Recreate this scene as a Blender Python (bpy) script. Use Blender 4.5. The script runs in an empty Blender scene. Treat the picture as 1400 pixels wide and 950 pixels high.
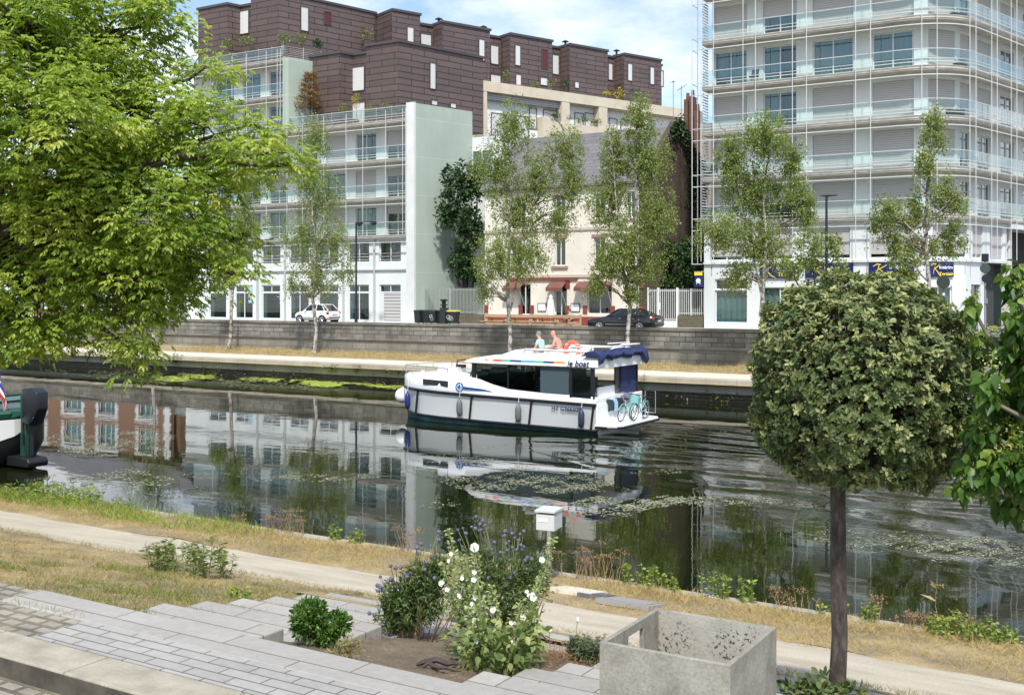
import bpy, bmesh, math, random
import numpy as np
from mathutils import Vector, Matrix
random.seed(7); RNG = np.random.default_rng(7)
SC = bpy.context.scene
COL = SC.collection
PI = math.pi
# world: x runs along the quay, y across the canal (towards the far bank), z up from the water
CAMZ = 5.4; F = 1500.0; CX, CY = 700.0, 400.0
CA, SA = 0.8547, 0.519
def PX(x, y, Y):
    X = (x - CX) / F * Y
    return Vector((CA*X - SA*Y, SA*X + CA*Y, CAMZ - (y - CY) / F * Y))
def PT(x, y, t):
    return PX(x, y, t / (SA*(x-CX)/F + CA))
def PZ(x, y, z):
    return PX(x, y, (CAMZ - z) * F / (y - CY))
def SX(x, t): return PT(x, 400, t).x
def ZY(x, y, t): return PT(x, y, t).z

# ---------------------------------------------------------------- mesh builder
class MB:
    def __init__(s): s.v = []; s.f = []; s.m = []
    def poly(s, pts, mi=0):
        n = len(s.v); s.v += [tuple(p) for p in pts]; s.f.append(tuple(range(n, n+len(pts)))); s.m.append(mi)
    def box(s, x0, x1, y0, y1, z0, z1, mi=0):
        if x0 > x1: x0, x1 = x1, x0
        if y0 > y1: y0, y1 = y1, y0
        if z0 > z1: z0, z1 = z1, z0
        n = len(s.v)
        s.v += [(x0,y0,z0),(x1,y0,z0),(x1,y1,z0),(x0,y1,z0),(x0,y0,z1),(x1,y0,z1),(x1,y1,z1),(x0,y1,z1)]
        for q in ((3,2,1,0),(4,5,6,7),(0,1,5,4),(1,2,6,5),(2,3,7,6),(3,0,4,7)):
            s.f.append(tuple(n+i for i in q)); s.m.append(mi)
    def prism(s, poly, ax, a, b, mi=0):
        # poly: 2-D outline; ax: axis it is extruded along from a to b
        def P(p, c):
            return {'x': (c, p[0], p[1]), 'y': (p[0], c, p[1]), 'z': (p[0], p[1], c)}[ax]
        n = len(s.v); k = len(poly)
        s.v += [P(p, a) for p in poly] + [P(p, b) for p in poly]
        s.f.append(tuple(range(n+k-1, n-1, -1))); s.m.append(mi)
        s.f.append(tuple(range(n+k, n+2*k))); s.m.append(mi)
        for i in range(k):
            j = (i+1) % k
            s.f.append((n+i, n+j, n+k+j, n+k+i)); s.m.append(mi)
    def tube(s, pts, r, n=6, mi=0, cap=True):
        pts = [Vector(p) for p in pts]; k = len(pts)
        rs = r if isinstance(r, (list, tuple)) else [r]*k
        base = len(s.v); up = None
        for i, p in enumerate(pts):
            d = (pts[min(i+1, k-1)] - pts[max(i-1, 0)])
            if d.length < 1e-9: d = Vector((0,0,1))
            d.normalize()
            if up is None:
                up = Vector((0,0,1)) if abs(d.z) < .9 else Vector((1,0,0))
            a = d.cross(up)
            if a.length < 1e-6: a = d.cross(Vector((1,.3,.2)))
            a.normalize(); b = a.cross(d); up = b
            for j in range(n):
                q = 2*PI*j/n
                s.v.append(tuple(p + a*(math.cos(q)*rs[i]) + b*(math.sin(q)*rs[i])))
        for i in range(k-1):
            for j in range(n):
                j2 = (j+1) % n
                s.f.append((base+i*n+j, base+i*n+j2, base+(i+1)*n+j2, base+(i+1)*n+j)); s.m.append(mi)
        if cap:
            s.f.append(tuple(base+j for j in range(n-1, -1, -1))); s.m.append(mi)
            s.f.append(tuple(base+(k-1)*n+j for j in range(n))); s.m.append(mi)
    def ring(s, c, R, r, axis='y', n=20, k=6, mi=0):
        pts = []
        for i in range(n+1):
            q = 2*PI*i/n
            e = {'y': (math.cos(q), 0, math.sin(q)), 'x': (0, math.cos(q), math.sin(q)), 'z': (math.cos(q), math.sin(q), 0)}[axis]
            pts.append(Vector(c) + Vector(e)*R)
        s.tube(pts, r, k, mi, False)
    def lathe(s, c, prof, n=16, mi=0, axis='z'):
        base = len(s.v); c = Vector(c)
        for r, h in prof:
            for j in range(n):
                q = 2*PI*j/n
                e = {'z': (r*math.cos(q), r*math.sin(q), h), 'y': (r*math.cos(q), h, r*math.sin(q)), 'x': (h, r*math.cos(q), r*math.sin(q))}[axis]
                s.v.append(tuple(c + Vector(e)))
        for i in range(len(prof)-1):
            for j in range(n):
                j2 = (j+1) % n
                s.f.append((base+i*n+j, base+i*n+j2, base+(i+1)*n+j2, base+(i+1)*n+j)); s.m.append(mi)
        s.f.append(tuple(base+j for j in range(n-1, -1, -1))); s.m.append(mi)
        s.f.append(tuple(base+(len(prof)-1)*n+j for j in range(n))); s.m.append(mi)
    def ball(s, c, r, nu=12, nv=8, mi=0):
        rx, ry, rz = r if isinstance(r, (tuple, list)) else (r, r, r)
        b = MB(); b.lathe((0,0,0), [(max(.02, math.sin(PI*i/nv)), -math.cos(PI*i/nv)) for i in range(nv+1)], nu)
        n = len(s.v)
        s.v += [(c[0]+x*rx, c[1]+y*ry, c[2]+z*rz) for x, y, z in b.v]
        s.f += [tuple(n+i for i in f) for f in b.f]; s.m += [mi]*len(b.f)
    def loft(s, secs, mi=0, closed=True, caps=True):
        n = len(s.v); k = len(secs[0])
        for sec in secs: s.v += [tuple(p) for p in sec]
        for i in range(len(secs)-1):
            for j in range(k if closed else k-1):
                j2 = (j+1) % k
                s.f.append((n+i*k+j, n+i*k+j2, n+(i+1)*k+j2, n+(i+1)*k+j)); s.m.append(mi)
        if caps and closed:
            s.f.append(tuple(n+j for j in range(k-1, -1, -1))); s.m.append(mi)
            s.f.append(tuple(n+(len(secs)-1)*k+j for j in range(k))); s.m.append(mi)
    def add(s, o, fn=None, mi=None):
        n = len(s.v); s.v += [tuple(fn(p)) if fn else p for p in o.v]
        s.f += [tuple(n+i for i in f) for f in o.f]; s.m += o.m if mi is None else [mi]*len(o.m)
    def build(s, name, mats, parent=None, local=False, smooth=False, fn=None, origin=None, bevel=0, fix=True):
        me = bpy.data.meshes.new(name)
        vs = [fn(p) for p in s.v] if fn else s.v
        off = Vector((0,0,0))
        if parent is not None and not local:
            q = parent
            while q is not None: off += q.location; q = q.parent
        if origin is not None: off = Vector(origin)
        if off.length: vs = [(p[0]-off.x, p[1]-off.y, p[2]-off.z) for p in vs]
        me.from_pydata(vs, [], s.f); me.update()
        if not isinstance(mats, (list, tuple)): mats = [mats]
        for m in mats: me.materials.append(m)
        if len(mats) > 1: me.polygons.foreach_set('material_index', s.m)
        if fix or smooth:
            bm = bmesh.new(); bm.from_mesh(me)
            if smooth: bmesh.ops.remove_doubles(bm, verts=bm.verts, dist=.0004)
            bmesh.ops.recalc_face_normals(bm, faces=bm.faces)
            bm.to_mesh(me); bm.free()
        if smooth: me.polygons.foreach_set('use_smooth', [True]*len(me.polygons))
        o = bpy.data.objects.new(name, me); COL.objects.link(o)
        if parent is not None: o.parent = parent
        elif origin is not None: o.location = origin
        if bevel:
            b = o.modifiers.new('bevel', 'BEVEL'); b.width = bevel; b.segments = 2; b.limit_method = 'ANGLE'
        if smooth:
            try:
                e = o.modifiers.new('edge', 'EDGE_SPLIT'); e.split_angle = math.radians(48)
            except Exception: pass
        return o

def tag(o, label=None, cat=None, group=None, kind=None):
    if label: o['label'] = label
    if cat: o['category'] = cat
    if group: o['group'] = group
    if kind: o['kind'] = kind
    return o
def empty(name, loc=(0,0,0), rz=0, label=None, cat=None, group=None):
    o = bpy.data.objects.new(name, None); COL.objects.link(o)
    o.empty_display_size = .2; o.location = loc; o.rotation_euler = (0,0,rz)
    return tag(o, label, cat, group)
def kids(o): return [c for c in COL.objects if c.parent == o]
def copy_tree(o, parent=None, ch=None):
    if ch is None:
        ch = {}
        for c in COL.objects:
            if c.parent: ch.setdefault(c.parent.name, []).append(c)
    c = o.copy(); COL.objects.link(c); c.parent = parent
    for k in ch.get(o.name, []): copy_tree(k, c, ch)
    return c

# ---------------------------------------------------------------- materials
def lin(h):
    if isinstance(h, str):
        c = [int(h[i:i+2], 16)/255 for i in (0, 2, 4)]
        return tuple(x/12.92 if x <= .04045 else ((x+.055)/1.055)**2.4 for x in c)
    return tuple(h)
def newmat(name):
    m = bpy.data.materials.new(name); m.use_nodes = True
    nt = m.node_tree; return m, nt, nt.nodes['Principled BSDF']
def N(nt, t, **kw):
    n = nt.nodes.new(t)
    for k, v in kw.items():
        if k.startswith('i_'):
            n.inputs[int(k[2:]) if k[2:].isdigit() else k[2:]].default_value = v
        else: setattr(n, k, v)
    return n
def pos(nt):
    return N(nt, 'ShaderNodeNewGeometry').outputs['Position']
def ramp(nt, fac, stops):
    r = N(nt, 'ShaderNodeValToRGB'); e = r.color_ramp.elements
    while len(e) < len(stops): e.new(.5)
    for k, (p, c) in zip(e, stops):
        k.position = p; k.color = (*lin(c), 1) if not isinstance(c, (int, float)) else (c, c, c, 1)
    nt.links.new(fac, r.inputs[0]); return r.outputs[0]
def noise(nt, scale, detail=5, rough=.6, vec=None, stretch=None):
    n = N(nt, 'ShaderNodeTexNoise'); n.inputs['Scale'].default_value = scale
    n.inputs['Detail'].default_value = detail; n.inputs['Roughness'].default_value = rough
    v = vec or pos(nt)
    if stretch:
        mp = N(nt, 'ShaderNodeVectorMath', operation='MULTIPLY'); mp.inputs[1].default_value = stretch
        nt.links.new(v, mp.inputs[0]); v = mp.outputs[0]
    nt.links.new(v, n.inputs['Vector']); return n.outputs['Fac']
def mixc(nt, fac, a, b, mode='MIX'):
    m = N(nt, 'ShaderNodeMix', data_type='RGBA', blend_type=mode)
    for s, x in ((0, fac), (6, a), (7, b)):
        if hasattr(x, 'node'): nt.links.new(x, m.inputs[s])
        elif isinstance(x, (int, float)) and s == 0: m.inputs[0].default_value = x
        else: m.inputs[s].default_value = (*lin(x), 1)
    return m.outputs[2]
def bump(nt, bs, h, strength=.3, dist=.02):
    b = N(nt, 'ShaderNodeBump'); b.inputs['Strength'].default_value = strength; b.inputs['Distance'].default_value = dist
    nt.links.new(h, b.inputs['Height']); nt.links.new(b.outputs[0], bs.inputs['Normal'])
def M(name, col, rough=.6, col2=None, scale=3, metal=0, bmp=0, bscale=None, spec=None, stretch=None, coat=0, lo=.35, hi=.65):
    m, nt, bs = newmat(name)
    bs.inputs['Roughness'].default_value = rough; bs.inputs['Metallic'].default_value = metal
    if spec is not None: bs.inputs['Specular IOR Level'].default_value = spec
    if coat: bs.inputs['Coat Weight'].default_value = coat; bs.inputs['Coat Roughness'].default_value = .05
    if col2 is None: bs.inputs['Base Color'].default_value = (*lin(col), 1)
    else:
        n = noise(nt, scale, stretch=stretch)
        nt.links.new(ramp(nt, n, [(lo, col), (hi, col2)]), bs.inputs['Base Color'])
    if bmp: bump(nt, bs, noise(nt, bscale or scale*6), bmp, .02)
    return m
def blocks(name, c1, c2, mortar, w, h, msize=.012, axis='x', dirt=None, rough=.85, bstr=.5, offs=.5, stain=.5, dist=.02):
    m, nt, bs = newmat(name); bs.inputs['Roughness'].default_value = rough
    p = pos(nt); sx = N(nt, 'ShaderNodeSeparateXYZ'); nt.links.new(p, sx.inputs[0])
    cb = N(nt, 'ShaderNodeCombineXYZ')
    a, b = {'x': (0, 2), 'y': (1, 2), 'z': (0, 1)}[axis]
    nt.links.new(sx.outputs[a], cb.inputs[0]); nt.links.new(sx.outputs[b], cb.inputs[1])
    br = N(nt, 'ShaderNodeTexBrick'); br.offset = offs
    nt.links.new(cb.outputs[0], br.inputs['Vector'])
    for k, v in (('Scale', 1), ('Mortar Size', msize), ('Brick Width', w), ('Row Height', h), ('Bias', 0), ('Mortar Smooth', .2)):
        br.inputs[k].default_value = v
    br.inputs['Color1'].default_value = (*lin(c1), 1); br.inputs['Color2'].default_value = (*lin(c2), 1)
    br.inputs['Mortar'].default_value = (*lin(mortar), 1)
    c = br.outputs['Color']
    c = mixc(nt, stain, c, ramp(nt, noise(nt, 1.1, 7, .65), [(.3, .55), (.7, 1.0)]), 'MULTIPLY')
    c = mixc(nt, .5, c, ramp(nt, noise(nt, 14, 4, .7), [(.3, .65), (.7, 1.0)]), 'MULTIPLY')
    if dirt: c = mixc(nt, ramp(nt, noise(nt, .5, 6, .7, stretch=(1, 1, .35)), [(.45, 0.0), (.68, .8)]), c, dirt)
    nt.links.new(c, bs.inputs['Base Color'])
    inv = N(nt, 'ShaderNodeMath', operation='SUBTRACT'); inv.inputs[0].default_value = 1; nt.links.new(br.outputs['Fac'], inv.inputs[1])
    ad = N(nt, 'ShaderNodeMath', operation='MULTIPLY_ADD'); ad.inputs[1].default_value = .5
    nt.links.new(noise(nt, 20, 4), ad.inputs[0]); nt.links.new(inv.outputs[0], ad.inputs[2])
    bump(nt, bs, ad.outputs[0], bstr, dist)
    return m
def leafmat(name, a, b, c=None, trans=.35, rough=.5):
    m, nt, bs = newmat(name); bs.inputs['Roughness'].default_value = rough; bs.inputs['Specular IOR Level'].default_value = .35
    at = N(nt, 'ShaderNodeAttribute', attribute_name='rnd')
    col = ramp(nt, at.outputs['Fac'], [(0, a), (.55, b), (1, c or b)])
    nt.links.new(col, bs.inputs['Base Color'])
    tr = N(nt, 'ShaderNodeBsdfTranslucent'); nt.links.new(mixc(nt, 1.0, col, (1.1, 1.2, .55), 'MULTIPLY'), tr.inputs['Color'])
    mx = N(nt, 'ShaderNodeMixShader'); mx.inputs[0].default_value = trans
    nt.links.new(bs.outputs[0], mx.inputs[1]); nt.links.new(tr.outputs[0], mx.inputs[2])
    nt.links.new(mx.outputs[0], nt.nodes['Material Output'].inputs[0]); return m

# ---------------------------------------------------------------- foliage
LEAF = {  # local outline (along, across, lift)
 'kite': ([(0,0,0),(.45,-.32,.06),(1,0,-.05),(.45,.32,.06)], [(0,1,2,3)]),
 'oval': ([(0,0,0),(.3,-.26,.05),(.7,-.22,.02),(1,0,-.1),(.7,.22,.02),(.3,.26,.05)], [(0,1,2,3),(0,3,4,5)]),
 'broad': ([(0,0,0),(.18,-.3,.07),(.5,-.34,.06),(.8,-.16,-.02),(1.05,0,-.14),(.8,.16,-.02),(.5,.34,.06),(.18,.3,.07),(.5,0,-.02)],
           [(0,1,2,8),(8,2,3,4),(8,4,5,6),(0,8,6,7)]),
 'lance': ([(0,0,0),(.4,-.14,.03),(1,0,-.08),(.4,.14,.03)], [(0,1,2,3)]),
 'slim': ([(0,0,0),(.35,-.21,.05),(.7,-.16,.01),(1,0,-.09),(.7,.16,.01),(.35,.21,.05)], [(0,1,2,3),(0,3,4,5)]),
 'blade': ([(0,-.032,0),(0,.032,0),(.6,.024,.04),(1,0,.16),(.6,-.024,.04)], [(0,1,2,4),(4,2,3)]),
 'tri': ([(0,-.5,0),(0,.5,0),(1,0,0)], [(0,1,2)]),
 'flake': ([(-.5,-.3,0),(.2,-.5,0),(.5,.1,0),(.1,.5,0),(-.4,.35,0)], [(0,1,2,3,4)]),
}
def unit(a): return a / np.maximum(np.linalg.norm(a, axis=-1, keepdims=True), 1e-9)
def leaves(name, P, D, S, mat, shape='kite', parent=None, up=None, roll=.7, origin=None, rnd=None, rng=RNG):
    """P positions, D directions, S sizes -> one mesh of leaf faces."""
    P = np.asarray(P, float); n = len(P); D = unit(np.asarray(D, float))
    U = np.tile(np.array([0,0,1.0]), (n,1)) if up is None else np.asarray(up, float)
    U = unit(U + rng.normal(0, roll, (n,3)))
    A = unit(np.cross(D, U)); B = np.cross(A, D)
    tv, tf = LEAF[shape]; T = np.array(tv, float); k = len(T)
    V = P[:,None,:] + (D[:,None,:]*T[None,:,0:1] + A[:,None,:]*T[None,:,1:2] + B[:,None,:]*T[None,:,2:3]) * np.asarray(S, float)[:,None,None]
    V = V.reshape(-1, 3)
    off = np.zeros(3)
    if parent is not None:
        q = parent; o3 = Vector((0,0,0))
        while q is not None: o3 += q.location; q = q.parent
        off = np.array(o3)
    if origin is not None: off = np.array(origin)
    V = V - off
    me = bpy.data.meshes.new(name)
    loops = np.concatenate([np.array(f) for f in tf]); L = len(loops); fl = np.array([len(f) for f in tf])
    allL = (np.arange(n)[:,None]*k + loops[None,:]).ravel()
    tot = np.tile(fl, n); st = np.concatenate([[0], np.cumsum(tot)[:-1]])
    me.vertices.add(n*k); me.vertices.foreach_set('co', V.ravel())
    me.loops.add(n*L); me.loops.foreach_set('vertex_index', allL.astype(np.int32))
    me.polygons.add(len(tot)); me.polygons.foreach_set('loop_start', st.astype(np.int32)); me.polygons.foreach_set('loop_total', tot.astype(np.int32))
    at = me.attributes.new('rnd', 'FLOAT', 'FACE')
    r = rng.random(n) if rnd is None else np.clip(rnd, 0, 1)
    at.data.foreach_set('value', np.repeat(r, len(tf)).astype(np.float32))
    me.update(); me.validate()
    me.materials.append(mat)
    o = bpy.data.objects.new(name, me); COL.objects.link(o)
    if parent is not None: o.parent = parent
    elif origin is not None: o.location = origin
    return o
def rdir(n, z=0.0, spread=1.0, rng=RNG):
    d = rng.normal(0, spread, (n,3)); d[:,2] += z; return unit(d)
def curve(p0, p1, sag=0., n=5, jit=0., rng=random):
    p0, p1 = Vector(p0), Vector(p1); L = (p1-p0).length; out = []
    for i in range(n+1):
        f = i/n; p = p0.lerp(p1, f); p.z += sag*L*math.sin(PI*f)*1.0
        if 0 < i < n and jit: p += Vector((rng.uniform(-1,1), rng.uniform(-1,1), rng.uniform(-1,1)))*jit*L
        out.append(p)
    return out
def inell(n, c, r, shell=.5, rng=RNG):
    d = unit(rng.normal(0, 1, (n,3))); q = (rng.random(n)**shell)[:,None]
    return np.array(c) + d*q*np.array(r)
# ---------------------------------------------------------------- camera, light, sky
cam = bpy.data.cameras.new('camera'); co = bpy.data.objects.new('camera', cam); COL.objects.link(co)
co.location = (0, 0, CAMZ); co.rotation_euler = (PI/2, 0, math.asin(SA))
cam.sensor_width = 36; cam.lens = F/1400*36; cam.shift_y = -75/1400; cam.clip_start = .1; cam.clip_end = 3000
SC.camera = co
SUN_EL = math.radians(54)
sv = Vector((.52, -.85, 0)).normalized()*math.cos(SUN_EL); sv.z = math.sin(SUN_EL)
sun = bpy.data.lights.new('sun', 'SUN'); sun.energy = 3.6; sun.angle = math.radians(2.5); sun.color = (1, .955, .88)
so = bpy.data.objects.new('sun', sun); COL.objects.link(so); so.location = (0, -40, 60)
so.rotation_euler = (-sv).to_track_quat('-Z', 'Y').to_euler()
w = bpy.data.worlds.new('World'); SC.world = w; w.use_nodes = True
nt = w.node_tree; bg = nt.nodes['Background']
sky = N(nt, 'ShaderNodeTexSky', sky_type='NISHITA'); sky.sun_disc = False
sky.sun_elevation = SUN_EL; sky.sun_rotation = math.atan2(sv.x, sv.y); sky.air_density = 1.1; sky.dust_density = 1.2; sky.ozone_density = 1.5
tc = N(nt, 'ShaderNodeTexCoord')
sp = N(nt, 'ShaderNodeSeparateXYZ'); nt.links.new(tc.outputs['Generated'], sp.inputs[0])
dv = N(nt, 'ShaderNodeMath', operation='MAXIMUM'); dv.inputs[1].default_value = .04; nt.links.new(sp.outputs[2], dv.inputs[0])
ad = N(nt, 'ShaderNodeMath', operation='ADD'); ad.inputs[1].default_value = .22; nt.links.new(dv.outputs[0], ad.inputs[0])
vv = N(nt, 'ShaderNodeVectorMath', operation='DIVIDE'); nt.links.new(tc.outputs['Generated'], vv.inputs[0])
cb = N(nt, 'ShaderNodeCombineXYZ'); [nt.links.new(ad.outputs[0], cb.inputs[i]) for i in (0, 1)]; cb.inputs[2].default_value = 1
nt.links.new(cb.outputs[0], vv.inputs[1])
cl = noise(nt, 2.1, 8, .56, vec=vv.outputs[0]); 
cfac = ramp(nt, cl, [(.45, 0.0), (.62, 1.0)])
shade = ramp(nt, noise(nt, 3.1, 6, .6, vec=vv.outputs[0]), [(.3, (4.2, 4.7, 5.5)), (.65, (6.4, 6.6, 6.9))])
mc = mixc(nt, cfac, sky.outputs[0], shade)
nt.links.new(mc, bg.inputs[0]); bg.inputs[1].default_value = .15
SC.view_settings.view_transform = 'Standard'; SC.view_settings.look = 'None'; SC.view_settings.gamma = 1; SC.view_settings.exposure = .44
SC.cycles.max_bounces = 8; SC.cycles.transparent_max_bounces = 12; SC.cycles.use_denoising = True; SC.cycles.caustics_reflective = False; SC.cycles.caustics_refractive = False
SC.cycles.sample_clamp_indirect = 6

# ---------------------------------------------------------------- shared materials
m_path, nt_, bs_ = newmat('pale_gravel'); bs_.inputs['Roughness'].default_value = .95
c_ = ramp(nt_, noise(nt_, 1.2, 6, .65, stretch=(.5,1.6,1)), [(.3,(.40,.345,.26)),(.5,(.51,.45,.355)),(.72,(.61,.545,.43))])
c_ = mixc(nt_, .8, c_, ramp(nt_, noise(nt_, 60, 3, .7), [(.3,.62),(.55,1.0)]), 'MULTIPLY'); nt_.links.new(c_, bs_.inputs['Base Color']); bump(nt_, bs_, noise(nt_, 70, 4, .7), .8, .015)
m_dry, nt_, bs_ = newmat('dry_grass_soil'); bs_.inputs['Roughness'].default_value = 1
c_ = ramp(nt_, noise(nt_, 1.5, 7, .7), [(.30,(.20,.165,.105)),(.45,(.32,.25,.145)),(.58,(.44,.335,.175)),(.75,(.50,.40,.225))])
c_ = mixc(nt_, .7, c_, ramp(nt_, noise(nt_, 40, 4, .7), [(.3,.5),(.6,1.0)]), 'MULTIPLY'); nt_.links.new(c_, bs_.inputs['Base Color']); bump(nt_, bs_, noise(nt_, 30, 5, .7), .9, .03)
m_soil, nt_, bs_ = newmat('dry_soil'); bs_.inputs['Roughness'].default_value = 1
c_ = ramp(nt_, noise(nt_, 4, 7, .7), [(.3,(.15,.108,.07)),(.5,(.24,.185,.125)),(.7,(.33,.26,.18))])
c_ = mixc(nt_, .8, c_, ramp(nt_, noise(nt_, 70, 5, .75), [(.36,.4),(.62,1.0)]), 'MULTIPLY'); nt_.links.new(c_, bs_.inputs['Base Color']); bump(nt_, bs_, noise(nt_, 60, 6, .75), 1.0, .02)
m_quay = blocks('quay_limestone', (.50,.465,.385), (.44,.41,.34), (.22,.20,.16), 1.6, 5.0, .012, 'x', dirt=(.27,.25,.19), stain=.5)
m_quaytop = M('quay_top', (.52,.48,.40), .95, (.62,.57,.48), 1.8, bmp=.4, bscale=30)
m_wall = blocks('grey_granite_blocks', (.36,.345,.305), (.19,.18,.16), (.08,.075,.065), .95, .29, .022, 'x', dirt=(.075,.07,.06), stain=.95, offs=.38)
m_wall2 = blocks('pale_granite_blocks', (.33,.31,.26), (.26,.245,.21), (.15,.14,.12), 1.1, .40, .02, 'x', dirt=(.14,.13,.10), stain=.7)
m_cop = M('granite_coping', (.22,.21,.18), .9, (.13,.125,.11), 1.2, bmp=.4, bscale=18)
m_asph = M('asphalt', (.13,.125,.12), .95, (.20,.19,.18), .6, bmp=.3, bscale=60)
m_pave = M('pavement', (.32,.30,.28), .9, (.40,.38,.35), .8, bmp=.2, bscale=40)
m_white = M('white_paint', (.76,.78,.78), .5)
m_dark = M('near_black', (.015,.015,.017), .5)

# ---------------------------------------------------------------- water
bm = MB()
bm.poly([(-420,13.7,0),(420,13.7,0),(420,51.5,0),(-420,51.5,0)])
mw, nt, bs = newmat('canal_water')
bs.inputs['Base Color'].default_value = (.009,.013,.004,1); bs.inputs['Roughness'].default_value = .015
bs.inputs['IOR'].default_value = 1.55; bs.inputs['Specular IOR Level'].default_value = .5
p = pos(nt)
sxyz = N(nt, 'ShaderNodeSeparateXYZ'); nt.links.new(p, sxyz.inputs[0])
fine = noise(nt, 1.6, 3, .5, stretch=(.55, 1.5, 1))
broad = noise(nt, .35, 2, .5, stretch=(.8, 1.2, 1))
# wake: rings behind the boat (boat stern near x=-18, y=40)
def math_(op, a, b=None, clamp=False):
    m = N(nt, 'ShaderNodeMath', operation=op, use_clamp=clamp)
    for i, x in enumerate((a, b)):
        if x is None: continue
        if hasattr(x, 'node'): nt.links.new(x, m.inputs[i])
        else: m.inputs[i].default_value = x
    return m.outputs[0]
# wake mask: a V that opens to the right from the stern
xs, ys = sxyz.outputs[0], sxyz.outputs[1]
dx = math_('ADD', xs, 22.5)                               # distance behind the stern
half = math_('MULTIPLY_ADD', dx, .40); half.node.inputs[2].default_value = 1.0
cy = math_('SUBTRACT', 38.2, math_('MULTIPLY', dx, .25))
dd = math_('ABSOLUTE', math_('SUBTRACT', ys, cy))
inside = math_('SUBTRACT', 1.0, math_('DIVIDE', math_('SUBTRACT', dd, half), 2.5), True)
back = math_('DIVIDE', dx, 2.5, True)
mask = math_('MULTIPLY', inside, back)
fade = math_('SUBTRACT', 1.15, math_('DIVIDE', dx, 42.0), True)
mask = math_('MULTIPLY', mask, fade)
def wave(vec, scale, dist, typ='BANDS', **kw):
    q = N(nt, 'ShaderNodeTexWave', wave_type=typ, wave_profile='SIN', **kw)
    q.inputs['Scale'].default_value = scale; q.inputs['Distortion'].default_value = dist; q.inputs['Detail'].default_value = 1.5; q.inputs['Detail Scale'].default_value = .6
    nt.links.new(vec, q.inputs['Vector']); return q.outputs['Fac']
def mapped(loc, rot, sc=(1,1,1)):
    q = N(nt, 'ShaderNodeMapping', vector_type='TEXTURE'); q.inputs['Location'].default_value = loc; q.inputs['Rotation'].default_value = (0,0,math.radians(rot)); q.inputs['Scale'].default_value = sc
    nt.links.new(p, q.inputs[0]); return q.outputs[0]
w1 = wave(mapped((-10, 58, 0), 0, (1.0, 1.0, 1)), .20, 3.4, 'RINGS', rings_direction='Z')
w2 = wave(mapped((-12, 14, 0), 0, (1.0, 1.0, 1)), .17, 4.0, 'RINGS', rings_direction='Z')
patch = ramp(nt, noise(nt, .22, 3, .5), [(.38, 0.15), (.62, 1.0)])
calm = math_('MULTIPLY', math_('MULTIPLY', fine, patch), .0032)
h = math_('ADD', calm, math_('MULTIPLY', broad, .006))
wv = math_('ADD', math_('MULTIPLY', math_('MULTIPLY', w1, .8), ramp(nt, noise(nt, .17, 2, .5), [(.42, 0.0), (.6, 1.0)])), math_('MULTIPLY', math_('MULTIPLY', w2, .7), ramp(nt, noise(nt, .13, 2, .5, stretch=(1,1.4,3)), [(.4, 0.0), (.62, 1.0)])))
chop = noise(nt, 1.5, 3, .6, stretch=(.6,1.5,1))
h = math_('ADD', h, math_('MULTIPLY', mask, math_('ADD', math_('MULTIPLY', wv, .075), math_('MULTIPLY', chop, .016))))
b = N(nt, 'ShaderNodeBump'); b.inputs['Strength'].default_value = 1; b.inputs['Distance'].default_value = 1
nt.links.new(h, b.inputs['Height']); nt.links.new(b.outputs[0], bs.inputs['Normal'])
tag(bm.build('water', mw, fix=False), kind='structure')

# ---------------------------------------------------------------- far bank
b = MB(); b.poly([(-420,50.9,.9),(420,50.9,.9),(420,700,.9),(-420,700,.9)]); b.poly([(-420,-200,-1.2),(420,-200,-1.2),(420,60,-1.2),(-420,60,-1.2)])
tag(b.build('ground', m_dry, fix=False), kind='structure')
b = MB()
b.box(-420,420,51.4,52.2,.42,1.12); tag(b.build('quay_edge', m_quay, bevel=.03), kind='structure')
b = MB(); b.box(-420,420,51.46,52.2,-1.2,.417); tag(b.build('quay_foot', blocks('wet_quay_stone', (.15,.13,.095), (.09,.08,.06), (.03,.028,.02), .7, .16, .02, 'x', dirt=(.03,.035,.015), stain=.7, bstr=.9, dist=.06)), kind='structure')
b = MB(); b.prism([(52.203,.5),(52.203,1.115),(54.6,1.18),(54.6,.5)], 'x', -420, 420); tag(b.build('quay_path', m_quaytop), kind='structure')
b = MB(); b.prism([(54.6,.5),(54.6,1.19),(58.05,1.42),(58.05,.5)], 'x', -420, 420); tag(b.build('grass_strip', m_dry), kind='structure')
EXR = 14.0
b = MB()
b.box(-420, -3.9, 58.0, 58.5, .5, 2.2, 1); b.box(-420,-3.9,57.9,58.5,2.2,2.36,2); b.box(-420,-3.9,58.0,58.5,2.36,3.22,0); b.box(-420,-3.9,57.94,58.52,3.22,3.38,2)
o = b.build('retaining_wall', [m_wall, m_wall2, m_cop], origin=(-30,58,1)); tag(o, 'long grey granite block wall with a moulded course, between towpath and street', 'wall')
b = MB(); b.box(-3.9, 120, 58.0, 58.5, .5, 3.0, 0); b.box(-3.9,120,57.94,58.52,3.0,3.15,1)
o = b.build('retaining_wall', [m_wall2, m_cop], origin=(10,58,1)); tag(o, 'pale stone wall at the quay corner beside the steps, under the hanging leaves', 'wall')
b = MB(); b.box(-420,420,58.5,66.2,.4,2.9); tag(b.build('street', m_asph), kind='structure')
b = MB(); b.box(-420,420,66.2,71.5,.4,3.0); b.box(-420,420,66.08,66.2,.4,3.01); tag(b.build('pavement', m_pave, bevel=.01), kind='structure')
b = MB(); b.box(-420,420,71.5,700,.4,2.95); tag(b.build('back_yard_ground', m_asph), kind='structure')

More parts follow.
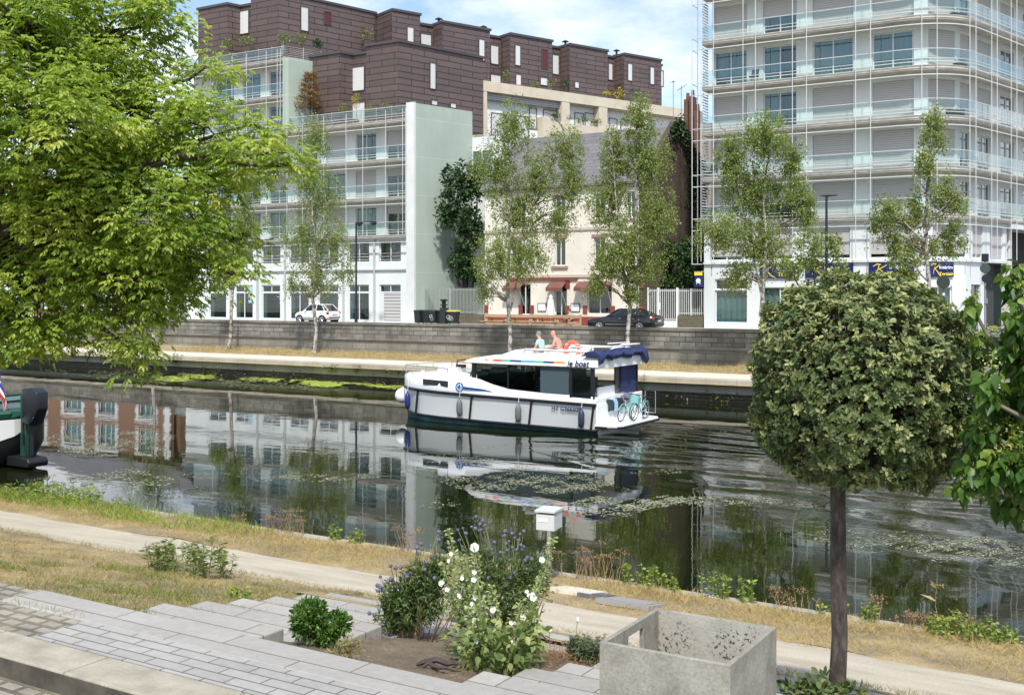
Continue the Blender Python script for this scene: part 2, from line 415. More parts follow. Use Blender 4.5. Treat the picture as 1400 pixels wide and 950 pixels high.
# ---------------------------------------------------------------- near bank
BX0 = -120
def zbank(t):
    pts = [(4.9,3.0),(5.6,3.0),(9.5,2.06),(10.0,1.92),(11.8,1.6),(13.8,1.4)]
    if t <= pts[0][0]: return 3.0
    for (a, za), (c, zc) in zip(pts, pts[1:]):
        if t <= c: return za + (zc-za)*(t-a)/(c-a)
    return 1.4
def sheet(name, mat, x0, x1, ts, lift=0, nx=60, amp=.02, drop=None):
    b = MB(); xs = [x0+(x1-x0)*i/nx for i in range(nx+1)]
    rows = []
    for t in ts:
        rows.append([(x, t, zbank(t)+lift+amp*random.uniform(-1,1)) for x in xs])
    for i in range(len(ts)-1):
        for j in range(nx):
            b.poly([rows[i][j], rows[i][j+1], rows[i+1][j+1], rows[i+1][j]])
    return tag(b.build(name, mat, smooth=True), kind='structure')
ts = lambda a, c, n: [a+(c-a)*i/n for i in range(n+1)]
b = MB(); tl = ts(5.25, 9.80, 20); rows = []
for t in tl:
    k = max(0, min(6, int((t-5.02)/.6))); xe = -6.95-.16*((t-5.0)/.6)+.22 if t > 5.62 else -7.7
    q = [BX0+(xe-BX0)*(1-(1-i/300)**2.2) for i in range(301)]
    rows.append([(x, t+(.06*math.sin(x*2.1)+.05*math.sin(x*5.3) if t > 9.7 else 0), zbank(t)-(.075-.055*min(1,max(0,(t-8.6)/1.0)))+(.02 if t < 9.5 else .004)*random.uniform(-1,1)-(.05 if i == 300 else 0)) for i, x in enumerate(q)])
for i in range(20):
    for j in range(300): b.poly([rows[i][j], rows[i][j+1], rows[i+1][j+1], rows[i+1][j]])
tag(b.build('lawn_bank', m_dry, smooth=True), kind='structure')
sheet('lawn_foot', m_dry, -8.2, 60, ts(8.9, 9.75, 4), lift=-.03, nx=120, amp=.004)
sheet('gravel_path', m_path, BX0, 60, ts(9.56, 12.3, 10), lift=-.035, nx=200, amp=.004)
b = MB(); xs = [BX0+(60-BX0)*i/360 for i in range(361)]; rows = []
for i, t in enumerate((11.82,11.95,12.2,12.5,12.9,13.3,13.62)):
    rows.append([(x, t+(.10*math.sin(x*1.3)+.06*math.sin(x*3.7+1) if i < 2 else 0), zbank(t)-(.037 if i == 0 else .012)+.008*random.uniform(-1,1)) for x in xs])
for i in range(6):
    for j in range(360): b.poly([rows[i][j], rows[i][j+1], rows[i+1][j+1], rows[i+1][j]])
tag(b.build('verge', m_dry, smooth=True), kind='structure')
b = MB(); b.box(BX0, 60, 13.55, 13.8, -1.2, 1.41)
tag(b.build('bank_edge', M('bank_edge_stone', (.30,.28,.23), .95, (.38,.35,.30), 2, bmp=.5, bscale=20), bevel=.02), kind='structure')
b = MB(); b.box(BX0,60,4.0,13.55,-1.2,1.3); b.prism([(5.0,1.2),(5.0,2.7),(5.6,2.7),(9.5,1.8),(13.5,1.3),(13.5,1.2)], 'x', BX0, 60); tag(b.build('bank_core', m_soil), kind='structure')
# steps
m_gran = blocks('granite_slabs', (.43,.41,.375), (.355,.34,.315), (.17,.155,.14), 1.12, .60, .007, 'z', stain=.35, bstr=.35, offs=.37, rough=.7)
m_gran2 = blocks('granite_setts', (.34,.33,.31), (.42,.405,.38), (.14,.13,.12), .36, .108, .007, 'z', stain=.4, bstr=.4, offs=.43, rough=.7)
m_kerbst = M('beige_kerb_stone', (.27,.245,.19), .9, (.39,.355,.285), 4, bmp=.5, bscale=45)
m_cobble = blocks('cobbles', (.36,.33,.28), (.27,.25,.215), (.14,.12,.085), .19, .12, .02, 'z', stain=.6, bstr=.9, offs=.43, dist=.04, dirt=(.37,.32,.23))
b = MB()
NZ = [5.62+.60*k for k in range(7)]
for k in range(7):
    z = 3.0-.145*k; t1 = NZ[k]; t0 = 5.25 if k == 0 else NZ[k-1]-.0
    xl = -6.95-.16*k
    if k == 0: spans = [(xl, 16)]
    else: spans = [(xl, -5.8), (-4.0, 16)] if k < 6 else [(xl, 16)]
    for x0, x1 in spans: b.box(x0, x1, t0 if k == 0 else t0-.05, t1, z-.6, z+.003*(k % 2))
tag(b.build('granite_steps', m_gran, bevel=.012), kind='structure')
b = MB(); b.box(-7.88, -6.95, 5.25, 5.62, 2.4, 3.0); tag(b.build('step_end_slabs', m_gran, bevel=.01), kind='structure')
b = MB(); b.box(-6.85, 16, 4.82, 5.25, 2.4, 2.995); tag(b.build('sett_paving', m_gran2), kind='structure')
b = MB(); b.box(-40, -6.853, 4.82, 5.247, 2.4, 2.985); b.box(-40, -7.883, 5.247, 5.6, 2.4, 2.985); tag(b.build('cobbled_apron', m_cobble), kind='structure')
b = MB()
x = -60.
while x < 16:
    L = random.uniform(.95, 1.25); b.box(x, x+L-.012, 4.46, 4.815, 2.4, 3.0+random.uniform(-.004,.004)); x += L
tag(b.build('kerb', m_kerbst, bevel=.015), kind='structure')
b = MB(); b.box(-60, 16, 4.452, 4.46, 2.8, 2.985); tag(b.build('kerb_face', M('shaded_kerb_face', (.05,.045,.035), .95, (.10,.09,.07), 6)), kind='structure'); b = MB(); b.box(-80, 40, -12, 4.5, 2.0, 2.86); tag(b.build('cobbled_road', m_cobble), kind='structure')  # kerb face strip: riser's shade, with some dirt, put into its dark colour
# planting bed soil
b = MB(); xs = ts(-6.0,-3.8,14); tt = ts(5.62, 9.3, 20)
g = [[(x, t, zbank(t)-.10+.03*random.uniform(-1,1)) for x in xs] for t in tt]
for i in range(20):
    for j in range(14): b.poly([g[i][j], g[i][j+1], g[i+1][j+1], g[i+1][j]])
tag(b.build('bed_soil', m_soil, smooth=True), kind='structure')
# ================================================================ buildings of the far bank
m_pale = M('pale_render', (.60,.64,.645), .8, (.72,.75,.75), .45, bmp=.08, bscale=20, stretch=(1,1,.35))
m_pillar = M('white_render', (.67,.69,.69), .75, (.60,.62,.62), .8)
m_green, nt_, bs_ = newmat('pale_green_render'); bs_.inputs['Roughness'].default_value = .85
c_ = ramp(nt_, noise(nt_, .35, 6, .65), [(.3,(.35,.425,.37)),(.7,(.41,.485,.43))])
c_ = mixc(nt_, .55, c_, ramp(nt_, noise(nt_, 1.3, 6, .7, stretch=(1,1,.06)), [(.35,.9),(.6,1.0)]), 'MULTIPLY')
sx_ = N(nt_, 'ShaderNodeSeparateXYZ'); nt_.links.new(pos(nt_), sx_.inputs[0])
q_ = N(nt_, 'ShaderNodeMath', operation='MULTIPLY_ADD'); q_.inputs[1].default_value = 1/3.05; q_.inputs[2].default_value = -.28; nt_.links.new(sx_.outputs[2], q_.inputs[0])
f_ = N(nt_, 'ShaderNodeMath', operation='FRACT'); nt_.links.new(q_.outputs[0], f_.inputs[0])
c_ = mixc(nt_, ramp(nt_, f_.outputs[0], [(0,.55),(.016,.55),(.03,0.0)]), c_, (.50,.57,.52)); nt_.links.new(c_, bs_.inputs['Base Color']); bump(nt_, bs_, noise(nt_, 12, 4), .1, .02)
m_slab = M('weathered_concrete', (.44,.42,.37), .9, (.60,.58,.53), 1.6, bmp=.3, bscale=18, stretch=(1,1,3))
m_soff = M('grey_soffit', (.36,.37,.38), .9)
m_tube = M('galvanised_tube', (.60,.61,.61), .4, metal=.2)
m_frame = M('white_window_frame', (.72,.74,.75), .45)
m_fdark = M('dark_frame', (.06,.065,.07), .4)
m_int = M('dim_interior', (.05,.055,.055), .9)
m_curt = M('curtain', (.64,.69,.67), .9, (.46,.54,.53), 5, stretch=(8,8,.1))
def glassmat(name, tint, refl=.9, base=.09):
    m, nt, bs = newmat(name)
    tr = N(nt, 'ShaderNodeBsdfTransparent'); tr.inputs[0].default_value = (*tint, 1)
    gl = N(nt, 'ShaderNodeBsdfGlossy'); gl.inputs['Roughness'].default_value = .02; gl.inputs[0].default_value = (refl,)*3+(1,)
    lw = N(nt, 'ShaderNodeLayerWeight'); lw.inputs[0].default_value = .5
    pw = N(nt, 'ShaderNodeMath', operation='POWER'); pw.inputs[1].default_value = 2.5; nt.links.new(lw.outputs['Facing'], pw.inputs[0])
    fr = N(nt, 'ShaderNodeMath', operation='MULTIPLY_ADD', use_clamp=True); fr.inputs[1].default_value = .75; fr.inputs[2].default_value = base; nt.links.new(pw.outputs[0], fr.inputs[0])
    mx = N(nt, 'ShaderNodeMixShader'); nt.links.new(fr.outputs[0], mx.inputs[0]); nt.links.new(tr.outputs[0], mx.inputs[1]); nt.links.new(gl.outputs[0], mx.inputs[2])
    nt.links.new(mx.outputs[0], nt.nodes['Material Output'].inputs[0]); return m
m_glass = glassmat('window_glass', (.62,.74,.75))
m_rail = glassmat('railing_glass', (.86,.93,.92), .9, .04)
def striped(name, c1, c2, pitch, rough=.6, b=.5):
    m, nt, bs = newmat(name); bs.inputs['Roughness'].default_value = rough
    sx = N(nt, 'ShaderNodeSeparateXYZ'); nt.links.new(pos(nt), sx.inputs[0])
    q = N(nt, 'ShaderNodeMath', operation='MULTIPLY'); q.inputs[1].default_value = 1/pitch; nt.links.new(sx.outputs[2], q.inputs[0])
    f = N(nt, 'ShaderNodeMath', operation='FRACT'); nt.links.new(q.outputs[0], f.inputs[0])
    c = ramp(nt, f.outputs[0], [(0, c2), (.16, c2), (.3, c1), (1, c1)])
    nt.links.new(c, bs.inputs['Base Color']); bump(nt, bs, f.outputs[0], b, .02); return m
m_shut = striped('roller_shutter_slats', (.50,.49,.49), (.33,.325,.325), .14)
m_shutw = striped('white_shutter_slats', (.70,.71,.71), (.58,.59,.59), .12)
m_louv = striped('grey_louvres', (.50,.50,.50), (.12,.12,.12), .26)
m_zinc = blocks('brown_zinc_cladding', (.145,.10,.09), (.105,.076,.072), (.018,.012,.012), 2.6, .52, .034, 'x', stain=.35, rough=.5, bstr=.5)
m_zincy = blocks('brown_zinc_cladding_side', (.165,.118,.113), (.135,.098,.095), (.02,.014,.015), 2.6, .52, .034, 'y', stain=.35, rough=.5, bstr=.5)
m_zcap = M('zinc_coping', (.07,.06,.065), .5)
m_cream = M('cream_concrete', (.56,.50,.385), .85, (.63,.57,.45), .9)
m_purp = M('maroon_door', (.10,.02,.02), .5)

class Path:
    def __init__(s, pts):      # dense polyline
        s.p = [Vector((a, b)) for a, b in pts]; s.L = [0]
        for a, b in zip(s.p, s.p[1:]): s.L.append(s.L[-1] + (b-a).length)
    def at(s, u, off=0):
        i = 0
        while i < len(s.L)-2 and u > s.L[i+1]: i += 1
        a, b = s.p[i], s.p[i+1]; d = (b-a).normalized()
        q = a + d*(u - s.L[i]); n = Vector((d.y, -d.x))
        # smooth normal on bends
        return q + n*off, d, n
def sweep(b, path, u0, u1, o0, o1, z0, z1, mi=0):
    us = [u0] + [l for l in path.L if u0 < l < u1] + [u1]
    secs = []
    for u in us:
        p, d, n = path.at(u + (1e-4 if u < us[-1] else -1e-4))
        a = p + n*o0; c = p + n*o1
        secs.append([(a.x,a.y,z0),(c.x,c.y,z0),(c.x,c.y,z1),(a.x,a.y,z1)])
    b.loft(secs, mi)
def proj(x, y):
    X = CA*x + SA*y; Y = -SA*x + CA*y
    return CX + F*X/Y
def ux(path, off, px, lo=0, hi=None):
    hi = hi or path.L[-1]; best = (1e9, 0); k = 600
    for i in range(k+1):
        u = lo + (hi-lo)*i/k; p, d, n = path.at(u, off); e = abs(proj(p.x, p.y) - px)
        if e < best[0]: best = (e, u)
    return best[1]

def window(parent, w, h, kind, loc, rz=0, name='window', frame=None, bars=1):
    """one window: frame, pane behind it, and what hangs in it; x right, y into the wall, z up from the sill"""
    b = MB(); e = .07; fm = frame or m_frame
    b.box(-w/2, -w/2+e, 0, .09, 0, h); b.box(w/2-e, w/2, 0, .09, 0, h)
    b.box(-w/2+e, w/2-e, 0, .09, h-e, h); b.box(-w/2+e, w/2-e, 0, .09, 0, e)
    for i in range(bars):
        x = -w/2 + w*(i+1)/(bars+1); b.box(x-.035, x+.035, .005, .085, e, h-e)
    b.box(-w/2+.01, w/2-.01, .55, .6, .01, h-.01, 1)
    o = b.build(name, [fm, m_int], parent, local=True); o.location = loc; o.rotation_euler = (0,0,rz)
    p = MB(); p.box(-w/2+e, w/2-e, .04, .055, e, h-e); p.build('pane', m_glass, o, local=True)
    if kind in ('curtain', 'half_curtain'):
        c = MB(); n = 18; x0, x1 = (-w/2+.05, w/2-.05) if kind == 'curtain' else (-w/2+.05, -.05*w)
        pts = [(x0+(x1-x0)*i/n, .22+.05*math.sin(i*1.9)) for i in range(n+1)]
        c.prism(pts + [(x, y+.01) for x, y in reversed(pts)], 'z', .03, h-.03); c.build('curtain', m_curt, o, local=True)
    if kind in ('shut', 'half', 'top', 'low'):
        z = {'shut': .03, 'half': h*.52, 'top': h*.74, 'low': h*.13}[kind]
        s_ = MB(); s_.box(-w/2+.03, w/2-.03, -.035, -.005, z, h-.02); s_.build('roller_shutter', m_shut, o, local=True)
    return o
WINS = {}
def win(parent, w, h, kind, loc, rz=0, **kw):
    key = (round(w, 2), round(h, 2), kind, tuple(sorted((k, str(v)) for k, v in kw.items())))
    if key in WINS:
        o = copy_tree(WINS[key], parent); o.location = loc; o.rotation_euler = (0,0,rz); return o
    o = window(parent, w, h, kind, loc, rz, **kw); WINS[key] = o; return o

def balconies(root, path, u0, u1, lv, setb, posts, rails=True, umax=None, oo=.0):
    for z in lv:
        b = MB(); sweep(b, path, u0, u1, -setb, oo, z-.26, z, 0); sweep(b, path, u0, u1, oo+.002, oo+.05, z-.17, z+.03, 0)
        sl = b.build('balcony', [m_slab], root)
        g = MB(); sweep(g, path, u0+.03, u1-.03, oo-.06, oo-.045, z+.12, z+1.02, 0); g.build('railing_glass', m_rail, sl)
        r = MB(); sweep(r, path, u0, u1, oo-.08, oo-.03, z+1.02, z+1.06); sweep(r, path, u0, u1, oo+.20, oo+.24, z+.18, z+.22); sweep(r, path, u0, u1, oo+.20, oo+.24, z+.38, z+.41)
        sweep(r, path, u0, u1, oo+.16, oo+.24, z-.62, z-.56)
        r.build('handrail', m_tube, sl)
def tube_posts(root, path, us, z0, z1, off=.25, r=.026):
    for u in us:
        p, d, n = path.at(u, off); b = MB(); b.tube([(p.x,p.y,z0),(p.x,p.y,z1)], r, 6); b.build('post', m_tube, root)

def facade_floor(wall, root, path, z0, z1, bays, kinds, setb, ua, ub, sill=0., head=.55, dep=.75, pil=None, rot=True):
    """wall masses round a row of window bays, and the windows"""
    o1, o0 = -setb, -setb-dep
    cur = ua
    for (a, c), k in zip(bays, kinds):
        if a > cur + .02: sweep(wall, path, cur, a, o0, o1, z0, z1-.26)
        if sill: sweep(wall, path, a, c, o0, o1, z0, z0+sill)
        sweep(wall, path, a, c, o0, o1, z1-head, z1-.26); cur = c
        pm, d, n = path.at((a+c)/2, o1-.12)
        pa, _, _ = path.at(a, o1-.12); pc, _, _ = path.at(c, o1-.12)
        w = (pc-pa).length; rz = math.atan2((pc-pa).y, (pc-pa).x); mid = (pa+pc)/2
        rl = root.location
        win(root, w-.01, z1-head-z0-sill, k, (mid.x-rl.x, mid.y-rl.y, z0+sill-rl.z), rz)
    if ub > cur + .02: sweep(wall, path, cur, ub, o0, o1, z0, z1-.26)

# ---------------------------------------------------------------- left block
KS = .2655
sk = lambda p: (p[0]+KS*(p[1]-70), p[1], p[2])
s_l, s_r = SX(250, 70), SX(567, 70)
R1 = empty('apartment_building', (SX(430,70), 72, 3.0), label='pale green apartment building with glass balconies and brown clad penthouses above a green end wall', cat='building')
P1 = Path([(s_l, 70), (s_r, 70)]); U1 = P1.L[-1]
uof = lambda x: SX(x, 70) - s_l
sm = SX(395, 70)                     # right edge of the taller half
LV = [10.0, 13.05, 16.1, 19.2]; LV2 = [22.3, 25.4]
bc = [ (SX(543,71.3)-s_l) - i*((SX(543,71.3)-SX(381,71.3))/4) for i in range(9)]
bc = [c for c in bc if c > 1.2]; bw = 2.15
bays = sorted((c-bw/2, c+bw/2) for c in bc)
nb = len(bays)
wall = MB()
rk = random.Random(5)
KIND = {0: ['dark','dark','curtain','dark','dark','curtain','dark','dark','dark'],}
def kinds(n, i):
    tbl = {2: ['top','curtain','shut','half','curtain','dark'], 3: ['top','shut','curtain','shut','half','dark'], 4: ['half','dark','shut','curtain','half','shut']}
    t = tbl.get(i, ['dark','curtain','dark','half_curtain']); return list(reversed([t[j % len(t)] for j in range(n)]))
# first floor and ground floor stand flush
gl = [(a-.02, c+.02) for a, c in bays]
facade_floor(wall, R1, P1, 7.5, 10.0, gl, ['dark','half_curtain','dark','dark','half_curtain','dark','dark','dark','dark'][:nb], .35, 0, U1-.75, sill=.35, head=.40)
sweep(wall, P1, 0, U1-.75, -1.1, -.35, 6.05, 7.5)
gk = ['dark']*nb
cur = 0
for i, (a, c) in enumerate(bays):
    last = i == nb-1
    sweep(wall, P1, cur, a, -1.1, -.35, 2.9, 6.05); cur = c
    sweep(wall, P1, a, c, -1.1, -.35, 2.9, 3.12)
    mid = (a+c)/2 + s_l; w = c-a-.01
    # transom light, then the shop window or louvre
    o = win(R1, w, .62, 'dark', (mid-R1.location.x, 70.45-72, 5.42-3.0))
    if last:
        b = MB(); b.box(mid-w/2, mid-w/2+.42, 70.4, 70.5, 3.12, 5.4, 0); b.box(mid-w/2+.42, mid+w/2, 70.42, 70.5, 3.12, 5.4, 1)
        b.build('louvre_door', [m_pillar, m_louv], R1)
    else: win(R1, w, 2.28, 'dark', (mid-R1.location.x, 70.45-72, 3.13-3.0), bars=1 if i % 2 else 0)
sweep(wall, P1, cur, U1-.75, -1.1, -.35, 2.9, 6.05)
# storeys behind the balconies
lev = [10.0, 13.05, 16.1, 19.2]
for i in range(3):
    facade_floor(wall, R1, P1, lev[i], lev[i+1], bays, kinds(nb, i+2), 1.3, 0, U1-.75, head=.6)
um = sm - s_l
bl = [b_ for b_ in bays if b_[1] < um-.4]
for z0, z1, i in ((19.2, 22.3, 3), (22.3, 25.4, 4)):
    facade_floor(wall, R1, P1, z0, z1, bl, kinds(len(bl), i+4), 1.3, 0, um-.6, head=.6)
wall.build('wall', m_pale, R1)
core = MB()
core.box(s_l, s_r-.78, 71.95, 79, 2.9, 19.15); core.box(s_l, sm-.6, 71.95, 84, 19.15, 25.3)
core.build('core_wall', m_int, R1)
e = MB(); n0 = SX(567,70)
e.prism([(n0-.75,69.95),(n0,69.95),(n0+KS*5.9,75.9),(n0-.75+KS*5.9,75.9)], 'z', 2.9, 20.35); e.build('end_wall', m_green, R1)
e = MB(); e.prism([(n0-.76,69.90),(n0+.012,69.90),(n0+.05,70.1),(n0-.7,70.1)], 'z', 2.95, 20.42); e.build('end_pillar', m_pillar, R1)
e = MB(); e.prism([(sm-.6,69.95),(sm,69.95),(sm+KS*2.6,72.6),(sm-.6+KS*2.6,72.6)], 'z', 19.2, 25.42); e.prism([(sm-.62,69.9),(sm-.45,69.9),(sm-.45,70.1),(sm-.62,70.1)], 'z', 19.2, 25.5); e.build('end_wall', m_green, R1)
e = MB(); e.prism([(n0+KS*5.9-6,75.9),(n0+KS*5.9+3.0,75.9),(n0+KS*5.9+3.0,79),(n0+KS*5.9-6,79)], 'z', 2.9, 18.2); e.build('rear_wall', m_pale, R1)
win(R1, 1.9, 1.5, 'half_curtain', (n0+KS*5.9+1.0-R1.location.x, 75.8-72, 15.6-3))
balconies(R1, P1, 0, U1-.7, LV, 1.3, None)
balconies(R1, P1, 0, um-.55, LV2, 1.3, None)
pu = []
for i, (a, c) in enumerate(bays): pu += [a+.25, a+2.0] if i % 2 else [a+1.1]
tube_posts(R1, P1, pu + [U1-1.0, U1-.7], 10.0, 20.0)
tube_posts(R1, P1, [u for u in pu if u < um-.6] + [um-1.1, um-.75], 20.0, 26.2)
b = MB()
for a, c in gl:
    for z in (8.05, 8.3, 8.55): b.tube([(s_l+a, 70.28, z), (s_l+c, 70.28, z)], .02, 5)
b.build('window_guard', m_tube, R1)
b = MB(); u = bays[-1][0]-.42
for a, c in bays[1:]: b.tube([(s_l+a-.45, 70.25, 2.95), (s_l+a-.45, 70.25, 10)], .09, 8)
b.build('downpipe', M('zinc_pipe', (.42,.44,.45), .5), R1)
b = MB(); b.box(s_l, s_r-.76, 70.2, 70.345, 7.2, 7.32); b.build('string_course', m_tube, R1)
# terrace railings (fine slats)
def slat_rail(root, pts, z, h=1.05):
    b = MB()
    for (a, c) in zip(pts, pts[1:]):
        for i in range(7): b.tube([(a[0],a[1],z+.12+i*h/7), (c[0],c[1],z+.12+i*h/7)], .011, 4)
        L = math.dist(a, c); n = max(1, int(L/1.5))
        for i in range(n+1):
            f = i/n; x = a[0]+(c[0]-a[0])*f; y = a[1]+(c[1]-a[1])*f; b.tube([(x,y,z),(x,y,z+h+.08)], .022, 5)
    return b.build('terrace_railing', m_tube, root)
slat_rail(R1, [(s_l, 70.1), (sm-.5, 70.1), (sm-.3+KS*3.4, 73.4)], 25.42)
slat_rail(R1, [(sm, 70.1), (n0-.8, 70.1)], 19.2)
# penthouses
def clad(root, segs, z0, z1, t0, back, slant=KS, name='penthouse'):
    """segs: (x_left, x_right, t_front) runs of cladding; returns part"""
    b = MB()
    for (xl, xr, t) in segs:
        a, c = SX(xl, t), SX(xr, t)
        f = lambda x, y: (x+slant*(y-t), y)
        b.prism([f(a,t), f(c,t), f(c,back), f(a,back)], 'z', z0, z1)
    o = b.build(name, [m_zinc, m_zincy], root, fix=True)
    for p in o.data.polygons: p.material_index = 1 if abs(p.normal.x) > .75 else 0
    cp = MB()
    for (xl, xr, t) in segs:
        a, c = SX(xl, t), SX(xr, t); f = lambda x, y: (x+slant*(y-t), y)
        cp.prism([f(a-.1,t-.12), f(c+.12,t-.12), f(c+.12,back+.1), f(a-.1,back+.1)], 'z', z1+.003, z1+.22)
    cp.build('roof_coping', m_zcap, o); return o
def slot(root, frm, a, c, z0, z1, mat=None, name='window', dep=.07):
    """a pale shuttered slot window lying on a wall; frm(u, out) -> xy"""
    o = MB(); k = .07
    def q(b, u0, u1, o0, o1, za, zb, mi=0):
        p = [frm(u0,o0), frm(u1,o0), frm(u1,o1), frm(u0,o1)]; b.prism([(v[0], v[1]) for v in p], 'z', za, zb, mi)
    q(o, a-k, a, -.1, dep, z0-k, z1+k); q(o, c, c+k, -.1, dep, z0-k, z1+k); q(o, a, c, -.1, dep, z1, z1+k); q(o, a, c, -.1, dep, z0-k, z0)
    w = o.build(name, m_zcap, root); s_ = MB(); q(s_, a, c, -.1, dep*.4, z0, z1); s_.build('shutter', mat or m_shutw, w); return w
zB = ZY(545, 58, 71.5)
PB = clad(R1, [(423,465,72.3),(465,501,73.6),(501,545,71.5)], 19.2, zB, 71.5, 80.5)
zA = 31.7
PA = clad(R1, [(271,311,72.3),(311,343,73.6),(343,381,71.8)], 25.4, zA, 71.5, 82)
def face_t(t): return lambda u, o: (u, t-o)
slot(PB, face_t(73.6), SX(479,73.6), SX(498,73.6), ZY(490,124,73.6), ZY(490,92,73.6)); slot(PB, face_t(73.6), SX(469,73.6), SX(476,73.6), ZY(470,124,73.6), ZY(470,91,73.6))
slot(PB, face_t(73.6), SX(472,73.6), SX(479,73.6), 19.5, ZY(470,141,73.6)); slot(PB, face_t(73.6), SX(482,73.6), SX(499,73.6), 19.5, ZY(490,141,73.6))
slot(PA, face_t(73.6), SX(324,73.6), SX(340,73.6), ZY(330,47,73.6), ZY(330,16,73.6)); slot(PA, face_t(73.6), SX(315,73.6), SX(321,73.6), ZY(315,48,73.6), ZY(315,16,73.6))
def side(o, d):        # frame on a receding face through o, along d
    n = Vector((d.y, -d.x)).normalized(); d = d.normalized()
    return lambda u, out: tuple(o + d*u + n*out)
def kx(o, d, px):
    lo, hi = -80.0, 120.0; d = d.normalized()
    for _ in range(60):
        m = (lo+hi)/2; p = o + d*m
        if proj(p.x, p.y) < px: lo = m
        else: hi = m
    return lo
def zat(o, d, px, y):
    p = o + d.normalized()*kx(o, d, px); Y = -SA*p.x + CA*p.y; return CAMZ - (y-CY)/F*Y
DS = Vector((KS, 1.0))
oB = Vector((SX(545,71.5), 71.5)); fB = side(oB, DS)
for (xa, xb, ya, yb) in ((588,595,86,121),(590,597.5,137,143),(616,623,141,147)):
    slot(PB, fB, kx(oB,DS,xa), kx(oB,DS,xb), zat(oB,DS,xa,yb), zat(oB,DS,xa,ya))
oA = Vector((SX(381,71.8), 71.8)); fA = side(oA, DS)
slot(PA, fA, kx(oA,DS,411.5), kx(oA,DS,421), zat(oA,DS,415,42), zat(oA,DS,415,10))
slot(PA, fA, kx(oA,DS,443.5), kx(oA,DS,452), zat(oA,DS,447,33), zat(oA,DS,447,17), m_purp)
# shop window stickers: a blue starburst and a small lettered panel
b = MB(); c = Vector((SX(385,70.3), 70.40, ZY(385,406,70.3)))
for i in range(12):
    q = 2*PI*i/12; r = .62 if i % 2 == 0 else .45
    dx_, dz_ = math.cos(q), math.sin(q)
    b.prism([(c.x+dx_*.12-dz_*.035, c.z+dz_*.12+dx_*.035), (c.x+dx_*r-dz_*.02, c.z+dz_*r+dx_*.02), (c.x+dx_*r+dz_*.02, c.z+dz_*r-dx_*.02), (c.x+dx_*.12+dz_*.035, c.z+dz_*.12-dx_*.035)], 'y', c.y, c.y+.012)
b.build('window_sticker', M('pale_blue_vinyl', (.25,.62,.72), .5), R1)
b = MB(); bx = SX(347,70.3); bz = ZY(347,400,70.3)
b.box(bx-.75, bx+.55, 70.41, 70.425, bz-.9, bz+.55, 0)
for k in range(3): b.box(bx-.6+k*.36, bx-.35+k*.36, 70.397, 70.409, bz-.55, bz-.25, 1+k % 2)
b.build('window_poster', [M('poster_blue', (.30,.55,.62), .6), M('poster_yellow', (.70,.55,.12), .6), M('poster_white', (.72,.72,.70), .6)], R1)

# ---------------------------------------------------------------- the stepped wing with cream terraces
D2 = Vector((.372, .928)).normalized(); n2 = Vector((D2.y, -D2.x))
ZK = 1.165; A0 = PX(637, 400, 89.3*ZK); A0 = Vector((A0.x, A0.y))
zs = lambda z: CAMZ + (z-CAMZ)*ZK
R2 = empty('apartment_building', (A0.x+4, A0.y+10, 3.0), label='long stepped block with a brown clad attic row above cream concrete terraces', cat='building')
fr2 = side(A0, D2)
def wbox(b, xa, xb, o0, o1, z0, z1, mi=0, ka=None, kb=None):
    a = kx(A0 + n2*o1, D2, xa) if ka is None else ka; c = kx(A0 + n2*o1, D2, xb) if kb is None else kb
    p = [fr2(a,o0), fr2(c,o0), fr2(c,o1), fr2(a,o1)]; b.prism(p, 'z', zs(z0) if z0 > 3 else z0, zs(z1), mi)
b = MB(); wbox(b, 655, 934, -14, -.9, 2.9, 22.0); b.build('wall', M('pale_terrace_wall', (.80,.82,.82), .8, (.72,.75,.76), .7), R2)
b = MB(); wbox(b, 661, 934, -14, -.25, 21.95, 22.35); wbox(b, 661, 934, -.25, 0, 22.0, 22.85); b.build('terrace_parapet', m_cream, R2)
b = MB(); wbox(b, 752, 934, -2, -.25, 19.05, 19.4); wbox(b, 742, 934, -.25, .0, 19.1, 20.15); wbox(b,742,752,-1.6,0.02,18.6,20.5); b.build('terrace_parapet', m_cream, R2)
b = MB(); wbox(b, 663, 752, -2, -.2, 16.0, 16.3); wbox(b, 663, 745, -.2, .0, 16.1, 16.9); b.build('terrace_parapet', m_cream, R2)
for xa, xb in ((661.5,666),(768,779),(819,830.5),(874,885)):
    b = MB(); wbox(b, xa, xb, -1.6, -.03, 19.4 if xa > 700 else 16.3, 22.0); b.build('column', m_cream, R2)
oW = A0 - n2*.9; fW = side(oW, D2)
for (xa, xb, za, zb) in ((743,763,19.6,21.2),(786,797,19.6,21.3),(800,815,19.6,21.4),(833,843,19.6,21.2),(849,862,19.6,21.2),(672,692,18.6,20.4),(700,722,18.6,20.4),(724,733,19.5,21.2)):
    slot(R2, fW, kx(oW,D2,xa), kx(oW,D2,xb), zs(za), zs(zb))
b = MB(); wbox(b, 666, 766, -.5, -.4, 21.45, 21.95); b.build('awning', striped('striped_awning', (.5,.5,.5), (.08,.09,.09), .2), R2)
zt = 27.55
OFF = -2.2
attic = MB(); cop = MB()
segs = [(536,574.5,0,zt+.25),(574.5,604.5,-1.6,zt-.1),(604.5,670,0,zt),(670,697.5,-1.6,zt-.1),(697.5,755,0,zt),(755,779,-1.6,zt-.1),(779,831,0,zt),(831,853.5,-1.6,zt-.1),(853.5,904,0,zt),(904,909,-.5,zt-.35)]
for xa, xb, o, z in segs:
    a = kx(A0+n2*OFF, D2, xa); c = kx(A0+n2*OFF, D2, xb)
    wbox(attic, 0, 0, -10, OFF+o, 22.3, z, 0, a, c); wbox(cop, 0, 0, -10, OFF+o+.12, z+.003, z+.2, 0, a-.05, c+.1)
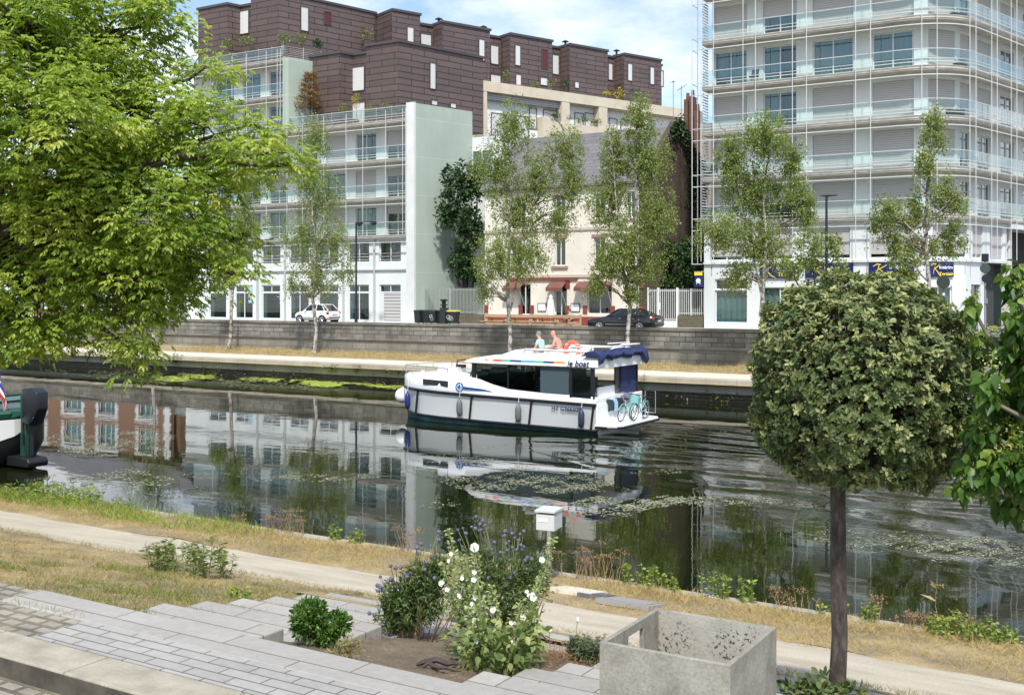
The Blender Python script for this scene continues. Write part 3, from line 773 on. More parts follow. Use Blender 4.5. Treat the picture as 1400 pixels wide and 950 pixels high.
m_zincd = blocks('brown_zinc_cladding_wing', (.155,.11,.107), (.125,.09,.09), (.02,.014,.015), 2.4, .5, .034, 'y', stain=.35, rough=.5, bstr=.5)
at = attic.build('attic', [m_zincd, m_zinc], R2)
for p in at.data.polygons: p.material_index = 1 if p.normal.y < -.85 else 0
cop.build('roof_coping', m_zcap, at)
oP = A0 + n2*OFF; fP = side(oP, D2)
for (xa, xb, ya, yb, mt) in ((557,565,37,60,None),(655,662,54,82,None),(704.5,711,62,89,None),(705.5,712,102,116,None),(741,748,68,93,m_purp),(786,791,112,120,None),(858.5,864,87,110,None),(889,894,92,115,None),(739,748,106,116,None)):
    slot(at, fP, kx(oP,D2,xa), kx(oP,D2,xb), zat(oP,D2,xa,yb), zat(oP,D2,xa,ya), mt)
oQ = oP - n2*1.6; fQ = side(oQ, D2)
for (xa, xb, ya, yb) in ((575.5,589,46,66),(671,681,62,87),(755.5,763.5,75,101),(832,837,87,109),(671,684,102,115)):
    slot(at, fQ, kx(oQ,D2,xa), kx(oQ,D2,xb), zat(oQ,D2,xa,yb), zat(oQ,D2,xa,ya))
oE = oP - n2*.5
slot(at, side(oE, D2), kx(oE,D2,900), kx(oE,D2,906.5), zat(oE,D2,903,118), zat(oE,D2,903,97))
for px, py in ((600,24),(661,35),(773,54),(843,66)):
    k = kx(A0+n2*-6, D2, px); p = fr2(k, -6); z = zs(zt)+.2
    b = MB(); b.box(p[0]-.3,p[0]+.3,p[1]-.3,p[1]+.3,z-.3,z+.75); b.lathe((p[0],p[1],0),[(.12,z+.7),(.12,z+1.15),(.42,z+1.2),(.05,z+1.4)],10); b.build('chimney', m_zcap, at)
# ---------------------------------------------------------------- right block with the rounded corner
x0r = SX(960, 70)
pts = [(x0r, 70), (-14.6, 70)]
RR = 4.0
for i in range(1, 13):
    q = math.radians(75.1)*i/12; pts.append((-14.6+RR*math.sin(q), 74-RR*math.cos(q)))
p_end = pts[-1]; dk = Vector((KS, 1)).normalized()
pts.append((p_end[0]+dk.x*24, p_end[1]+dk.y*24))
P3 = Path(pts); U3 = P3.L[-1]
R3 = empty('apartment_building', (-18, 72, 3.0), label='white apartment building with a rounded corner, roller shutters and glass balconies wrapped in tubing', cat='building')
SB = 1.15
def bayx(a, c): return (ux(P3, -SB, a), ux(P3, -SB, c))
fb = [bayx(976,1022), bayx(1043,1089), bayx(1111,1166), bayx(1193.5,1249.5), bayx(1270,1306)]
uc = P3.L[13]
sb = [(uc+.4, uc+1.9), (uc+3.0, uc+5.0), (uc+6.6, uc+8.8), (uc+10.4, uc+12.6), (uc+14.4, uc+16.6), (uc+18.2, uc+20.6)]
bays3 = fb + sb
LV3 = [10.15, 13.1, 16.2, 19.25, 22.32, 25.4, 28.45]
rows = {
 7.44: ['low','low','low','low','low','low','shut','dark','dark','dark','dark'],
 10.15: ['shut','half','shut','shut','shut','dark','curtain','dark','curtain','half','dark'],
 13.1: ['shut','shut','shut','shut','shut','dark','dark','curtain','dark','shut','dark'],
 16.2: ['shut','half_curtain','shut','shut','shut','shut','shut','dark','half','dark','shut'],
 19.25: ['curtain','half_curtain','curtain','curtain','shut','shut','shut','dark','half','dark','shut'],
 22.32: ['shut','half','shut','shut','shut','dark','shut','half','curtain','shut','dark'],
 25.4: ['shut','shut','curtain','shut','half','dark','shut','half','curtain','shut','dark']}
wall = MB()
zz = [7.44] + LV3
for a, c in zip(zz, zz[1:]):
    if a == 7.44: facade_floor(wall, R3, P3, 7.44, c, bays3[:7], rows[a][:7], .35, 0, uc+5.6, sill=.1, head=.55)
    else: facade_floor(wall, R3, P3, a, c, bays3, rows[a], SB, 0.3, U3, head=.6)
sweep(wall, P3, 0, uc+5.6, -1.1, -.35, 7.32, 7.46)
# ground floor
cur = 0; gb = [(ux(P3,-.35,977), ux(P3,-.35,1021)), (ux(P3,-.35,1043), ux(P3,-.35,1090)), (ux(P3,-.35,1112), ux(P3,-.35,1167)), (ux(P3,-.35,1188), ux(P3,-.35,1249)), (ux(P3,-.35,1265), ux(P3,-.35,1302)), (ux(P3,-.35,1328), ux(P3,-.35,1346))]
for i, (a, c) in enumerate(gb):
    sweep(wall, P3, cur, a, -1.1, -.35, 2.9, 7.32); cur = c
    door = i == 5
    top = 5.75 if i else 6.3
    if door: top = 5.9
    sweep(wall, P3, a, c, -1.1, -.35, top, 7.32)
    if not door: sweep(wall, P3, a, c, -1.1, -.35, 2.9, 3.35)
    pa, _, _ = P3.at(a, -.47); pc, _, _ = P3.at(c, -.47); mid = (pa+pc)/2; w = (pc-pa).length; rz = math.atan2((pc-pa).y, (pc-pa).x)
    z0 = 3.0 if door else 3.36
    if i == 0:
        win(R3, w-.01, 2.2, 'curtain', (mid.x-R3.location.x, mid.y-72, z0-3), rz, bars=0); win(R3, w-.01, .68, 'dark', (mid.x-R3.location.x, mid.y-72, 5.6-3), rz)
        sweep(wall, P3, a, c, -1.1, -.36, 5.56, 5.6)
    elif door: win(R3, w-.01, top-z0, 'dark', (mid.x-R3.location.x, mid.y-72, 0), rz, name='entrance_door', frame=m_fdark)
    else: win(R3, w-.01, top-z0, 'curtain' if i != 3 else 'dark', (mid.x-R3.location.x, mid.y-72, z0-3), rz)
sweep(wall, P3, cur, uc+1.6, -1.1, -.35, 2.9, 7.32)
wall.build('wall', m_pale, R3)
core = MB(); 
for z0, z1, o in ((7.3, 28.2, -SB-.8), (2.9, 7.3, -1.15)): sweep(core, P3, .3, (U3 if z0 > 7 else uc+5.5), -14, o, z0, z1)
core.build('core_wall', m_int, R3)
b = MB(); sweep(b, P3, 0, uc+5.6, -1.5, -.2, 7.30, 7.44); sweep(b, P3, uc+5.6, U3, -9, 0, 9.6, 9.9); b.build('ledge', m_pillar, R3)
b = MB(); sweep(b, P3, uc+5.7, U3, -9, -5, 2.9, 9.6); b.build('passage_wall', M('dark_green_wall', (.06,.09,.08), .8), R3)
b = MB()
for u in (uc+6.1, uc+12, uc+18): sweep(b, P3, u, u+.5, -.9, -.4, 2.9, 9.6)
b.build('column', m_pillar, R3)
balconies(R3, P3, 0, U3, LV3, SB, None)
us = [.02, .9]
for px in (1016, 1033, 1084, 1103, 1170, 1191, 1261, 1281, 1326, 1334.5, 1356, 1363.5, 1382.5, 1390): us.append(ux(P3, .25, px))
us += [us[-1]+1.6, us[-1]+2.4, us[-1]+5, us[-1]+6]
tube_posts(R3, P3, us, 7.5, 29.5)
b = MB()      # the free end frame on the left
for y in (70.0, 71.0):
    b.tube([(x0r-.62,y-.25,7.3),(x0r-.62,y-.25,29.5)], .03, 6)
for z in LV3:
    for dz in (.2, -.58): b.tube([(x0r-.62,69.75,z+dz),(x0r+.1,69.75,z+dz)], .025, 5); b.tube([(x0r-.62,69.75,z+dz),(x0r-.62,70.75,z+dz)], .025, 5)
b.tube([(x0r-.62,69.75,7.3),(x0r+.1,69.75,7.3)], .03, 5)
b.build('end_frame', m_tube, R3)
b = MB()
for z in LV3[:-1]: 
    for k in range(14): b.box(x0r-.02, x0r+.02, 70.05, 71.1, z+.1+k*.19, z+.19+k*.19)
b.build('end_louvres', m_tube, R3)
b = MB(); sweep(b, P3, 0, U3, -14, .1, 28.45, 28.8); b.build('roof', m_slab, R3)
# shop signs
m_navy = M('navy_sign', (.008,.016,.10), .4); m_yel = M('sign_yellow', (.85,.66,.06), .5); m_sw = M('sign_white', (.78,.80,.82), .5)
FONT = None
def text(parent, s, size, loc, rz, mat, name='lettering', ext=.01, bold=0, rx=PI/2, ax='LEFT', shear=0):
    c = bpy.data.curves.new(name, 'FONT'); c.body = s; c.size = size; c.extrude = ext; c.align_x = ax; c.offset = bold; c.shear = shear
    c.materials.append(mat); o = bpy.data.objects.new(name, c); COL.objects.link(o); o.parent = parent
    me = bpy.data.meshes.new_from_object(o); bpy.data.objects.remove(o)
    o = bpy.data.objects.new(name, me); COL.objects.link(o); o.parent = parent
    if not me.materials: me.materials.append(mat)
    o.location = loc; o.rotation_euler = (rx, 0, rz); return o
def logo(mi=0):
    b = MB()    # a swooping yellow letter
    b.tube([(0,0,.55),(.25,0,.68),(.5,0,.66)], [.02,.035,.02], 6); b.tube([(.38,0,.66),(.30,0,.35),(.2,0,.1)], [.028,.03,.012], 6)
    b.tube([(.85,0,.64),(.60,0,.5),(.36,0,.40)], [.018,.03,.025], 6); b.tube([(.38,0,.40),(.6,0,.25),(.8,0,.06),(1.1,0,-.06)], [.025,.032,.036,.012], 6)
    return b
for (xa, xb) in ((1040,1092),(1101,1167),(1188,1250),(1266,1303)):
    a, c = ux(P3, -.3, xa), ux(P3, -.3, xb); sg = MB(); sweep(sg, P3, a, c, -.34, -.22, 6.35, 7.27)
    pa, d, n = P3.at(a, -.22); sgn = sg.build('shop_sign', m_navy, R3)
    rz = math.atan2(d.y, d.x); L = c-a
    lg = logo(); q = Matrix.Rotation(rz, 4, 'Z')
    base = Vector((pa.x, pa.y, 6.42)) + Vector((d.x*.25+n.x*.02, d.y*.25+n.y*.02, 0)) if xa != 1040 else Vector((pa.x, pa.y, 6.42)) + Vector((d.x*.0+n.x*.02, d.y*.0+n.y*.02, 0))
    lg.build('emblem', m_yel, sgn, fn=lambda p: tuple(base + q @ Vector((p[0]*(1 if L > 2 else .6), p[1]*.25, p[2]*1.1))))
    ts_ = .36 if L > 2 else .27
    off = 1.22 if L > 2 else .72
    for k, (tx, mt, dz) in enumerate((('Intérim', m_sw, .50), ('Tertiaire', m_yel, .10))):
        t_ = Vector((pa.x, pa.y, 6.35+dz)) + Vector((d.x*off+n.x*.012, d.y*off+n.y*.012, 0)) - R3.location
        text(sgn, tx, ts_, t_, rz, mt, bold=.006, ext=.006)
hs = empty('hanging_sign', (x0r+.0, 70.2, 6.0), label='small blue and yellow square sign hung on the corner of the white building', cat='sign')
b = MB(); b.box(x0r-.55, x0r-.02, 69.98, 70.12, 5.75, 6.55, 0); b.box(x0r-.55,x0r-.02,69.975,70.125,6.56,6.78,1); b.build('panel', [m_navy, m_yel], hs)
b = MB(); b.lathe((x0r-.26, 69.97, 6.2), [(.17,-.01),(.17,.0)], 14, 0, 'y'); b.tube([(x0r-.4,69.965,5.95),(x0r-.26,69.965,6.35),(x0r-.12,69.965,5.95)], .025, 5); b.build('emblem', m_sw, hs)
b = MB(); b.tube([(x0r-.6,70.05,6.82),(x0r+.1,70.05,6.82)], .02, 5); b.build('bracket', m_tube, hs)
# intercom strip, balcony furniture on the corner
b = MB(); p, d, n = P3.at(uc+5.2, -.2); b.box(p.x-.14, p.x+.14, p.y-.06, p.y+.06, 3.0, 7.2); b.build('downpipe', m_tube, R3)

# ---------------------------------------------------------------- cream house with the cafe
m_stucco = M('cream_stucco', (.66,.62,.54), .9, (.74,.70,.62), .8, bmp=.15, bscale=14)
m_redp = M('oxide_red_paint', (.19,.04,.028), .8, (.24,.055,.04), 1.2)
m_redl = M('brick_red_trim', (.33,.19,.15), .8)
m_stone = M('sill_stone', (.50,.44,.37), .9)
m_slate = blocks('grey_slates', (.20,.19,.20), (.155,.15,.16), (.10,.10,.105), .5, .28, .012, 'x', stain=.5, bstr=.4, rough=.6)
m_bbrick = blocks('brown_schist', (.105,.066,.05), (.07,.047,.038), (.15,.125,.10), .34, .12, .012, 'y', dirt=(.06,.045,.035), stain=.6, bstr=.7)
HT = 70.4
hl, hr = SX(663, HT), SX(879, HT)
R4 = empty('house', ((hl+hr)/2, 73, 3.0), label='cream three storey house with red awnings and a grey slate roof, behind the birches', cat='house')
ez, rzg, hb = 13.3, 17.3, 77.5; rid = 74.0
hk = lambda x, t: x + KS*(t-HT)
b = MB()
hx = lambda px: SX(px, HT)
wl = [(700,716.5),(757.5,773.5),(817,833)]          # window columns
def wallrows():
    rows_ = [(3.0, 6.3, [(709,725.5,3.75,6.05),(758,775,3.05,6.05),(803,836.5,3.85,6.05)]),
             (6.3, 10.0, [(698,713,7.35,9.35),(758.5,773,7.35,9.35),(812,827,7.35,9.35),(856,868,7.35,9.35)]),
             (10.0, 13.3, [(705,718,10.7,12.5),(758.5,773,10.7,12.5),(812,827,10.7,12.5),(856,868,10.7,12.5)])]
    return rows_
hw = []
for z0, z1, ws in wallrows():
    cur = hl
    for xa, xb, za, zb in ws:
        a, c = hx(xa), hx(xb)
        b.box(cur, a, HT, HT+.5, z0, z1); b.box(a, c, HT, HT+.5, z0, za); b.box(a, c, HT, HT+.5, zb, z1); cur = c; hw.append((a, c, za, zb))
    b.box(cur, hr-.44, HT, HT+.5, z0, z1)
b.prism([(hl,HT+.5),(hl+.4,HT+.5),(hk(hl+.4,hb),hb),(hk(hl,hb),hb)], 'z', 2.9, ez)
b.build('wall', m_stucco, R4)
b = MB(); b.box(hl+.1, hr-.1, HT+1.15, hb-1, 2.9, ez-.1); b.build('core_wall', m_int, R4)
g = MB()          # gable wall of brown stone on the right
gp = [(HT+.01,2.9),(hb,2.9),(hb,ez),(rid,rzg+.5),(HT+.01,ez)]
n_ = len(g.v)
for dxx in (0.0, -.45):
    g.v += [(hk(hr+.02,t)+dxx, t, z) for t, z in gp]
g.f += [tuple(range(5)), tuple(range(9,4,-1))] + [(i, (i+1) % 5, 5+(i+1) % 5, 5+i) for i in range(5)]; g.m += [0]*7
g.build('gable_wall', m_bbrick, R4)
r = MB(); e = .35
for (ta, za, tb, zb) in ((HT-.35, ez-.25, rid, rzg), (hb+.3, ez-.25, rid, rzg)):
    r.loft([[(hk(hl-.2,ta),ta,za),(hk(hl-.2,tb),tb,zb),(hk(hl-.2,tb),tb,zb+.14),(hk(hl-.2,ta),ta,za+.14)], [(hk(hr-.45,ta),ta,za),(hk(hr-.45,tb),tb,zb),(hk(hr-.45,tb),tb,zb+.14),(hk(hr-.45,ta),ta,za+.14)]])
rf = r.build('roof', m_slate, R4)
t_ = MB()
for z in (6.6, 10.0): t_.box(hl-.05, hr+.02, HT-.09, HT-.002, z-.1, z+.1)
t_.box(hl-.08, hr+.02, HT-.14, HT-.002, ez-.45, ez-.26)
t_.build('string_course', m_stone, R4)
t_ = MB(); t_.box(hx(697), hx(790), HT-.12, HT-.003, 6.28, 6.48); t_.box(hl-.03, hr+.02, HT-.06, HT-.002, 2.95, 3.66); t_.build('red_plinth', m_redp, R4)
for px in (665,712,727.5,776,800,838,877):
    t_ = MB(); x = hx(px); t_.box(x-.17, x+.17, HT-.05, HT-.002, 3.85, 4.45); t_.build('quoin', m_redp, R4)
for px in (776, 877):
    t_ = MB(); t_.box(hx(px)-.2, hx(px)+.2, HT-.05, HT-.002, 5.7, 6.25); t_.build('quoin', m_redp, R4)
for i, (a, c, za, zb) in enumerate(hw):
    nm = 'door' if za < 3.2 else 'window'
    win(R4, c-a-.01, zb-za-.01, 'dark' if i != 1 else 'half_curtain', ((a+c)/2-R4.location.x, HT+.15-73, za-3), 0, name=nm, bars=1 if c-a < 2 else 2)
    if i > 2:
        mt_ = m_redl if i < 7 else m_stone; q = MB(); q.box(a-.22, c+.22, HT-.12, HT-.003, za-.2, za-.02); q.build('window_sill', mt_, R4); q = MB(); q.box(a-.16,c+.16,HT-.07,HT-.004,zb+.02,zb+.22); q.build('lintel', mt_, R4)
m_awn = M('faded_red_canvas', (.135,.058,.045), .9, (.19,.085,.066), 2)
for xa, xb in ((694,718),(753,775),(791,838)):
    a, c = hx(xa), hx(xb); q = MB()
    q.loft([[(a,HT-.03,6.15),(a,HT-.75,5.72),(a,HT-.75,5.50),(a,HT-.78,5.50),(a,HT-.78,5.75),(a,HT-.03,6.2)], [(c,HT-.03,6.15),(c,HT-.75,5.72),(c,HT-.75,5.50),(c,HT-.78,5.50),(c,HT-.78,5.75),(c,HT-.03,6.2)]])
    aw = q.build('awning', m_awn, R4); q = MB()
    for x in (a+.05, c-.05): q.tube([(x,HT-.02,4.4),(x,HT-.73,5.55)], .018, 5)
    q.build('awning_arm', m_tube, aw)
for px in (741.5, 787): 
    q = MB(); x = hx(px); q.box(x-.38, x+.38, HT-.06, HT-.003, 4.0, 4.62, 0); q.box(x-.32,x+.32,HT-.07,HT-.061,4.06,4.56,1); q.build('menu_board', [m_fdark, m_white], R4)
q = MB(); x = hx(873.5); q.tube([(x,HT-.08,3.0),(x,HT-.08,ez-.3)], .05, 6); q.build('downpipe', m_tube, R4)

# ---------------------------------------------------------------- brick house far left (mostly behind the big tree)
m_obrick = blocks('orange_brick', (.30,.135,.075), (.25,.11,.065), (.35,.30,.24), .24, .08, .01, 'x', stain=.35, bstr=.4)
R5 = empty('house', (SX(145,70), 74, 3.0), label='orange brick house with white quoins, half hidden behind the big leafy tree', cat='house')
bl_, br_ = SX(40,70), SX(232,70); b = MB(); cur = bl_; wn = []
for xa, xb in ((52,62),(88,112),(135,158),(190,212)):
    a, c = SX(xa,70), SX(xb,70)
    b.box(cur,a,70,70.5,2.9,10.5); cur = c
    za = 3.8
    for zb0, zb1 in ((3.7,6.3),(7.4,9.5)):
        wn.append((a,c,zb0,zb1))
    b.box(a,c,70,70.5,2.9,3.7); b.box(a,c,70,70.5,6.3,7.4); b.box(a,c,70,70.5,9.5,10.5)
b.box(cur,br_,70,70.5,2.9,10.5); b.box(bl_,br_,71.2,80,2.9,10.4); b.build('wall', m_obrick, R5)
for a, c, z0, z1 in wn:
    win(R5, c-a-.01, z1-z0-.01, 'curtain', ((a+c)/2-R5.location.x, 70.15-74, z0-3), 0, bars=2)
    q = MB(); k = .28
    for s_, xx in ((-1,a),(1,c)):
        for j in range(6): q.box(xx, xx+s_*(k if j % 2 else k*1.7), 69.92, 69.998, z0+j*(z1-z0)/6, z0+(j+1)*(z1-z0)/6)
    q.box(a-k*1.7, c+k*1.7, 69.9, 69.998, z1, z1+.4); q.build('window_trim', m_pillar, R5)
for xx in (bl_+.3, br_-.3):
    q = MB()
    for j in range(12): w_ = .3 if j % 2 else .5; q.box(xx-w_, xx+w_, 69.93, 69.997, 3+j*.6, 3+j*.6+.6)
    q.build('quoin', m_pillar, R5)
r = MB(); r.prism([(69.6,10.4),(80.4,10.4),(75,14)], 'x', bl_-.3, br_+.3); r.build('roof', m_slate, R5)
R6 = empty('garage', (SX(246,71), 74, 3.0), label='low grey garage between the brick house and the green apartment building', cat='garage')
b = MB(); a, c = SX(234,70.4), SX(258,70.4); b.box(a,c,70.6,78,2.9,5.6); b.build('wall', m_pale, R6)
b = MB(); b.box(a+.3,c-.3,70.5,70.59,2.95,5.2); b.build('door', m_soff, R6)
b = MB(); b.box(a-.1,c+.1,70.4,78,5.603,5.8); b.build('roof', m_soff, R6)
# brick chimney house behind, right of the wing
R7 = empty('house', (SX(950,90), 92, 3.0), label='distant house with tall brick chimneys, glimpsed left of the white building', cat='house')
b = MB(); a, c = SX(934,88), SX(972,88); b.box(a,c,88,98,2.9,ZY(950,170,88)); b.build('wall', M('aged_render', (.42,.38,.34), .9, (.34,.30,.27), 1), R7)
m_rb = blocks('red_chimney_brick', (.20,.075,.05), (.16,.06,.045), (.22,.18,.15), .22, .075, .01, 'x', stain=.4)
for xa, xb, yt in ((938,943,137),(945.5,949,133),(951.5,957,152)):
    b = MB(); b.box(SX(xa,88),SX(xb,88),87.5,88.6,10,ZY(xb,yt,88)); b.lathe((SX((xa+xb)/2,88),88,ZY(xb,yt,88)),[(.18,0),(.14,.6)],8); b.build('chimney', m_rb, R7)
for px, yb, yt, lb in ((920.5,150,112,'thin mast with a small crossbar on the terrace end'), (931.5,160,118,'thin mast with a slanted comb of rods, nearer the brick chimneys')):
    t = 92; x = SX(px, t); an = MB(); zb_, zt_ = 21.0, ZY(px, yt, t); an.tube([(x,t,zb_-4),(x,t,zt_)], .03, 5)
    if px < 925: an.tube([(x-.35,t,zt_-.05),(x+.3,t,zt_)], .02, 4); an.ball((x,t,zt_), .09, 6, 4)
    else:
        an.tube([(x-.35,t,zt_-.35),(x+.5,t,zt_+.1)], .02, 4)
        for k in range(5): an.tube([(x-.35+.2*k,t-.25,zt_-.35+.1*k),(x-.35+.2*k,t+.25,zt_-.35+.1*k)], .012, 4)
    tag(an.build('antenna', M('antenna_metal', (.2,.2,.21), .5), origin=(x,t,zb_-4)), lb, 'antenna')

# balcony things on the white building
def on_balc(px, z, off=-.45):
    u = ux(P3, off, px); p, d, n = P3.at(u, off); return p, d
def bchair(px, z, label, mat):
    p, d = on_balc(px, z); o = empty('balcony_chair', (p.x,p.y,z), math.atan2(d.y,d.x), label, 'chair', 'chairs on the balconies')
    b = MB(); b.box(-.26,.26,-.24,.24,.40,.45); b.build('seat', mat, o, local=True); b = MB(); b.loft([[(-.26,.22,.45),(.26,.22,.45),(.26,.26,.45),(-.26,.26,.45)],[(-.24,.34,.95),(.24,.34,.95),(.24,.38,.95),(-.24,.38,.95)]]); b.build('backrest', mat, o, local=True)
    for x in (-.23,.23):
        for y in (-.2,.2): b = MB(); b.tube([(x,y,0),(x,y,.42)],.02,5); b.build('leg', m_tube, o, local=True)
bchair(1031, 19.26, 'dark chair on the glass balcony near the second window of the white building', m_fdark)
bchair(974, 13.11, 'dark deck chair at the left end of a lower balcony of the white building', m_fdark)
bchair(1342, 13.11, 'black chair on the rounded corner balcony of the white building', m_fdark)
bchair(1368, 16.21, 'wooden chair on the side balcony of the white building', M('balcony_wood', (.34,.26,.17), .8))
for px, z, lb, w2 in ((1306, 16.21, 'long dark plant trough with dry grass on the corner balcony', .6), (1313, 19.26, 'low dark flower trough on the corner balcony', .45), (986, 19.26, 'pot of pink and green flowers at the left of a glass balcony', .3), (1310, 22.33, 'low flower box on the topmost visible corner balcony', .5)):
    p, d = on_balc(px, z, -.3); o = empty('plant_trough', (p.x,p.y,z), math.atan2(d.y,d.x), lb, 'planter', 'plant troughs on the balconies')
    b = MB(); b.box(-w2,w2,-.16,.16,.0,.38 if w2 > .55 else .22); b.build('trough', m_fdark, o, local=True)
    r0 = np.random.default_rng(int(px)); n_ = 150; P_ = np.stack([r0.uniform(-w2,w2,n_), r0.uniform(-.14,.14,n_), .25+np.abs(r0.normal(.12,.1,n_))],1)
    ob = leaves('plants', P_+np.array((p.x,p.y,z)), rdir(n_, .8), r0.uniform(.06,.14,n_), leafmat('trough_leaf', (.06,.09,.03), (.18,.17,.08), (.40,.22,.20), .3), 'lance', o, rng=r0)
# ================================================================ the hire cruiser
m_gel = M('white_gelcoat', (.86,.87,.875), .25, spec=.5, coat=.4)
m_gel2 = M('grey_gelcoat', (.62,.63,.64), .4)
m_blk = M('black_rubber', (.012,.012,.014), .45)
m_teal = M('teal_antifouling', (.07,.16,.17), .5, (.035,.08,.09), 2)
m_navyf = M('navy_canvas', (.012,.020,.075), .8, (.02,.03,.10), 3, bmp=.4, bscale=8)
m_fend = M('navy_fender', (.025,.035,.07), .4)
m_grfend = M('grey_fender', (.13,.14,.15), .45)
m_steel = M('stainless_steel', (.6,.6,.6), .25, metal=.9)
m_cglass = glassmat('tinted_cabin_glass', (.30,.34,.35), .9, .10)
m_orange = M('orange_plastic', (.75,.13,.06), .5)
m_turq = M('turquoise_paint', (.22,.52,.50), .35)
m_cint = M('cabin_interior', (.10,.095,.09), .8)
BO = empty('motor_cruiser', (-29.0, 39.0, 0), label='white hire cruiser with a black rubbing strake and tinted windows motoring along the canal', cat='boat')
def BB(b, name, mats, parent=None, **k): return b.build(name, mats, parent or BO, local=True, **k)
hb = lambda x: np.interp(x, [0,.12,.4,.9,1.7,3,5,10.25], [.06,.45,.88,1.28,1.68,1.95,2.08,2.05])
zs_ = lambda x: np.interp(x, [0,1.0,2.5,4.2,5.2,6.4,10.25], [1.86,1.92,1.94,1.86,1.68,1.48,1.36])
zr_ = lambda x: np.interp(x, [0,3,10.25], [1.36,1.30,1.16])
zl_ = lambda x: np.interp(x, [0,1.2,10.25], [.44,.29,.17])
h = MB(); secs = []
xsn = [0,.06,.2,.45,.9,1.4,2,3,4.2,5.2,6.4,8,9.4,10.25]
for x in xsn:
    w = hb(x); k = min(1, .25+x/2.2); zk = -.45 if x > .8 else -.45+.35*(1-x/.8)
    half = [(0, zk), (w*.62*k, min(-.2, zk+.25) if x > .8 else zk+.06), (w*.9*k**.35, .02), (w*.94*k**.25, zl_(x)), (w*.985, zr_(x)-.03), (w, zr_(x)+.03), (w*.985, zs_(x)-.06), (w*.955, zs_(x)), (0, zs_(x)+.05)]
    secs.append([(x, -y, z) for y, z in half] + [(x, y, z) for y, z in reversed(half[1:-1])])
h.loft(secs)
for i, f in enumerate(h.f):
    zc = sum(h.v[v][2] for v in f)/len(f); xc = sum(h.v[v][0] for v in f)/len(f)
    if zc < zl_(xc)-.02 and len(f) == 4: h.m[i] = 1
hull = BB(h, 'hull', [m_gel, m_teal], smooth=True)
for nm, zf, r in (('rubbing_strake', zr_, .062), ('lower_strake', zl_, .055)):
    s_ = MB()
    pts = []
    for x in [.02,.12,.3,.6,1,1.5,2.2,3,4,5,6.5,8,9.4,10.27]:
        w = hb(x)*1.005 if nm == 'rubbing_strake' else hb(x)*(.945*min(1,.25+x/2.2)**.24)+.012; pts.append((x, w, zf(x)))
    both = [(x,-y,z) for x,y,z in reversed(pts)] + pts
    s_.tube(both, r, 6); BB(s_, nm, m_blk, hull)
for x in (1.55, 4.55, 7.35, 10.05):
    s_ = MB(); n_ = 6
    s_.tube([(x+.18*(i/n_)-.05, -hb(x)*(.955+.05*i/n_)-.012, zl_(x)+(zr_(x)-zl_(x))*i/n_) for i in range(n_, -1, -1)], .05, 5); BB(s_, 'strap', m_blk, hull)
# foredeck trunk with its window, rail, anchor gear
t_ = MB(); t_.loft([[(1.1,-.9,1.88),(1.1,.9,1.88),(1.25,.8,2.0),(1.25,-.8,2.0)], [(2.4,-1.45,1.77),(2.4,1.45,1.77),(2.4,1.3,2.05),(2.4,-1.3,2.05)], [(4.7,-1.85,1.72),(4.7,1.85,1.72),(4.7,1.72,2.12),(4.7,-1.72,2.12)]])
BB(t_, 'coachroof', m_gel, bevel=.04)
t_ = MB(); t_.loft([[(2.05,-hb(2.05)*.99-.05,1.58),(2.05,-hb(2.05)*.99-.05,1.80),(2.05,-hb(2.05)*.9,1.80),(2.05,-hb(2.05)*.9,1.58)],[(3.45,-hb(3.45)*.99-.04,1.54),(3.45,-hb(3.45)*.99-.04,1.78),(3.45,-hb(3.45)*.9,1.78),(3.45,-hb(3.45)*.9,1.54)]])
BB(t_, 'hull_window', m_cglass if False else M('dark_hull_window', (.03,.035,.04), .15), hull)
t_ = MB(); pr = [(.15,-.42),(.6,-1.0),(1.3,-1.45),(2.2,-1.75),(3.4,-1.92)]
rail = [(x,y,zs_(x)+.38) for x,y in pr]; t_.tube([(x,-y,z) for x,y,z in reversed(rail)]+rail, .016, 5)
for x, y in pr:
    for s_ in (1,-1): t_.tube([(x,s_*y,zs_(x)),(x,s_*y,zs_(x)+.38)], .014, 5)
BB(t_, 'bow_rail', m_steel)
t_ = MB(); t_.tube([(.05,0,1.75),(.05,0,2.2)], .012, 5); t_.box(-.06,.5,-.1,.1,1.8,1.9); t_.lathe((.75,0,1.82),[(.1,0),(.07,.1),(.1,.2)],10); BB(t_, 'windlass', m_steel)
t_ = MB(); t_.loft([[(2.2,-.95,2.06),(2.2,-.5,2.06),(2.25,-.5,2.3),(2.25,-.95,2.3)],[(2.5,-.98,2.06),(2.5,-.5,2.06),(2.42,-.5,2.42),(2.42,-.98,2.42)]])
BB(t_, 'deck_hatch', m_gel2); t_ = MB(); t_.box(3.0,3.5,-1.3,-.7,2.08,2.3); BB(t_, 'deck_box', m_gel2)
t_ = MB(); t_.tube([(2.9,-.6,2.1),(3.2,-.9,2.55),(3.4,-.6,2.6)], .03, 5); t_.box(3.25,3.6,-1.1,-.85,2.28,2.4); BB(t_, 'searchlight', m_blk)
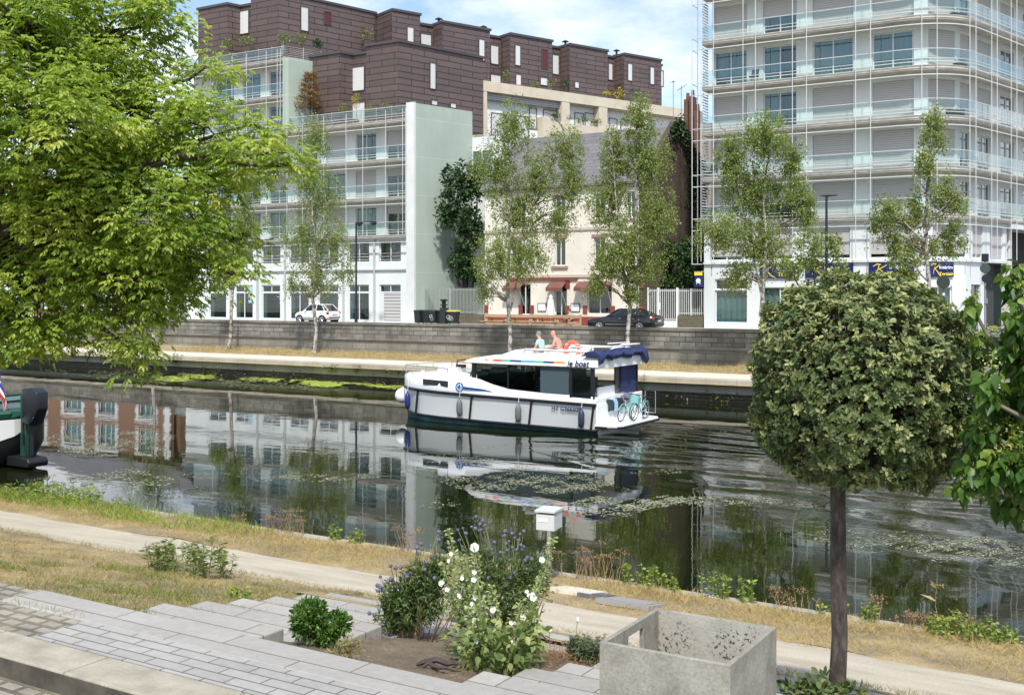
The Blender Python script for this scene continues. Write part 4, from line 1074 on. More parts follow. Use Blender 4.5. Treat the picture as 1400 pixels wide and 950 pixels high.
# cabin: sill, posts, glass
XC0, XC1 = 4.75, 10.1
cw = 1.98
zb_ = lambda x: np.interp(x, [4.6,5.0,5.6,6.4,8,10.2], [2.0,1.92,1.74,1.58,1.50,1.46])
c_ = MB(); xs_ = [4.3,4.6,5.0,5.6,6.4,8.0,9.15]
for s_ in (-1, 1):
    c_.loft([[(x, s_*cw, 1.38), (x, s_*cw, zb_(x)), (x, s_*(cw-.1), zb_(x)), (x, s_*(cw-.1), 1.38)] for x in xs_])
c_.box(4.28,4.36,-1.9,1.9,1.7,2.0)
BB(c_, 'cabin_side', m_gel)
c_ = MB(); c_.box(4.4,10.0,-1.85,1.85,.9,.98); c_.box(5.6,6.6,.6,1.8,.98,1.5); c_.box(6.9,8.4,.9,1.8,.98,1.9); c_.box(5.0,5.5,-1.2,.4,.98,1.75); c_.box(9.96,10.0,.2,1.95,.98,2.5); c_.box(4.5,9.9,1.7,1.84,1.0,1.55)
c_.box(6.0,6.5,-1.0,-.4,1.0,2.05); c_.box(6.55,6.62,-1.0,-.4,1.3,2.2); c_.box(8.2,8.9,-.6,0,1.0,1.6); BB(c_, 'cabin_fittings', m_cint)
g_ = MB()
for s_ in (-1, 1):
    g_.loft([[(x, s_*(cw-.03), zb_(x)+.002), (x, s_*(cw-.05), 2.52), (x, s_*(cw-.065), 2.52), (x, s_*(cw-.045), zb_(x)+.002)] for x in (4.85,5.2,5.6,6.4,7.8)])
g_.loft([[(4.40,-1.85,2.0),(4.62,-1.80,2.52),(4.635,-1.80,2.52),(4.415,-1.85,2.0)],[(4.40,1.85,2.0),(4.62,1.80,2.52),(4.635,1.80,2.52),(4.415,1.85,2.0)]])
BB(g_, 'cabin_window', m_cglass)
g_ = MB(); g_.box(7.8,9.05,-(cw-.02),-(cw-.06),1.515,2.52); BB(g_, 'side_curtain', M('grey_blue_curtain', (.055,.085,.10), .7))
for s_ in (-1, 1):
    for x, w in ((4.62,.16),(6.3,.05),(9.1,.09),(10.0,.14)): g_ = MB(); g_.box(x, x+w, s_*cw, s_*(cw-.09), zb_(x)-.02 if x < 9 else 1.2, 2.54); BB(g_, 'cabin_post', m_blk)
for y in (-.7,.7): g_ = MB(); g_.tube([(4.40,y,2.0),(4.62,y,2.52)], .03, 4); BB(g_, 'windscreen_post', m_blk)
g_ = MB(); g_.box(9.2,9.98,-cw+.05,-cw+.08,1.15,2.5); BB(g_, 'side_door', m_cglass)
# roof / flybridge
r_ = MB(); xr = [4.0,4.15,4.6,5.6,8,10.35]
wr = lambda x: np.interp(x, [4.0,4.15,4.6,5.6,10.35], [1.55,1.8,2.02,2.1,2.08])
tp = lambda x: np.interp(x, [4.0,4.6,5.8,7,10.35], [2.62,2.76,2.93,3.0,2.98])
r_.loft([[(x,-wr(x)*.95,2.52),(x,-wr(x),2.58),(x,-wr(x)*.985,min(2.80, tp(x)-.04)),(x,-wr(x)*.90,tp(x)),(x,wr(x)*.90,tp(x)),(x,wr(x)*.985,min(2.80, tp(x)-.04)),(x,wr(x),2.58),(x,wr(x)*.95,2.52)] for x in xr])
roof = BB(r_, 'roof', m_gel, smooth=True)
r_ = MB(); r_.loft([[(5.6,-1.2,2.90),(6.15,-1.1,3.10),(6.3,-1.1,3.10),(6.5,-1.2,2.95)],[(5.6,1.2,2.90),(6.15,1.1,3.10),(6.3,1.1,3.10),(6.5,1.2,2.95)]]); r_.box(6.6,7.0,.2,.9,2.95,3.22)
BB(r_, 'helm_console', m_gel2)
r_ = MB()
for (x0,x1,y0,y1) in ((6.95,7.4,-.2,1.3),(7.75,8.3,-1.4,1.3)): r_.box(x0,x1,y0,y1,2.96,3.06); 
r_.box(8.28,8.36,-.9,1.3,3.06,3.16); BB(r_, 'bench_seat', m_gel, bevel=.03)
r_ = MB(); r_.tube([(7.0,-1.92,3.05),(7.1,-1.92,3.17),(10.2,-1.92,3.14)], .05, 6); r_.tube([(7.0,1.92,3.05),(7.1,1.92,3.17),(10.2,1.92,3.14)], .05, 6)
for x in (8.1,9.6):
    for s_ in (-1,1): r_.tube([(x,s_*1.92,2.9),(x,s_*1.92,3.16)], .04, 5)
BB(r_, 'roof_rail', m_gel2)
r_ = MB()
for y in (-1.7,1.7): r_.tube([(8.9,y,3.0),(9.6,y,3.3),(10.35,y,3.33)], .02, 5)
r_.tube([(10.35,-1.7,3.33),(10.35,1.7,3.33)], .02, 5); r_.tube([(8.9,-1.7,3.28),(9.9,-1.7,3.36)], .016, 5); r_.tube([(8.9,1.7,3.30),(9.9,1.7,3.38)], .016, 5); BB(r_, 'canopy_frame', m_gel)
# folded navy canopy hung over the aft roof edge
cv = MB(); secs = []; rr = random.Random(3)
for i in range(21):
    y = -2.12+4.3*i/20; q = .05*math.sin(i*1.7)+rr.uniform(-.03,.03); dr = 2.86+ (.05*math.sin(i*.9)+.04*math.sin(i*2.3)) - (.30 if i > 18 else (.18 if i < 2 else 0))
    secs.append([(9.7+q,y,2.99),(9.85,y,3.14+q*.6),(10.25,y,3.19+q),(10.47,y,3.06+q),(10.52+q,y,dr+.14),(10.45+q,y,dr),(10.40,y,dr+.10),(10.37,y,3.0)])
cv.loft(secs); BB(cv, 'canopy', m_navyf, smooth=True)
d_ = MB()
for i, (a, c, col) in enumerate(((5.3,5.75,0),(5.75,6.1,1),(6.1,6.5,2),(6.5,7.0,3),(7.0,7.6,4),(7.6,8.0,2),(8.0,8.45,3),(8.45,8.95,0))):
    ya = [wr(v)*.992+.012 for v in (a,c)]
    d_.loft([[(a,-ya[0],2.68),(a,-ya[0]+.02,2.76),(a,-ya[0]+.05,2.76),(a,-ya[0]+.03,2.68)],[(c,-ya[1],2.68),(c,-ya[1]+.02,2.76),(c,-ya[1]+.05,2.76),(c,-ya[1]+.03,2.68)]], col)
BB(d_, 'rainbow_stripe', [M('stripe_orange', (.75,.25,.06), .5), M('stripe_red', (.6,.08,.05), .5), M('stripe_green', (.10,.42,.22), .5), M('stripe_navy', (.03,.06,.2), .5), M('stripe_blue', (.08,.36,.72), .5)], roof)
m_lname = M('navy_lettering', (.01,.02,.10), .4)
text(roof, 'le boat', .33, (9.05,-wr(9.5)-.012,2.60), 0, m_lname, bold=.006, ext=.004, shear=.25)
text(hull, 'HT G36660F', .24, (8.35,-hb(9)-.012,.87), 0, m_lname, bold=.003, ext=.004)
d_ = MB(); d_.lathe((4.05,-2.00,1.56),[(.2,-.02),(.2,.0)],20,0,'y'); ya=-2.03; d_.prism([(4.25,1.60),(5.2,1.54),(5.65,1.47),(5.0,1.47),(4.25,1.52)],'y',-2.085,-2.02); BB(d_, 'emblem', M('royal_blue_vinyl', (.01,.06,.28), .4), hull)
d_ = MB(); d_.lathe((4.05,-2.021,1.56),[(.15,-.006),(.15,.0)],16,0,'y'); d_.lathe((4.05,-2.028,1.56),[(.09,-.006),(.09,.0)],4,1,'y'); BB(d_, 'emblem', [M('emblem_pale_blue', (.35,.5,.7), .4), M('emblem_navy', (.01,.06,.28), .4)], hull)
# fenders hang on lines; a white ball at the bow
def fender(x, mat, label):
    y = -hb(x)-.15; z = .83-.02*x; q = MB(); q.lathe((x,y,z),[(.02,-.36),(.09,-.3),(.125,-.15),(.125,.15),(.09,.28),(.03,.36),(.03,.42)],12); o = q.build('fender', mat, origin=(0,0,0), local=False, smooth=True)
    o.location = BO.location + Vector((0,0,0)); tag(o, label, 'fender', 'fenders along the near side of the cruiser')
    l = MB(); l.tube([(x,y,z+.4),(x,y+.12,zs_(x))], .01, 4); l.build('line', m_white, o, local=True)
fender(1.05, M('blue_fender', (.015,.025,.16), .4), 'small bright navy fender nearest the bow of the cruiser')
fender(4.15, m_grfend, 'grey fender under the blue round emblem on the hull')
fender(6.95, m_grfend.copy(), 'slate grey fender below the tinted cabin windows')
fender(9.72, m_fend, 'dark navy fender beside the registration letters near the stern')
q = MB(); q.ball((-.12,-.30,.88),.34,16,10); q.tube([(-.12,-.30,1.2),(.1,-.25,1.6)], .015, 4); o = q.build('buoy_fender', m_gel, smooth=True); o.location = BO.location; tag(o, 'white round ball fender hanging off the bow of the cruiser', 'fender')
# swim platform, aft bulwark, gate
p_ = MB(); p_.prism([(10.2,-2.05),(10.75,-2.05),(11.05,-1.9),(11.2,-1.6),(11.2,1.6),(11.05,1.9),(10.75,2.05),(10.2,2.05)],'z',.30,.42); pf = BB(p_, 'swim_platform', m_gel, bevel=.02)
p_ = MB(); p_.tube([(10.25,-2.06,.33),(10.75,-2.07,.33),(11.07,-1.92,.33),(11.22,-1.6,.33),(11.22,1.6,.33),(11.07,1.92,.33),(10.75,2.07,.33)],.05,6); BB(p_,'platform_edge',m_blk,pf)
p_ = MB(); p_.box(10.22,10.3,-2.0,1.3,.42,1.12); p_.box(9.75,10.3,-2.0,1.3,1.12,1.16); p_.box(10.24,10.33,1.45,1.98,.42,1.4); p_.box(10.02,10.1,-2.02,-1.9,1.1,1.46); BB(p_,'aft_bulwark',m_gel,bevel=.02)
p_ = MB(); p_.tube([(10.5,1.9,.42),(10.5,1.9,1.42),(10.95,1.9,1.42),(10.95,1.9,.55),(10.5,1.9,.55)],.02,5); BB(p_,'stern_gate',m_steel)
p_ = MB(); p_.box(9.6,10.0,-1.2,1.2,.98,1.35); p_.box(9.85,9.95,-1.2,1.2,1.35,1.75); BB(p_,'cockpit_seat',m_gel,bevel=.03)
p_ = MB(); p_.box(10.05,10.1,.5,1.9,1.3,2.5); BB(p_,'cockpit_curtain',m_navyf)
# things laid on the bulwark
def drape(name, mat, y0, y1, x, zt, drop, label, cat, seed, lump=.05):
    r0 = random.Random(seed); q = MB(); secs = []; n_ = 10
    for i in range(n_+1):
        y = y0+(y1-y0)*i/n_; a = lump*math.sin(i*1.6)+r0.uniform(-lump,lump)*.6
        secs.append([(x-.28,y,zt+.02),(x-.1,y,zt+.08+abs(a)),(x+.08,y,zt+.07+abs(a)),(x+.14+a*.5,y,zt-.05),(x+.13+a,y,zt-drop+a*.6),(x+.10+a,y,zt-drop+a*.6),(x+.085,y,zt-.04),(x-.05,y,zt+.01)])
    q.loft(secs); o = q.build(name, mat, smooth=True); o.location = BO.location; tag(o, label, cat)
drape('jacket', M('dark_cloth', (.02,.035,.04), .9), -1.15, -.72, 10.25, 1.17, .30, 'dark green jacket slung over the aft bulwark of the cruiser', 'jacket', 1)
drape('towel', M('light_blue_towel', (.28,.46,.62), .95), -.71, -.42, 10.26, 1.19, .38, 'light blue towel hanging on the aft bulwark between dark clothes', 'towel', 2, .02)
drape('bag', M('black_cloth', (.02,.022,.028), .9), -.40, .1, 10.25, 1.18, .26, 'black bag on the aft bulwark right of the blue towel', 'bag', 3)
drape('blanket', M('patterned_cloth', (.05,.045,.09), .95, (.30,.28,.36), 14), .12, 1.15, 10.22, 1.24, .22, 'crumpled violet and grey blanket heaped on the aft bulwark above the bicycles', 'blanket', 4, .11)
# bicycles on the platform
def bicycle(loc, rz, lean, label):
    o = empty('bicycle', loc, rz, label, 'bicycle', 'turquoise bicycles on the stern of the cruiser'); o.rotation_euler = (lean, 0, rz)
    for x in (-.52,.52):
        w_ = MB(); w_.ring((x,0,.34),.32,.022,'y',24,6); tw = w_.build('wheel', m_blk, o, local=True)
        w_ = MB(); w_.ring((x,0,.34),.30,.012,'y',24,4)
        for k in range(10): q = 2*PI*k/10; w_.tube([(x,0,.34),(x+.3*math.cos(q),0,.34+.3*math.sin(q))],.004,3)
        w_.tube([(x,-.05,.34),(x,.05,.34)],.025,6); w_.build('rim', m_steel, tw, local=True)
        w_ = MB(); w_.tube([(x+.34*math.cos(a),0,.34+.36*math.sin(a)) for a in [math.radians(d) for d in range(20,170,15)]],.018,4); w_.build('mudguard', m_turq, o, local=True)
    f_ = MB(); f_.tube([(-.52,0,.34),(-.08,0,.30),(-.22,0,.80)],.018,6); f_.tube([(-.52,0,.34),(-.2,0,.72)],.012,5); f_.tube([(-.08,0,.30),(.36,0,.78)],.022,6); f_.tube([(-.17,0,.6),(.35,0,.80)],.018,6); f_.tube([(.52,0,.34),(.40,0,.68),(.33,0,.95)],.018,6); f_.build('frame', m_turq, o, local=True)
    f_ = MB(); f_.tube([(.30,-.28,1.0),(.34,-.1,1.02),(.34,.1,1.02),(.30,.28,1.0)],.014,5); f_.build('handlebar', m_blk, o, local=True)
    f_ = MB(); f_.loft([[(-.36,-.07,.86),(-.36,.07,.86),(-.36,.07,.91),(-.36,-.07,.91)],[(-.08,-.02,.87),(-.08,.02,.87),(-.08,.02,.90),(-.08,-.02,.90)]]); f_.tube([(-.22,0,.80),(-.23,0,.87)],.014,5); f_.build('saddle', m_blk, o, local=True)
    f_ = MB(); f_.box(.42,.66,-.15,.15,.72,.95); f_.build('basket', m_turq, o, local=True)
    f_ = MB(); f_.ring((-.08,-.03,.30),.09,.012,'y',14,4); f_.tube([(-.08,-.05,.30),(-.02,-.12,.16)],.012,4); f_.tube([(-.08,.05,.30),(-.14,.12,.44)],.012,4); f_.build('crank', m_steel, o, local=True)
bicycle(BO.location + Vector((10.62,-.15,.42)), PI/2, .16, 'turquoise bicycle leaning on the bulwark, nearer the dark jacket')
bicycle(BO.location + Vector((10.95,.35,.42)), -PI/2, -.12, 'turquoise bicycle standing outermost on the swim platform')
q = MB(); q.ring((8.72,-1.05,3.16),.30,.085,'y',24,8); 
for k in range(4): a = PI/4+PI/2*k; q.ring((8.72+.3*math.cos(a),-1.05,3.16+.3*math.sin(a)),.09,.012,'z',10,4,1)
o = q.build('lifebuoy', [m_orange, m_white]); o.location = BO.location; o.rotation_euler = (0,0,0); tag(o, 'orange lifebuoy standing on the cruiser roof behind the bare backed man', 'lifebuoy')

# ---------------------------------------------------------------- people
def skinbody(name, joints, bones, mat, parent=None, sub=2, root=0):
    me = bpy.data.meshes.new(name); me.from_pydata([j[0] for j in joints], bones, []); me.update()
    o = bpy.data.objects.new(name, me); COL.objects.link(o)
    md = o.modifiers.new('skin', 'SKIN'); md.use_smooth_shade = True
    sl = me.skin_vertices[0].data
    for i, j in enumerate(joints):
        r = j[1]; sl[i].radius = r if isinstance(r, tuple) else (r, r); sl[i].use_root = (i == root)
    ss = o.modifiers.new('sub', 'SUBSURF'); ss.levels = sub; ss.render_levels = sub
    dg = bpy.context.evaluated_depsgraph_get(); m2 = bpy.data.meshes.new_from_object(o.evaluated_get(dg))
    m2.name = name; m2.materials.clear(); m2.materials.append(mat)
    bpy.data.objects.remove(o); o = bpy.data.objects.new(name, m2); COL.objects.link(o)
    if parent: o.parent = parent
    return o
m_skin = M('sunburnt_skin', (.52,.25,.18), .6, (.58,.30,.22), 9); m_skin2 = M('skin', (.50,.30,.22), .6)
def seated(name, loc, rz, label, skin, top=None, bottom=None, hair=None, lean=.12, arm='fwd', hat=None, scale=1.0):
    """seated figure facing local -x, seat surface at local z 0"""
    P = empty(name, loc, rz, label, 'person'); P.scale = (scale,)*3
    L = lean
    J = [((0,0,.10),(.16,.13)), ((-.02,0,.28),(.14,.11)), ((-.02-L*.5,0,.44),(.17,.115)), ((-.03-L*.7,0,.55),(.10,.08)), ((-.05-L,0,.63),.058), ((-.09-L,0,.70),(.082,.088)), ((-.085-L,0,.79),(.085,.092)), ((-.08-L,0,.86),(.052,.055)),
         ((-.185-L,0,.735),.016)]
    Bn = [(0,1),(1,2),(2,3),(3,4),(4,5),(5,6),(6,7),(5,8)]
    for s_ in (-1,1):
        n0_ = len(J)
        hand = (-.52,s_*.20,.18) if arm == 'fwd' else (-.30,s_*.22,.06)
        J += [((-.02-L*.6,s_*.185,.50),.06), ((-.12-L*.3,s_*.25,.28),.046), ((hand[0]*.6-.1,s_*.23,hand[2]+.03),.037), (hand,.03), ((hand[0]-.07,hand[1],hand[2]-.02),.022)]
        Bn += [(2,n0_),(n0_,n0_+1),(n0_+1,n0_+2),(n0_+2,n0_+3),(n0_+3,n0_+4)]
        for k in range(3):
            J.append(((hand[0]-.12,hand[1]+(k-1)*.028,hand[2]-.04-.01*k),.009)); Bn.append((n0_+4,len(J)-1))
        J.append(((hand[0]-.05,hand[1]-s_*.05,hand[2]),.010)); Bn.append((n0_+3,len(J)-1))
        n1_ = len(J)
        J += [((-.06,s_*.10,.09),.10), ((-.46,s_*.13,.10),.068), ((-.50,s_*.13,-.12),.058), ((-.48,s_*.13,-.36),.042), ((-.60,s_*.13,-.41),.03)]
        Bn += [(0,n1_),(n1_,n1_+1),(n1_+1,n1_+2),(n1_+2,n1_+3),(n1_+3,n1_+4)]
        J.append(((-.075-L,s_*.10,.745),.018)); Bn.append((5,len(J)-1))
    skinbody('body', J, Bn, skin, P)
    if top:
        T = [((0,0,.12),(.175,.145)), ((-.02,0,.28),(.155,.125)), ((-.02-L*.5,0,.44),(.185,.13)), ((-.03-L*.65,0,.545),(.11,.09))]; b_ = [(0,1),(1,2),(2,3)]
        for s_ in (-1,1): n_ = len(T); T += [((-.02-L*.6,s_*.19,.50),.078), ((-.10-L*.3,s_*.24,.34),.068)]; b_ += [(2,n_),(n_,n_+1)]
        skinbody('shirt', T, b_, top, P, 1)
    if bottom:
        T = [((0,0,.13),(.175,.15)), ((0,0,.05),(.17,.14))]; b_ = [(0,1)]
        for s_ in (-1,1): n_ = len(T); T += [((-.07,s_*.10,.09),.115), ((-.42,s_*.13,.10),.088)]; b_ += [(1,n_),(n_,n_+1)]
        skinbody('shorts', T, b_, bottom, P, 1)
    if hair:
        q = MB(); q.ball((-.065-L,0,.80),(.105,.10,.105),14,8); q.build('hair', hair, P, local=True, smooth=True)
    if hat:
        q = MB(); q.lathe((-.08-L,0,.80),[(.19,0),(.19,.012),(.115,.03),(.11,.09),(.05,.12)],16); q.build('hat', hat, P, local=True, smooth=True)
    for s_ in (-1,1):
        q = MB(); q.ball((-.168-L,s_*.034,.765),.012,6,5); q.build('eye', m_dark, P, local=True)
    return P
seated('person', BO.location + Vector((7.86,-.45,2.97)), .06, 'bare backed bald man in pale shorts seated on the cruiser roof', m_skin, None, M('pale_shorts', (.62,.62,.66), .9), None, .22, 'fwd', scale=1.06)
seated('person', BO.location + Vector((6.72,.05,2.92)), 0, 'person in a mint green top with grey hair sitting on the cruiser roof', m_skin2, M('mint_cotton', (.36,.66,.60), .9), M('grey_shorts', (.2,.2,.22), .9), M('grey_hair', (.16,.15,.145), .9, (.28,.27,.26), 30), .08, 'lap')
# ================================================================ vehicles and street things on the far side
def paint(name, col, rough=.25): return M(name, col, rough, spec=.5, coat=.8)
m_tyre = M('tyre_rubber', (.02,.02,.02), .85); m_alloy = M('alloy_rim', (.55,.56,.57), .35, metal=.6)
m_cglass2 = M('car_glass', (.012,.016,.02), .06, spec=.8); m_redl2 = M('tail_light_red', (.42,.02,.015), .25); m_clear = M('headlamp_clear', (.6,.62,.65), .15)
m_plate = M('number_plate', (.72,.72,.70), .5)
def car(name, label, loc, rz, L, W, prof, green, pm, wheelx, wr, roofm=None):
    """prof: (x, belt z, half width) stations front to rear; green: x of glass foot, roof start, roof end, glass end + heights"""
    o = empty(name, loc, rz, label, 'car', 'cars parked along the far street')
    b = MB(); secs = []
    for x, z, w, z0 in prof:
        half = [(w*.80, z0), (w*.97, z0+.10), (w, z0+.30), (w*.985, min(z-.03, .72)), (w*.93, z-.03), (w*.80, z), (0, z+.015)]
        secs.append([(x, -y, zz) for y, zz in half] + [(x, y, zz) for y, zz in reversed(half[:-1])])
    b.loft(secs); body = b.build('body', pm, o, local=True, smooth=True)
    xf, rs, re, xr, zf, zr, H, wb, wt = green
    g = MB()
    def ring(x, z, w): return [(x,-w,z),(x,w,z)]
    # glasshouse: foot outline and roof outline
    foot = [(xf,-wb*.86,zf),(xf+.25,-wb,zf),(xr-.3,-wb,zr),(xr,-wb*.84,zr),(xr,wb*.84,zr),(xr-.3,wb,zr),(xf+.25,wb,zf),(xf,wb*.86,zf)]
    top = [(rs,-wt*.9,H-.05),(rs+.15,-wt,H-.05),(re-.2,-wt,H-.06),(re,-wt*.9,H-.06),(re,wt*.9,H-.06),(re-.2,wt,H-.06),(rs+.15,wt,H-.05),(rs,wt*.9,H-.05)]
    g.loft([foot, top]); g.build('window', m_cglass2, o, local=True)
    r = MB(); r.loft([[(x,y*1.02,z) for x,y,z in top],[(x*.97+.01,y*.96,z+.045) for x,y,z in top],[(x*.8+.05,y*.6,z+.065) for x,y,z in top]]); r.build('roof', roofm or pm, o, local=True, smooth=True)
    mid = (rs+re)/2
    for s_ in (-1,1):
        for (a, c) in (((xf+.02,wb*.9,zf-.02),(rs,wt*.93,H-.05)), ((mid+.05,wb*1.0,(zf+zr)/2),(mid+.02,wt*1.01,H-.06)), ((xr-.32,wb*.99,zr-.02),(re-.15,wt*.99,H-.06)), ((xr-.02,wb*.86,zr),(re,wt*.92,H-.06))):
            r = MB(); r.tube([(a[0],s_*a[1],a[2]),(c[0],s_*c[1],c[2])], .038, 5); r.build('roof_pillar', pm, o, local=True)
        r = MB(); r.ball((xf+.42, s_*(W/2+.07), zf+.05), (.09,.08,.065), 8, 6); r.build('mirror', pm, o, local=True)
        r = MB(); x0 = prof[0][0]; r.ball((x0+.22, s_*W*.36, .66), (.17,.13,.085), 10, 6); r.build('headlight', m_clear, o, local=True)
        r = MB(); x1 = prof[-1][0]; r.ball((x1-.12, s_*W*.43, .80), (.13,.09,.13), 10, 6); r.build('tail_light', m_redl2, o, local=True)
        r = MB()
        for xx in (mid-.42, mid+.5): r.box(xx, xx+.16, s_*(W/2-.01), s_*(W/2+.015), .80, .83)
        r.build('door_handle', m_alloy if roofm is None else m_alloy, o, local=True)
        r = MB(); r.box(wheelx[0]+wr+.1, wheelx[1]-wr-.1, s_*(W/2-.02), s_*(W/2+.012), .42, .45); r.build('side_trim', m_alloy, o, local=True)
        for wx in wheelx:
            y = s_*(W/2-.10)
            r = MB(); r.lathe((wx, y-.13 if s_ > 0 else y-.118, wr), [(wr+.05,0),(wr+.05,.25)], 20, 0, 'y'); r.build('wheel_arch', m_dark, o, local=True)
            r = MB(); r.lathe((wx, y-.11, wr), [(wr*.7,-.0),(wr*.96,0),(wr,.05),(wr,.19),(wr*.96,.235),(wr*.7,.235)], 22, 0, 'y'); t = r.build('wheel', m_tyre, o, local=True)
            r = MB(); ys = y+s_*.128
            r.ring((wx,ys,wr), wr*.64, .022, 'y', 20, 5); r.lathe((wx,ys-.01,wr),[(.06,0),(.06,.02)],10,0,'y')
            for k in range(7): q = 2*PI*k/7; r.tube([(wx,ys,wr),(wx+wr*.62*math.cos(q),ys,wr+wr*.62*math.sin(q))],.022,4)
            r.build('rim', m_alloy, t, local=True)
    r = MB(); x1 = prof[-1][0]; r.box(x1+.0, x1+.03, -.26, .26, .62 if name != 'hatchback_car' else .66, .73 if name != 'hatchback_car' else .77); r.build('number_plate', m_plate, o, local=True)
    r = MB(); r.box(x1-.05, x1+.035, -W*.40, W*.40, .40, .47); r.build('bumper_trim', m_dark, o, local=True)
    return o
p = PT(855, 450, 65.3)
car('saloon_car', 'black four door saloon parked in front of the cream house', (p.x+.0, 65.3, 2.905), 0, 4.85, 1.82,
    [(-2.42,.60,.62,.30),(-2.36,.70,.80,.22),(-2.0,.82,.89,.2),(-1.0,.96,.91,.2),(0,1.0,.91,.2),(1.2,1.04,.91,.2),(1.9,1.05,.90,.22),(2.3,1.0,.86,.26),(2.40,.86,.80,.30),(2.42,.6,.74,.34)],
    (-1.02,-.25,1.0,1.95,.96,1.04,1.46,.80,.60), paint('black_car_paint', (.008,.008,.010)), (-1.45,1.42), .325)
p = PT(434, 441, 66.6)
car('hatchback_car', 'small round white hatchback parked by the shop windows', (p.x, 66.6, 3.0), 0, 3.57, 1.63,
    [(-1.78,.58,.55,.28),(-1.72,.70,.70,.22),(-1.45,.84,.79,.2),(-.85,.96,.815,.2),(.2,.99,.815,.2),(1.2,1.0,.80,.22),(1.62,.96,.75,.25),(1.75,.82,.68,.28),(1.78,.6,.62,.32)],
    (-.92,-.25,1.12,1.68,.95,.99,1.49,.72,.56), paint('white_car_paint', (.78,.78,.77)), (-1.15,1.15), .30)
# bins
m_bin = M('dark_green_plastic', (.014,.020,.020), .55); m_binl = M('dark_bin_lid', (.02,.024,.024), .5); m_yl = M('yellow_bin_lid', (.60,.47,.05), .5); m_graf = M('white_marker', (.55,.55,.60), .7)
def bin_(px, t, w, label, lid, graf=0, h=1.05):
    p = PT(px, 440, t); o = empty('wheelie_bin', (p.x, t, 3.02), random.uniform(-.15,.15), label, 'bin', 'wheelie bins by the slatted fence')
    b = MB(); d = .30; b.loft([[(-w*.40,-d*.8,.06),(w*.40,-d*.8,.06),(w*.40,d*.8,.06),(-w*.40,d*.8,.06)],[(-w/2,-d,h-.1),(w/2,-d,h-.1),(w/2,d,h-.1),(-w/2,d,h-.1)]]); b.build('body', m_bin, o, local=True, bevel=.02)
    b = MB(); b.loft([[(-w*.53,-d*1.08,h-.1),(w*.53,-d*1.08,h-.1),(w*.53,d*1.1,h-.1),(-w*.53,d*1.1,h-.1)],[(-w*.48,-d*.95,h-.02),(w*.48,-d*.95,h-.02),(w*.48,d,h),(-w*.48,d,h)]]); b.tube([(-w*.4,d*1.15,h-.12),(w*.4,d*1.15,h-.12)],.02,5); b.build('lid', lid, o, local=True)
    for s_ in (-1,1): b = MB(); b.lathe((s_*w*.42-.03, d*.7, .1),[(.1,0),(.1,.06)],12,0,'x'); b.build('wheel', m_tyre, o, local=True)
    if graf:
        b = MB(); r0 = random.Random(graf)
        for k in range(3 if graf < 5 else 5):
            cx_, cz = r0.uniform(-.12,.12)*w/.5, r0.uniform(.35,.75); n_ = 9
            b.tube([(cx_+.09*w/.5*math.cos(i*.8+k), -d*.80-.03-.075*(cz/1.0), cz+.12*math.sin(i*.8+k)) for i in range(n_)], .012, 4)
        b.build('scrawl', m_graf, o, local=True)
bin_(573, 68.6, .58, 'leftmost dark wheelie bin, plain, beside the louvre door', m_binl)
bin_(584, 68.9, .55, 'dark wheelie bin second from the louvre door, set slightly back', m_binl)
bin_(592.5, 68.4, .58, 'dark wheelie bin with a white scrawl down its front', m_binl, 3)
bin_(602, 68.9, .55, 'dark wheelie bin beside the grey post with the cap', m_binl)
bin_(619, 68.5, .95, 'wide wheelie bin with a yellow lid and large white graffiti', m_yl, 7)
p = PT(607, 440, 68.2); o = empty('utility_post', (p.x, 68.2, 3.0), 0, 'dark grey post with a wide cap among the wheelie bins', 'post')
b = MB(); b.box(p.x-.24,p.x+.24,68.0,68.4,3.0,4.25); b.build('cabinet', m_binl, o)
b = MB(); b.box(p.x-.12,p.x+.12,68.1,68.3,4.25,4.75); b.box(p.x-.22,p.x+.22,68.02,68.38,4.42,4.50); b.lathe((p.x,68.2,4.75),[(.2,0),(.30,.05),(.30,.12),(.1,.16)],12); b.build('head', m_bin, o)
# fences
def slat_fence(label, xa, xb, t, zb, z0, z1, mat, stone, px_gate=None):
    a, c = SX(xa,t), SX(xb,t); o = empty('slat_fence', ((a+c)/2,t,2.95), 0, label, 'fence')
    n_ = int((c-a)/.13); b = MB()
    for i in range(n_): x = a+(c-a)*(i+.5)/n_; b.box(x-.02,x+.02,t-.03,t+.03,z0,z1)
    b.box(a,c,t+.031,t+.06,z0+.1,z0+.16); b.box(a,c,t+.031,t+.06,z1-.16,z1-.1); b.build('slat_panel', mat, o)
    for x in (a,(a+c)/2,c): b = MB(); b.box(x-.04,x+.04,t-.05,t+.07,z0-.05,z1+.03); b.build('post', mat, o)
    if zb: b = MB(); b.box(a,c,t-.15,t+.2,zb,z0-.03); b.build('stone_base', stone, o)
    return o
m_fslat = M('grey_green_slats', (.33,.37,.34), .6); m_gslat = M('pale_metal_slats', (.55,.57,.55), .5)
m_rub = blocks('rubble_stone', (.26,.22,.16), (.17,.145,.11), (.09,.08,.06), .35, .14, .02, 'x', dirt=(.10,.11,.05), stain=.6, bstr=.8)
slat_fence('grey green slatted fence on a rubble base between green end wall and cream house', 571, 662, 71.0, 2.95, 3.75, 5.75, m_fslat, m_rub)
slat_fence('pale slatted fence panel on a rubble base, right of the metal gate', 927.5, 963, 70.9, 2.95, 3.85, 5.65, m_gslat, m_rub)
a, c = SX(886,70.9), SX(926,70.9); o = empty('metal_gate', ((a+c)/2,70.9,2.95), 0, 'pale metal gate of upright bars beside the brown stone gable', 'gate')
b = MB(); n_ = 15; k = a+(c-a)*.36
for i in range(n_): x = a+(c-a)*(i+.5)/n_; b.box(x-.02,x+.02,70.87,70.93,3.45,5.65)
